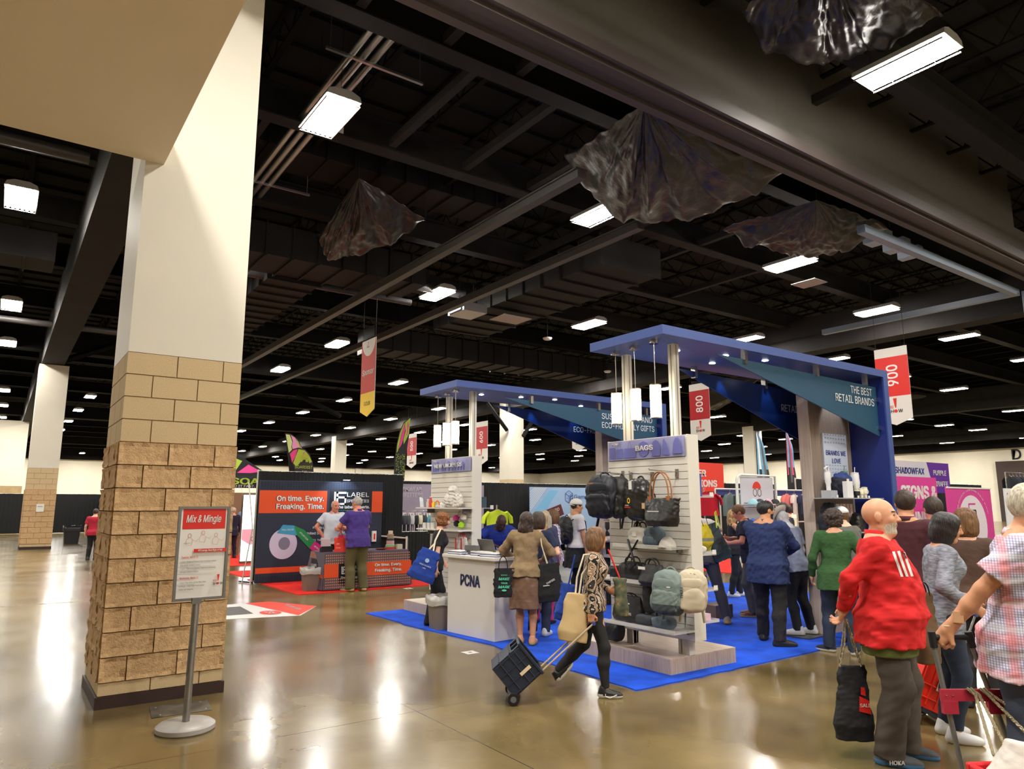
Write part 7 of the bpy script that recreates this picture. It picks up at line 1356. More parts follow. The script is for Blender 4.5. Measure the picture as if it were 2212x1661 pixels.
GC = [('lime', (140, 190, 60)), ('royal blue', (40, 70, 140)), ('red', (195, 30, 48)), ('charcoal', (56, 58, 64)), ('cream', (205, 190, 165)), ('crimson', (140, 30, 42)), ('dark grey', (62, 66, 72)), ('slate', (70, 74, 80)), ('light grey', (190, 188, 190)), ('black', (28, 28, 32)), ('ivory', (215, 205, 175)), ('graphite', (52, 54, 60))]
for k, (nm, c) in enumerate(GC): garment('%s shirt on the crowded rail, number %s' % (nm, ('one', 'two', 'three', 'four', 'five', 'six', 'seven', 'eight', 'nine', 'ten', 'eleven', 'twelve')[k])+' from its left end', 8.42+.125*k, 17.9, 1.45, 1.05, cloth('rack_%s' % nm.replace(' ', '_'), lin(*c)), w_=.40, seed=k, group='shirts on the workwear rail')
garment('teal long-sleeved shirt facing out at the right of the rail', 10.05, 17.75, 1.45, .25, cloth('teal_shirt', lin(88, 150, 168)), w_=.48, h_=.74, sleeve='long', seed=40, group='shirts on the workwear rail')
garment('dark shirt at the far right end of the rail', 10.45, 17.9, 1.45, 1.2, cloth('rack_dusk', lin(44, 46, 54)), w_=.4, seed=41, group='shirts on the workwear rail')
garment('lime-yellow shirt hanging behind the bald man in blue', 8.15, 11.9, 1.62, -.1, cloth('neon_shirt', lin(205, 225, 50)), w_=.5, h_=.62, seed=42)
for x, y, z, lb in ((8.15, 11.93, 1.7, 'thin chrome stand under the lime-yellow shirt'), (11.9, 9.83, 2.06, 'thin chrome stand under the bright red T-shirt')): t = thing('garment_stand', lb, 'stand', (x, y, 0)); obj('stand_pole', MB().tube([(x, y, .01), (x, y, z)], .012, 8), HK, t); obj('stand_base', MB().lathe([(.16, 0), (.15, .02)], x, y, 0, 20), HK, t)
sh_ = shelf('side_shelf', 'clear shelf jutting right of the NEW UNDER $5 wall', 6.11, 6.40, 9.46, 9.8, 1.66, CLR); obj('price_card', MB().box(6.34, 6.40, 9.455, 9.459, 1.64, 1.70), WHT, sh_)
tag(obj('gift_box', MB().box(6.14, 6.30, 9.5, 9.7, 1.662, 1.83), mat('teal_box', lin(60, 80, 96), .4), bevel=.004), 'teal and purple gift box right of the NEW UNDER $5 wall', 'box')
# right-hand side of BAGS wall: small shelves on its other face
for i, (z, lb) in enumerate(((1.80, 'top clear shelf behind the right edge of the BAGS wall'), (1.19, 'second clear shelf behind the right edge of the BAGS wall'), (.82, 'third clear shelf behind the right edge of the BAGS wall'), (.50, 'lowest clear shelf behind the right edge of the BAGS wall'))):
    t = shelf('side_shelf', lb, 6.11, 6.36, 5.12, 5.6, z, CLR); obj('shelf_lip', MB().box(6.36, 6.364, 5.12, 5.6, z-.01, z+.02), CLR, t)
    if i != 3: obj('price_card', MB().box(6.29, 6.35, 5.112, 5.116, z, z+.045), WHT, t)
tag(obj('blue_box', MB().box(6.12, 6.27, 5.2, 5.5, 1.802, 2.05), mat('royal_box', lin(52, 76, 150), .5), bevel=.004), 'royal blue box on the top shelf beside the BAGS wall', 'box'); duffel('white folded pouch on the second side shelf', (6.24, 5.3, 1.235), .16, .2, .08, WCV, rz=0, seed=50, handle=False, name='pouch', cat='pouch'); duffel('black pouch on the third side shelf', (6.24, 5.3, .88), .2, .2, .11, NYB, rz=0, seed=51, handle=False, name='pouch', cat='pouch'); tag(obj('pink_card_box', MB().box(6.14, 6.3, 5.18, 5.4, .502, .57), mat('pale_pink', lin(215, 180, 200), .5)), 'pale pink box on the lowest side shelf', 'box')
garment('bright red T-shirt hanging beyond the BAGS wall', 11.9, 9.8, 1.98, -.55, cloth('scarlet_tee', lin(188, 18, 34)), w_=.55, h_=.5, seed=43)
tag(obj('travel_case', MB().box(8.95, 9.2, 7.6, 7.85, .013, .62), cloth('slate_case', lin(52, 62, 82)), bevel=.02), 'slate blue upright case behind the bending man', 'case'); tag(obj('carton', MB().box(9.0, 9.4, 7.3, 7.6, .013, .2), mat('kraft_carton', lin(120, 100, 90), .8)), 'low brown carton on the blue carpet behind the bending man', 'carton')
# hat rack booth
WPT = mat('white_tube', lin(215, 215, 205), .35); hr = thing('hat_rack', 'white tube rack with a logo banner and hats on a wire shelf', 'rack', (15.4, 11, 0))
obj('tube_frame', MB().tube([(14.55, 11, 0), (14.55, 11, 2.3), (14.6, 11, 2.38), (14.7, 11, 2.42), (16.1, 11, 2.42), (16.1, 11, 0)], .035, 8), WPT, hr, smooth=True)
p = Panel((14.75, 11.05, .6), (1, 0, 0), (0, 0, 1), hr); slab(p, 'banner_cloth', 0, 1.32, 0, 1.78, -.01, 0, mat('rack_banner', lin(205, 204, 212), .7)); p.disc('red_cap_mark', .64, 1.5, .17, .17, mat('cap_mark_red', lin(222, 60, 42), .5), a0=0, a1=math.pi); p.disc('goggle_mark', .56, 1.4, .08, .1, GRY, r0=.8); p.disc('goggle_mark', .74, 1.4, .08, .1, GRY, r0=.8); p.text('Headwear Embellishment Experts Since 1989', .68, 1.14, .06, GRY, width=1.15); p.text('Private Label and Everything Else', .62, 1.04, .05, GRY, width=.75)
obj('wire_shelf', MB().box(14.6, 16.0, 10.55, 11.0, 1.68, 1.70), HK, hr); obj('wire_shelf', MB().box(14.6, 16.0, 10.55, 11.0, 1.22, 1.24), HK, hr)
for i, (x, c, b, lb) in enumerate(((14.80, (150, 195, 205), None, 'pale aqua'), (15.07, (48, 52, 62), (70, 170, 180), 'charcoal cap with teal brim'), (15.36, (215, 140, 170), (205, 190, 170), 'pink cap with cream brim'), (15.68, (40, 40, 44), None, 'black cap with gold badge'))):
    m_ = mat('hat_%d' % i, lin(*c), .8); capthing(('pale aqua cap, leftmost' if i == 0 else lb)+' on the upper wire shelf', (x, 10.75, 1.70), m_, m_, math.pi+.5, mat('hatb_%d' % i, lin(*b), .8) if b else None, 1.25, 'caps on the wire shelf', GOLD if i == 3 else None)
for i, (x, c, lb) in enumerate(((14.75, (70, 110, 180), 'royal blue'), (15.0, (150, 120, 90), 'tan'), (15.55, (30, 40, 80), 'navy'), (15.85, (60, 60, 64), 'dark grey'))): m_ = mat('hatl_%d' % i, lin(*c), .8); capthing(lb+' cap on the lower wire shelf', (x, 10.75, 1.24), m_, m_, math.pi+.3, None, 1.2, 'caps on the wire shelf')
r2 = thing('clothes_rack', 'white rail of garments left of the hat rack banner', 'rack', (16, 12.6, 0)); obj('rail', MB().tube([(15.6, 12.5, 2.12), (20.2, 12.5, 2.12)], .02, 8), WPT, r2); obj('rail', MB().tube([(19.3, 12.5, 1.2), (20.2, 12.5, 1.2)], .02, 8), WPT, r2)
for x in (15.6, 17.9, 20.2): obj('upright_pole', MB().tube([(x, 12.5, 0), (x, 12.5, 2.12)], .02, 8), WPT, r2)
obj('print_valance', MB().box(15.8, 20.2, 12.6, 12.63, 1.95, 2.12), mat('navy_dots', lin(50, 56, 110), .7, var=.5, vscale=60), r2)
for i, (x, c, lb) in enumerate(((16.15, (92, 108, 106), 'grey-green jacket left'), (16.6, (100, 116, 110), 'second grey-green jacket'), (18.75, (222, 120, 116), 'coral pink shirt'), (19.12, (215, 205, 195), 'ivory shirt'), (19.55, (34, 40, 70), 'navy shirt with round badge'), (20.0, (120, 124, 128), 'grey patterned jacket'))):
    garment(lb+' on the white rail near the hat rack', x, 12.45, 2.02, .15+.2*(i % 2), cloth('rail2_%d' % i, lin(*c)), w_=.46, h_=.8 if i < 2 else .6, sleeve='long' if i < 2 else 'short', seed=60+i, group='garments on the white rail')
garment('magenta shirt low on the white rail near the hat rack', 19.7, 12.4, 1.15, .5, cloth('magenta_low', lin(205, 50, 140)), w_=.4, h_=.5, seed=70)
p = Panel((15.2, 13.4, .5), (1, 0, 0), (0, 0, 1), thing('display_board', 'pale grey standing panel behind the red T-shirt', 'panel', (15.8, 13.4, 0))); slab(p, 'panel_board', -.9, .75, -.5, 1.45, -.03, 0, mat('pale_panel', lin(195, 194, 202), .6)); p.text('MY WORK SHIRTS', -.1, 1.05, .1, GRY, width=.8)
# ================= RIGHT BOOTHS =================
MAG = mat('magenta_print', lin(200, 58, 140), .6); 
def board(label, x0, x1, y, z0, z1, m, name='banner_stand', cat='banner'):
    t = thing(name, label, cat, ((x0+x1)/2, y, 0)); obj('banner_board', MB().box(x0, x1, y, y+.03, z0, z1), m, t); 
    for x in (x0+.1, x1-.1): obj('stand_foot', MB().box(x-.03, x+.03, y-.15, y+.2, 0, .03).box(x-.015, x+.015, y+.03, y+.05, 0, z0+.1), POST, t)
    return Panel((x0, y, z0), (1, 0, 0), (0, 0, 1), t)
p = board('magenta banner with white letters SIGNS and BANNERS', 17.2, 20.75, 9.2, .1, 2.42, MAG); p.text('SIGNS &', 2.55, 1.92, .62, WHT, bold=.05, width=1.95); p.text('BANNERS', 2.45, 1.25, .62, WHT, bold=.05, width=2.1)
p = board('magenta banner with a white disc and angular logo', 19.9, 22.55, 8.6, .1, 2.15, MAG); p.disc('white_disc', 1.38, 1.05, .84, .8, mat('disc_white', lin(215, 205, 215), .6), n=32)
for i, ch in enumerate('Trade-Exclusive, Large-Format Digital Printer'): a = math.radians(158-3.15*i); p.text(ch, 1.38+1.0*math.cos(a), 1.05+.94*math.sin(a), .11, WHT, .012, bold=.01, rot=a-math.pi/2) if ch != ' ' else None
p.line('angular_mark', [(1.6, 1.62), (1.2, 1.62), (1.2, 1.2)], .04, MAG, .01); p.line('angular_mark', [(1.3, 1.45), (1.6, 1.45), (1.6, 1.2)], .04, INK, .01)
obj('top_bar', MB().box(19.9, 22.55, 8.58, 8.6, 2.12, 2.16), WHT, p.p)
p = board('white and purple banner reading Shadowfax Graphics Purple Giraffe', 19.9, 23.9, 10.2, 2.05, 2.95, mat('banner_grey_white', lin(205, 205, 212), .6)); p.shape('purple_field', [(2.7, 0), (4.0, 0), (4.0, .9), (2.6, .9), (2.78, .45)], mat('purple_print', lin(98, 40, 150), .5)); p.text('SHADOWFAX', 1.55, .62, .34, NI, bold=.03, width=1.75, shear=.15); p.text('GRAPHICS', 1.55, .30, .26, mat('slate_print', lin(110, 120, 160), .5), bold=.01, width=1.7, shear=.2); p.text('PURPLE', 3.38, .6, .28, WHT, bold=.03, width=.85, shear=.1); p.text('GIRAFFE', 3.38, .27, .28, WHT, bold=.03, width=.95, shear=.1); p.shape('blue_mark', [(.25, .25), (.5, .25), (.62, .8), (.25, .8)], mat('mark_blue', lin(40, 80, 140), .5))
p = board('pale aqua banner at the right of the magenta disc banner', 22.4, 23.6, 9.0, .1, 2.1, mat('aqua_print', lin(135, 190, 220), .6)); p.text('PURPLE', .7, .9, .12, mat('mauve', lin(170, 90, 150), .6)); p.text('GIRAFFE', .7, .72, .12, MATS['mauve'])
gd = ['dark slate', 'midnight blue', 'black', 'ink blue', 'charcoal', 'dusky navy', 'near-black', 'dark blue']
for i in range(8): garment('%s garment on the tall rack at the far right booths' % gd[i], 26.2+.28*i, 9.4, 2.62, .9, cloth('far_dark%d' % (i % 4), ((.012, .014, .02), (.02, .03, .05), (.01, .01, .012), (.03, .04, .06))[i % 4]), w_=.5, h_=1.2, sleeve='long', seed=80+i, group='dark garments on the far right rack')
r3 = thing('clothes_rack', 'tall rack of dark garments at the far right', 'rack', (27, 9.4, 0)); obj('rail', MB().tube([(25.9, 9.4, 2.70), (28.6, 9.4, 2.70)], .02, 8), HK, r3); [obj('upright_pole', MB().tube([(x, 9.4, 0), (x, 9.4, 2.7)], .02, 8), HK, r3) for x in (25.9, 28.6)]
p = board('white framed picture board at the right edge behind the plaid shirt', 17.5, 19.5, 6.4, .1, 2.05, mat('board_white', lin(210, 210, 212), .6), 'picture_board', 'board'); p.rect('photo_strip', .1, 1.9, 1.6, 1.85, mat('photo_mix', lin(150, 100, 110), .6, var=.8, vscale=9)); p.text('ESSENTIALS', 1.0, 1.3, .16, GRY, width=1.4)
u = thing('umbrella_stand', 'thin wire display spreading above the magenta banner', 'stand', (20.5, 11.2, 0)); obj('stand_pole', MB().tube([(20.5, 11.2, 0), (20.5, 11.2, 2.75)], .02, 6), WPT, u); obj('wire_arm', MB().tube([(20.0, 11.2, 2.7), (20.5, 11.2, 2.78), (21.4, 11.2, 2.6)], .012, 5), WPT, u)
# ================= HELD BAGS =================
ROPE = ramp_mat('cream_rope', [(.3, lin(170, 155, 115)), (.6, lin(218, 206, 170))], .8, 60, (1, 1, 1), tex='wave', bump=.8); CREAMS = mat('cream_webbing', lin(212, 200, 175), .8)
def rope(name, pts, r, parent, m=ROPE):
    """twisted two-strand cord along a polyline"""
    pts = [Vector(p) for p in pts]; d = []; L = 0
    for a, b in zip(pts, pts[1:]):
        n_ = max(2, int((b-a).length/.008)); d += [a.lerp(b, k/n_) for k in range(n_)]
    d.append(pts[-1]); mb = MB()
    for q in (0, 1, 2):
        s = []
        for k, p in enumerate(d):
            t_ = (d[min(k+1, len(d)-1)]-d[max(k-1, 0)]).normalized(); u_ = t_.cross(Vector((.3, .9, .1))).normalized(); v_ = t_.cross(u_); a = k*.55+q*2.094; s.append(p+u_*(r*.5*math.cos(a))+v_*(r*.5*math.sin(a)))
        mb.tube(s, r*.55, 5)
    return obj(name, mb, m, parent, smooth=True)
HR_ = info['red']['W'] @ ((info['red']['wr'][1]+info['red']['wr'][0])/2)
hx, hy, hz = HR_.x-.02, HR_.y-.02, HR_.z-.07
bg = tote('black canvas tote with red print hanging from the red pullover man', (hx-.02, hy-.02, .36), .29, .13, .50, BLK_C, rz=-.62, roll=.03, top=.68, bot=.86, seed=90, vox=.006, sag=.03)
Mb = bagframe((hx-.02, hy-.02, .36), -.62)
pb = Panel(Mb @ Vector((-.145, -.072, -.25)), Mb.to_3x3() @ Vector((1, 0, 0)), (0, 0, 1), bg); pb.shape('red_print', [(.15, .2), (.235, .18), (.225, .27), (.16, .30)], RED, .0); pb.shape('red_print', [(.17, .31), (.205, .30), (.2, .355), (.175, .36)], RED, .0); pb.text('SALE', .195, .24, .045, WHT, .003)
for q, w0 in ((-1, -.075), (1, .075)):
    for e in (-1, 1): rope('rope_handle', [(hx+.005*q, hy, hz), Mb @ Vector((w0*.5, e*.02, .38)), Mb @ Vector((w0+.012*e, e*.03, .235))], .0065, bg)
MYM = mat('mint_print', lin(90, 200, 165), .6)
bg = tote('small black tote printed MAKE YOUR MARK at the tan blazer\'s left hand', (5.17, 7.42, .765), .22, .08, .35, BLK_C, rz=-.55, top=1., bot=1., seed=91, handle=True, hh=.17, hr=.008, vox=.007, logo=lambda p: (p.text('PROMOS', .12, .27, .026, MYM, .006), p.text('MAKE', .12, .225, .06, MYM, .006, bold=.04, shear=.3, width=.14), p.text('YOUR', .12, .175, .04, MYM, .006, bold=.04, width=.08), p.text('MARK', .12, .13, .06, MYM, .006, bold=.04, shear=.3, width=.15), p.disc('splash', .12, .09, .03, .012, MYM)))
sh = info['tan']['W'] @ info['tan']['sh'][1]
bg = tote('big black tote with cream cord slung from the tan blazer\'s right shoulder', (5.68, 7.14, .76), .40, .12, .46, BLK_C, rz=-.75, roll=-.12, top=.55, bot=1., seed=92, strap=[[(5.66, 7.16, .97), (5.62, 7.22, 1.2), sh+Vector((.0, -.04, .06)), sh+Vector((.02, .06, .05)), (5.72, 7.3, 1.1), (5.70, 7.2, .97)]], hm=CREAMS, hr=.008, logo=lambda p: (p.text('EMPIRE', .22, .25, .045, WHT, .008, rot=.4), p.rect('print_bar', .12, .2, .2, .21, WHT, .008)))
RB = cloth('royal_tote', lin(30, 62, 150)); sh = info['curly']['W'] @ info['curly']['sh'][1]
bg = tote('royal blue tote with white print over the auburn-curled woman\'s shoulder', (5.03, 9.14, .87), .38, .12, .44, RB, rz=-.55, roll=.38, top=.75, bot=.95, seed=93, strap=[[(5.12, 9.08, 1.06), (5.18, 9.14, 1.2), sh+Vector((-.02, -.03, .07)), sh+Vector((.04, .05, .05)), (5.2, 9.2, 1.15), (5.06, 9.14, 1.06)]], hm=CREAMS, hr=.013, logo=lambda p: (p.disc('ring_print', .19, .29, .03, .03, mat('pale_blue_print', lin(160, 190, 225), .6)), p.text('HIGH CALIBER', .19, .22, .035, WHT, .008, width=.17), p.text('LINE', .19, .18, .03, WHT, .008)))
sh = info['trolley']['W'] @ info['trolley']['sh'][1]
bg = tote('sand canvas tote hanging at the zebra-print woman\'s back', (4.40, 5.16, .70), .26, .09, .42, cloth('sand_canvas', lin(186, 160, 115)), rz=-.45, roll=.15, top=.8, bot=1., seed=94, strap=[[(4.43, 5.14, .9), (4.47, 5.14, 1.08), sh+Vector((-.01, -.03, .055)), sh+Vector((-.06, .06, .04)), (4.46, 5.2, 1.05), (4.42, 5.18, .9)]], hm=CREAMS, hr=.009)
tote('royal blue tote behind the sand canvas tote', (4.50, 5.42, .80), .2, .08, .34, RB, rz=-.5, roll=.2, top=.6, seed=95, vox=.009, strap=[[(4.52, 5.4, .95), (4.56, 5.34, 1.24)]], hr=.008)
tote('olive and red patterned bag at the zebra-print woman\'s front', (4.80, 4.98, .87), .16, .09, .34, ramp_mat('olive_pattern', [(.3, lin(40, 44, 34)), (.55, lin(80, 84, 60)), (.7, lin(150, 120, 80)), (.8, lin(130, 30, 40))], .8, 14), rz=-.6, top=.7, seed=96, strap=[[(4.80, 4.98, 1.02), (4.72, 5.05, 1.3)]], hm=RED, hr=.008)
REDT = mat('red_nonwoven', lin(226, 52, 34), .6, bump=.2, bscale=20)
hp_ = info['purple']['W'] @ info['purple']['wr'][0]
tote('bright red tote held by the man in the purple polo', (hp_.x-.02, hp_.y-.05, .84), .25, .10, .40, REDT, rz=-.3, seed=97, top=1., bot=.95, strap=[[(hp_.x-.08, hp_.y-.06, 1.02), (hp_.x, hp_.y, hp_.z-.06), (hp_.x+.05, hp_.y-.05, 1.02)]], hm=REDT, hr=.014, logo=lambda p: (p.text('ASI', .07, .28, .05, WHT, .008), p.text('SHOW', .08, .2, .04, WHT, .008)))
bi = info['bend']; MW = bi['W']; c = MW @ (bi['T'] @ Vector((-.05, -.20, .20)))
YEL = cloth('yellow_nylon', lin(230, 205, 40), .5); F = Field((c.x-.3, c.y-.3, c.z-.3), (c.x+.3, c.y+.3, c.z+.3), .009); F.ell(tuple(c), (.17, .15, .21), None, k=.03, p=2.3); F.noise(.012, 18, 4); P, Q = F.mesh(); zz = P[Q].mean(1)[:, 2]-c.z
t = thing('drawstring_bag', 'yellow drawstring bag on the leaning man\'s back', 'bag', (c.x, c.y, c.z-.21)); obj('bag_body', (P, Q, ((zz > -.04) & (zz < .0)).astype(np.int32)), [YEL, cloth('grey_band', lin(150, 150, 130))], t, smooth=True); obj('cord', MB().tube([(c.x-.05, c.y-.08, c.z+.17), (c.x-.02, c.y-.0, c.z+.3)], .005, 5).tube([(c.x+.06, c.y-.08, c.z+.17), (c.x+.1, c.y-.0, c.z+.3)], .005, 5), INK, t)
c = MW @ (bi['T'] @ Vector((.17, -.20, .14))); tote('dark green and black bag with neon trim on the leaning man\'s side', tuple(c), .34, .12, .55, ramp_mat('green_black_print', [(.35, (.012, .014, .016)), (.6, lin(52, 74, 78)), (.8, lin(90, 120, 130))], .6, 5), rz=-.4, roll=-.3, top=.5, seed=98, strap=[[c+Vector((-.08, -.07, .2)), c+Vector((-.06, -.03, .42)), c+Vector((.0, .0, .44)), c+Vector((.0, -.06, .2))]], hm=mat('neon_yellow', lin(215, 235, 40), .6), hr=.008)
ci = info['cap']; c = ci['W'] @ (ci['T'] @ Vector((0, -.22, .28))); backpack('black backpack worn by the man in the backward white cap', tuple(c), .36, .22, .50, NYB, rz=AZ_P(8.6, 10.05, -62), seed=99, straps=False)
tubes('backpack_strap', ci, [ci['T'] @ Vector(q) for q in ((.12, -.14, .46), (.12, .0, .54), (.14, .13, .44), (.16, .14, .25), (.17, -.05, .1))], .018, NYB, flat=.4)
BRN = mat('brown_paper_bag', lin(98, 76, 52), .8); tote('brown bag between the red pullover and the black-haired woman', (5.62, 2.66, .83), .16, .12, .50, BRN, rz=-.5, seed=100, top=1., bot=1., handle=True, hh=.1, hm=INK)
# ================= CARTS =================
def crate(label, A, pull, tilt, m, m2, W_=.40, D_=.30, H_=.36, hl=.6, handlem=None, wheelm=None, logo=None):
    t = thing('crate_cart', label, 'cart', (A[0], A[1], 0)); cp, sp = math.cos(pull), math.sin(pull); a_ = Vector((cp*math.cos(tilt), sp*math.cos(tilt), math.sin(tilt))); d_ = Vector((-cp*math.sin(tilt), -sp*math.sin(tilt), math.cos(tilt))); w = Vector((-sp, cp, 0)); O = Vector((A[0], A[1], .055))
    M = Matrix(((w.x, d_.x, a_.x, O.x), (w.y, d_.y, a_.y, O.y), (w.z, d_.z, a_.z, O.z), (0, 0, 0, 1)))   # local: x along axle, y up-side, z along the crate height
    def B(n, *b, m_=m, bv=.004): mb = MB(); [mb.box(*q) for q in b]; mb.xf(M); return obj(n, mb, m_, t, bevel=bv)
    y0, y1 = .0, D_; th = .012
    B('side_panel', (0, th, y0, y1, .03, H_)); B('side_panel', (W_-th, W_, y0, y1, .03, H_)); B('crate_floor', (0, W_, y0, y1, .02, .035)); B('back_panel', (0, W_, y0, y0+th, .03, H_)); 
    hw = .05   # top wall with two grip holes
    B('front_panel', (0, W_, y1-th, y1, .03, H_-.10)); B('front_panel', (0, .05, y1-th, y1, H_-.10, H_), (W_*.46, W_*.54, y1-th, y1, H_-.10, H_), (W_-.05, W_, y1-th, y1, H_-.10, H_), (0, W_, y1-th, y1, H_-.025, H_))
    for q in (-.008,): 
        for k in range(4): B('rib', (-.008, 0, .02+k*(D_-.04)/3-.006, .02+k*(D_-.04)/3+.006, .04, H_-.02))
        for z in (.10, .20, H_-.08): B('rib', (-.008, 0, .0, D_, z-.006, z+.006))
    for z in (.1, .22): B('rib', (0, W_, y1, y1+.008, z-.006, z+.006))
    B('rim', (-.014, W_+.014, y0-.01, y0+.012, H_-.02, H_+.004), (-.014, W_+.014, y1-.012, y1+.012, H_-.02, H_+.004), (-.014, .012, y0, y1, H_-.02, H_+.004), (W_-.012, W_+.014, y0, y1, H_-.02, H_+.004))
    B('base_frame', (.02, W_-.02, -.03, .03, -.03, .06), m_=m2)
    lb = B('sticker', (-.011, -.0095, .10, .13, .18, .29), m_=mat('cream_sticker', lin(212, 195, 160), .6), bv=0)
    for x in (-.01, W_-.02):
        mb = MB().lathe([(.012, 0), (.05, 0), (.055, .008), (.055, .022), (.05, .03), (.012, .03)], x, -.0, 0, 20, ax='x'); mb.xf(M); wl = obj('wheel', mb, BLKSH, t, smooth='auto'); mb = MB().lathe([(.0, -.002), (.026, -.002), (.026, .032), (0, .032)], x, 0, 0, 14, ax='x'); mb.xf(M); obj('hub', mb, wheelm or GRYSH, wl)
    for x in (W_*.3, W_*.7): mb = MB().tube([(x, -.012, .1), (x, -.012, H_+hl)], .009, 8); mb.xf(M); obj('telescopic_rod', mb, handlem or mat('rod_beige', lin(180, 165, 140), .4, metal=.3), t, smooth=True)
    mb = MB().tube([(W_*.24, -.012, H_+hl), (W_*.76, -.012, H_+hl)], .016, 10); mb.xf(M); obj('grip', mb, mat('grip_blue', lin(50, 66, 120), .5), t, smooth=True)
    if logo: logo(Panel(M @ Vector((-.012, y1, .0)), M.to_3x3() @ Vector((0, -1, 0)), M.to_3x3() @ Vector((0, 0, 1)), t))
    return t
NVP = mat('navy_crate_plastic', lin(34, 42, 58), .4); NVD = mat('dark_crate_plastic', lin(20, 24, 32), .5); RDP = mat('red_crate_plastic', lin(228, 44, 24), .4)
hw_ = info['trolley']['W'] @ info['trolley']['wr'][1]; A = (3.86, 5.40); hd = Vector((hw_.x-A[0], hw_.y-A[1])); pull = math.atan2(hd.y, hd.x); w_off = Vector((-math.sin(pull), math.cos(pull)))*.2; A = (A[0]-w_off.x*.6, A[1]-w_off.y*.6)
Lh = math.hypot(hd.length, hw_.z-.075-.055); tl = math.atan2(hw_.z-.075-.055, hd.length)
crate('navy folding crate on wheels trailing the zebra-print woman', A, pull-.05, tl, NVP, NVD, W_=.38, D_=.31, H_=.34, hl=Lh-.34)
crate('bright red folding crate on wheels behind the red pullover man', (6.20, 2.86), math.radians(-42), math.radians(66), RDP, NVD, W_=.36, D_=.26, H_=.46, hl=.40, handlem=GALV, wheelm=RDP, logo=lambda p: p.disc('white_sticker', .14, .40, .05, .022, WHT, .004))
# folding luggage cart
pw = info['plaid']['W'] @ info['plaid']['wr'][1]; dv = (info['plaid']['W'].to_3x3() @ (info['plaid']['wr'][1]-info['plaid']['el'][1])).normalized(); G = pw+dv*.085
lc = thing('luggage_cart', 'folding luggage cart with grey poles and red brackets pulled by the plaid shirt', 'cart', (G.x+.1, G.y-.1, 0)); rx = Vector((.8135, -.5815, 0)); fx = Vector((.5815, .8135, 0))
T0, T1 = G-rx*.045+Vector((0, 0, .01)), G+rx*.16+Vector((0, 0, .01)); B0, B1 = T0+rx*.10-fx*.02+Vector((0, 0, -.78)), T1+rx*.22-fx*.02+Vector((0, 0, -.78))
obj('grip_bar', MB().tube([T0-rx*.0, T1], .017, 10), NVD, lc, smooth=True)
for k_, (a, b) in enumerate(((T0, B0), (T1, B1))): obj('pole', MB().tube([a, b], .0135, 12), mat('grey_pole', lin(120, 122, 120), .35, metal=.4), lc, smooth=True); obj('grip_collar', MB().tube([a+Vector((0, 0, .03)), a.lerp(b, .07)], .02, 12), NVD, lc, smooth=True)
RBK = mat('bracket_crimson', lin(170, 40, 62), .4)
def bar(name, a, b, h, d, m): 
    n = (b-a).normalized(); mb = MB(); f = Vector((-n.y, n.x, 0)).normalized(); q = [a+f*s*d/2+Vector((0, 0, z)) for s, z in ((-1, 0), (1, 0), (1, h), (-1, h))]; r = [p+(b-a) for p in q]; mb.face(q); mb.face(r[::-1]); [mb.face([q[i], r[i], r[(i+1) % 4], q[(i+1) % 4]]) for i in range(4)]; return obj(name, mb, m, lc, bevel=.004)
c0_, c1_ = T0.lerp(B0, .42), T1.lerp(B1, .42); bk_ = bar('cross_bracket', c0_-rx*.04-fx*.02, c1_+rx*.04-fx*.02, .06, .02, RBK)
bar('end_bracket', c0_-rx*.035-fx*.02-Vector((0, 0, .065)), c0_+rx*.045-fx*.02-Vector((0, 0, .065)), .065, .03, RBK); bar('end_bracket', c1_-rx*.045-fx*.02-Vector((0, 0, .065)), c1_+rx*.045-fx*.02-Vector((0, 0, .065)), .065, .03, RBK)
for a in (c0_, c1_):
    for dx in (-.015, .02): q = a+rx*dx-fx*.034+Vector((0, 0, .03)); obj('rivet', MB().lathe([(.006, 0), (.004, .003)], q.x, q.y, q.z, 8), CHR, bk_)
bar('axle_frame', B0-rx*.03, B1+rx*.03, .03, .03, NVD)
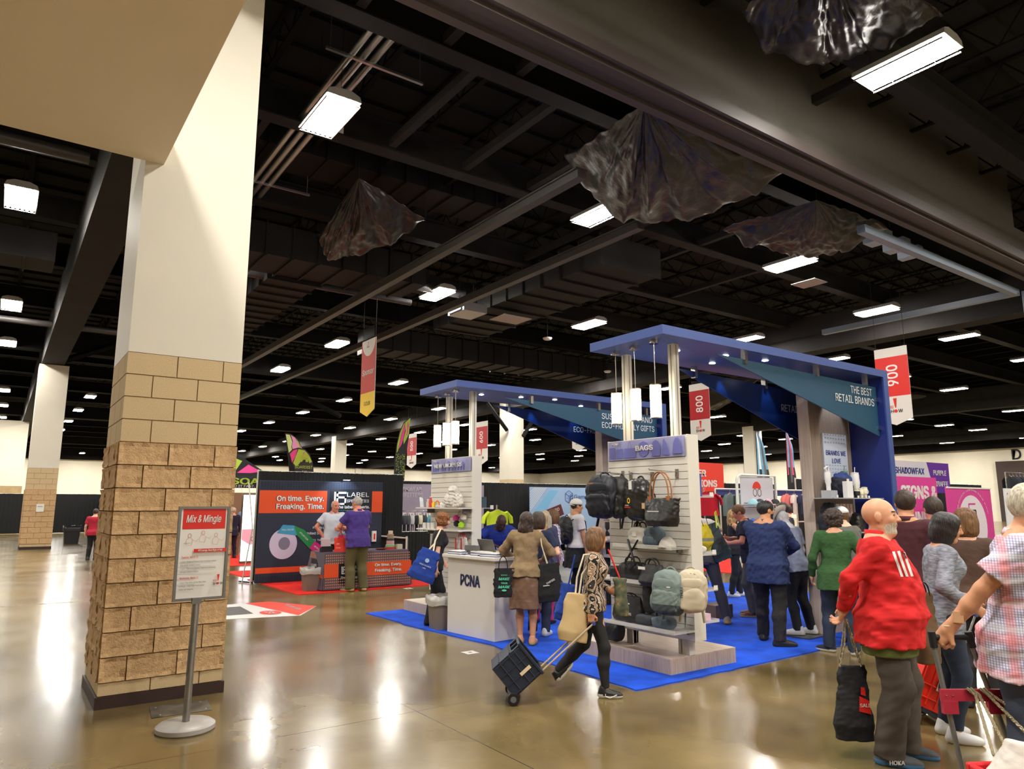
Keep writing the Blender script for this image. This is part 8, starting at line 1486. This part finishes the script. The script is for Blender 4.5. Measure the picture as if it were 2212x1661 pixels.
# red lidded bin on the cart
bl = thing('red_tote_bin', 'red-rimmed black bin riding on the folding cart at the photo\'s corner', 'bin', (G.x+.25, G.y-.35, 0)); O_ = Vector((4.07, 1.80, 0)); u_ = Vector((.86, -.51, 0)).normalized(); n_ = Vector((-u_.y, u_.x, 0))
def cornerbox(name, x0, x1, y0, y1, z0, z1, m, par, bv=.01): mb = MB().box(x0, x1, y0, y1, z0, z1); mb.xf(Matrix(((u_.x, n_.x, 0, O_.x), (u_.y, n_.y, 0, O_.y), (0, 0, 1, 0), (0, 0, 0, 1)))); return obj(name, mb, m, par, bevel=bv)
cornerbox('bin_body', .03, .62, -.42, -.03, .02, .38, NVD, bl, .02)
for b in ((0, .65, -.03, .0), (0, .65, -.45, -.42), (0, .03, -.42, -.03), (.62, .65, -.42, -.03)): cornerbox('red_rim', b[0], b[1], b[2], b[3], .36, .45, mat('rim_red', lin(215, 40, 48), .4), bl)
q = Vector((O_.x, O_.y, .405))+u_*.36-n_*.452; text('InstaCrate', .06, q, u_, (0, 0, 1), INK, bl, bold=.02)
wb = tote('white canvas bag slumped in the red-rimmed bin', tuple(O_+u_*.20-n_*.14+Vector((0, 0, .48))), .34, .16, .24, WCV, rz=-.53, roll=.15, top=.5, bot=1., seed=101, sag=.04, vox=.006)
topc = c0_.lerp(c1_, .45)+Vector((0, 0, .07))-fx*.03; bs = O_+Vector((0, 0, .50))
for i_, (a, b) in enumerate(((-.02, .10), (.0, .17), (.05, .36), (.07, .52))): rope('rope_handle', [topc+rx*a-fx*.01, topc+rx*(a+.03)-fx*.035+Vector((0, 0, -.03)), bs+u_*b-n_*(.08+.02*i_)], .0085, wb)
# HOKA on the runner
ir = info['red']; q = ir['W'] @ (ir['an'][1]+Vector((.055, .04, -.045))); text('HOKA', .05, q+Vector((-.012, -.014, 0)), rx, (0, 0, 1), WHT, ir['t'], bold=.02, width=.1)

# white curved flash on the near running shoe
it = info['trolley']; q = it['an'][1]; obj('shoe_flash', MB().tube([q+Vector((.052, .10, -.035)), q+Vector((.054, .04, -.062)), q+Vector((.052, -.0, -.05)), q+Vector((.05, .0, -.03))], .004, 5), WHT, it['t'], world=False)
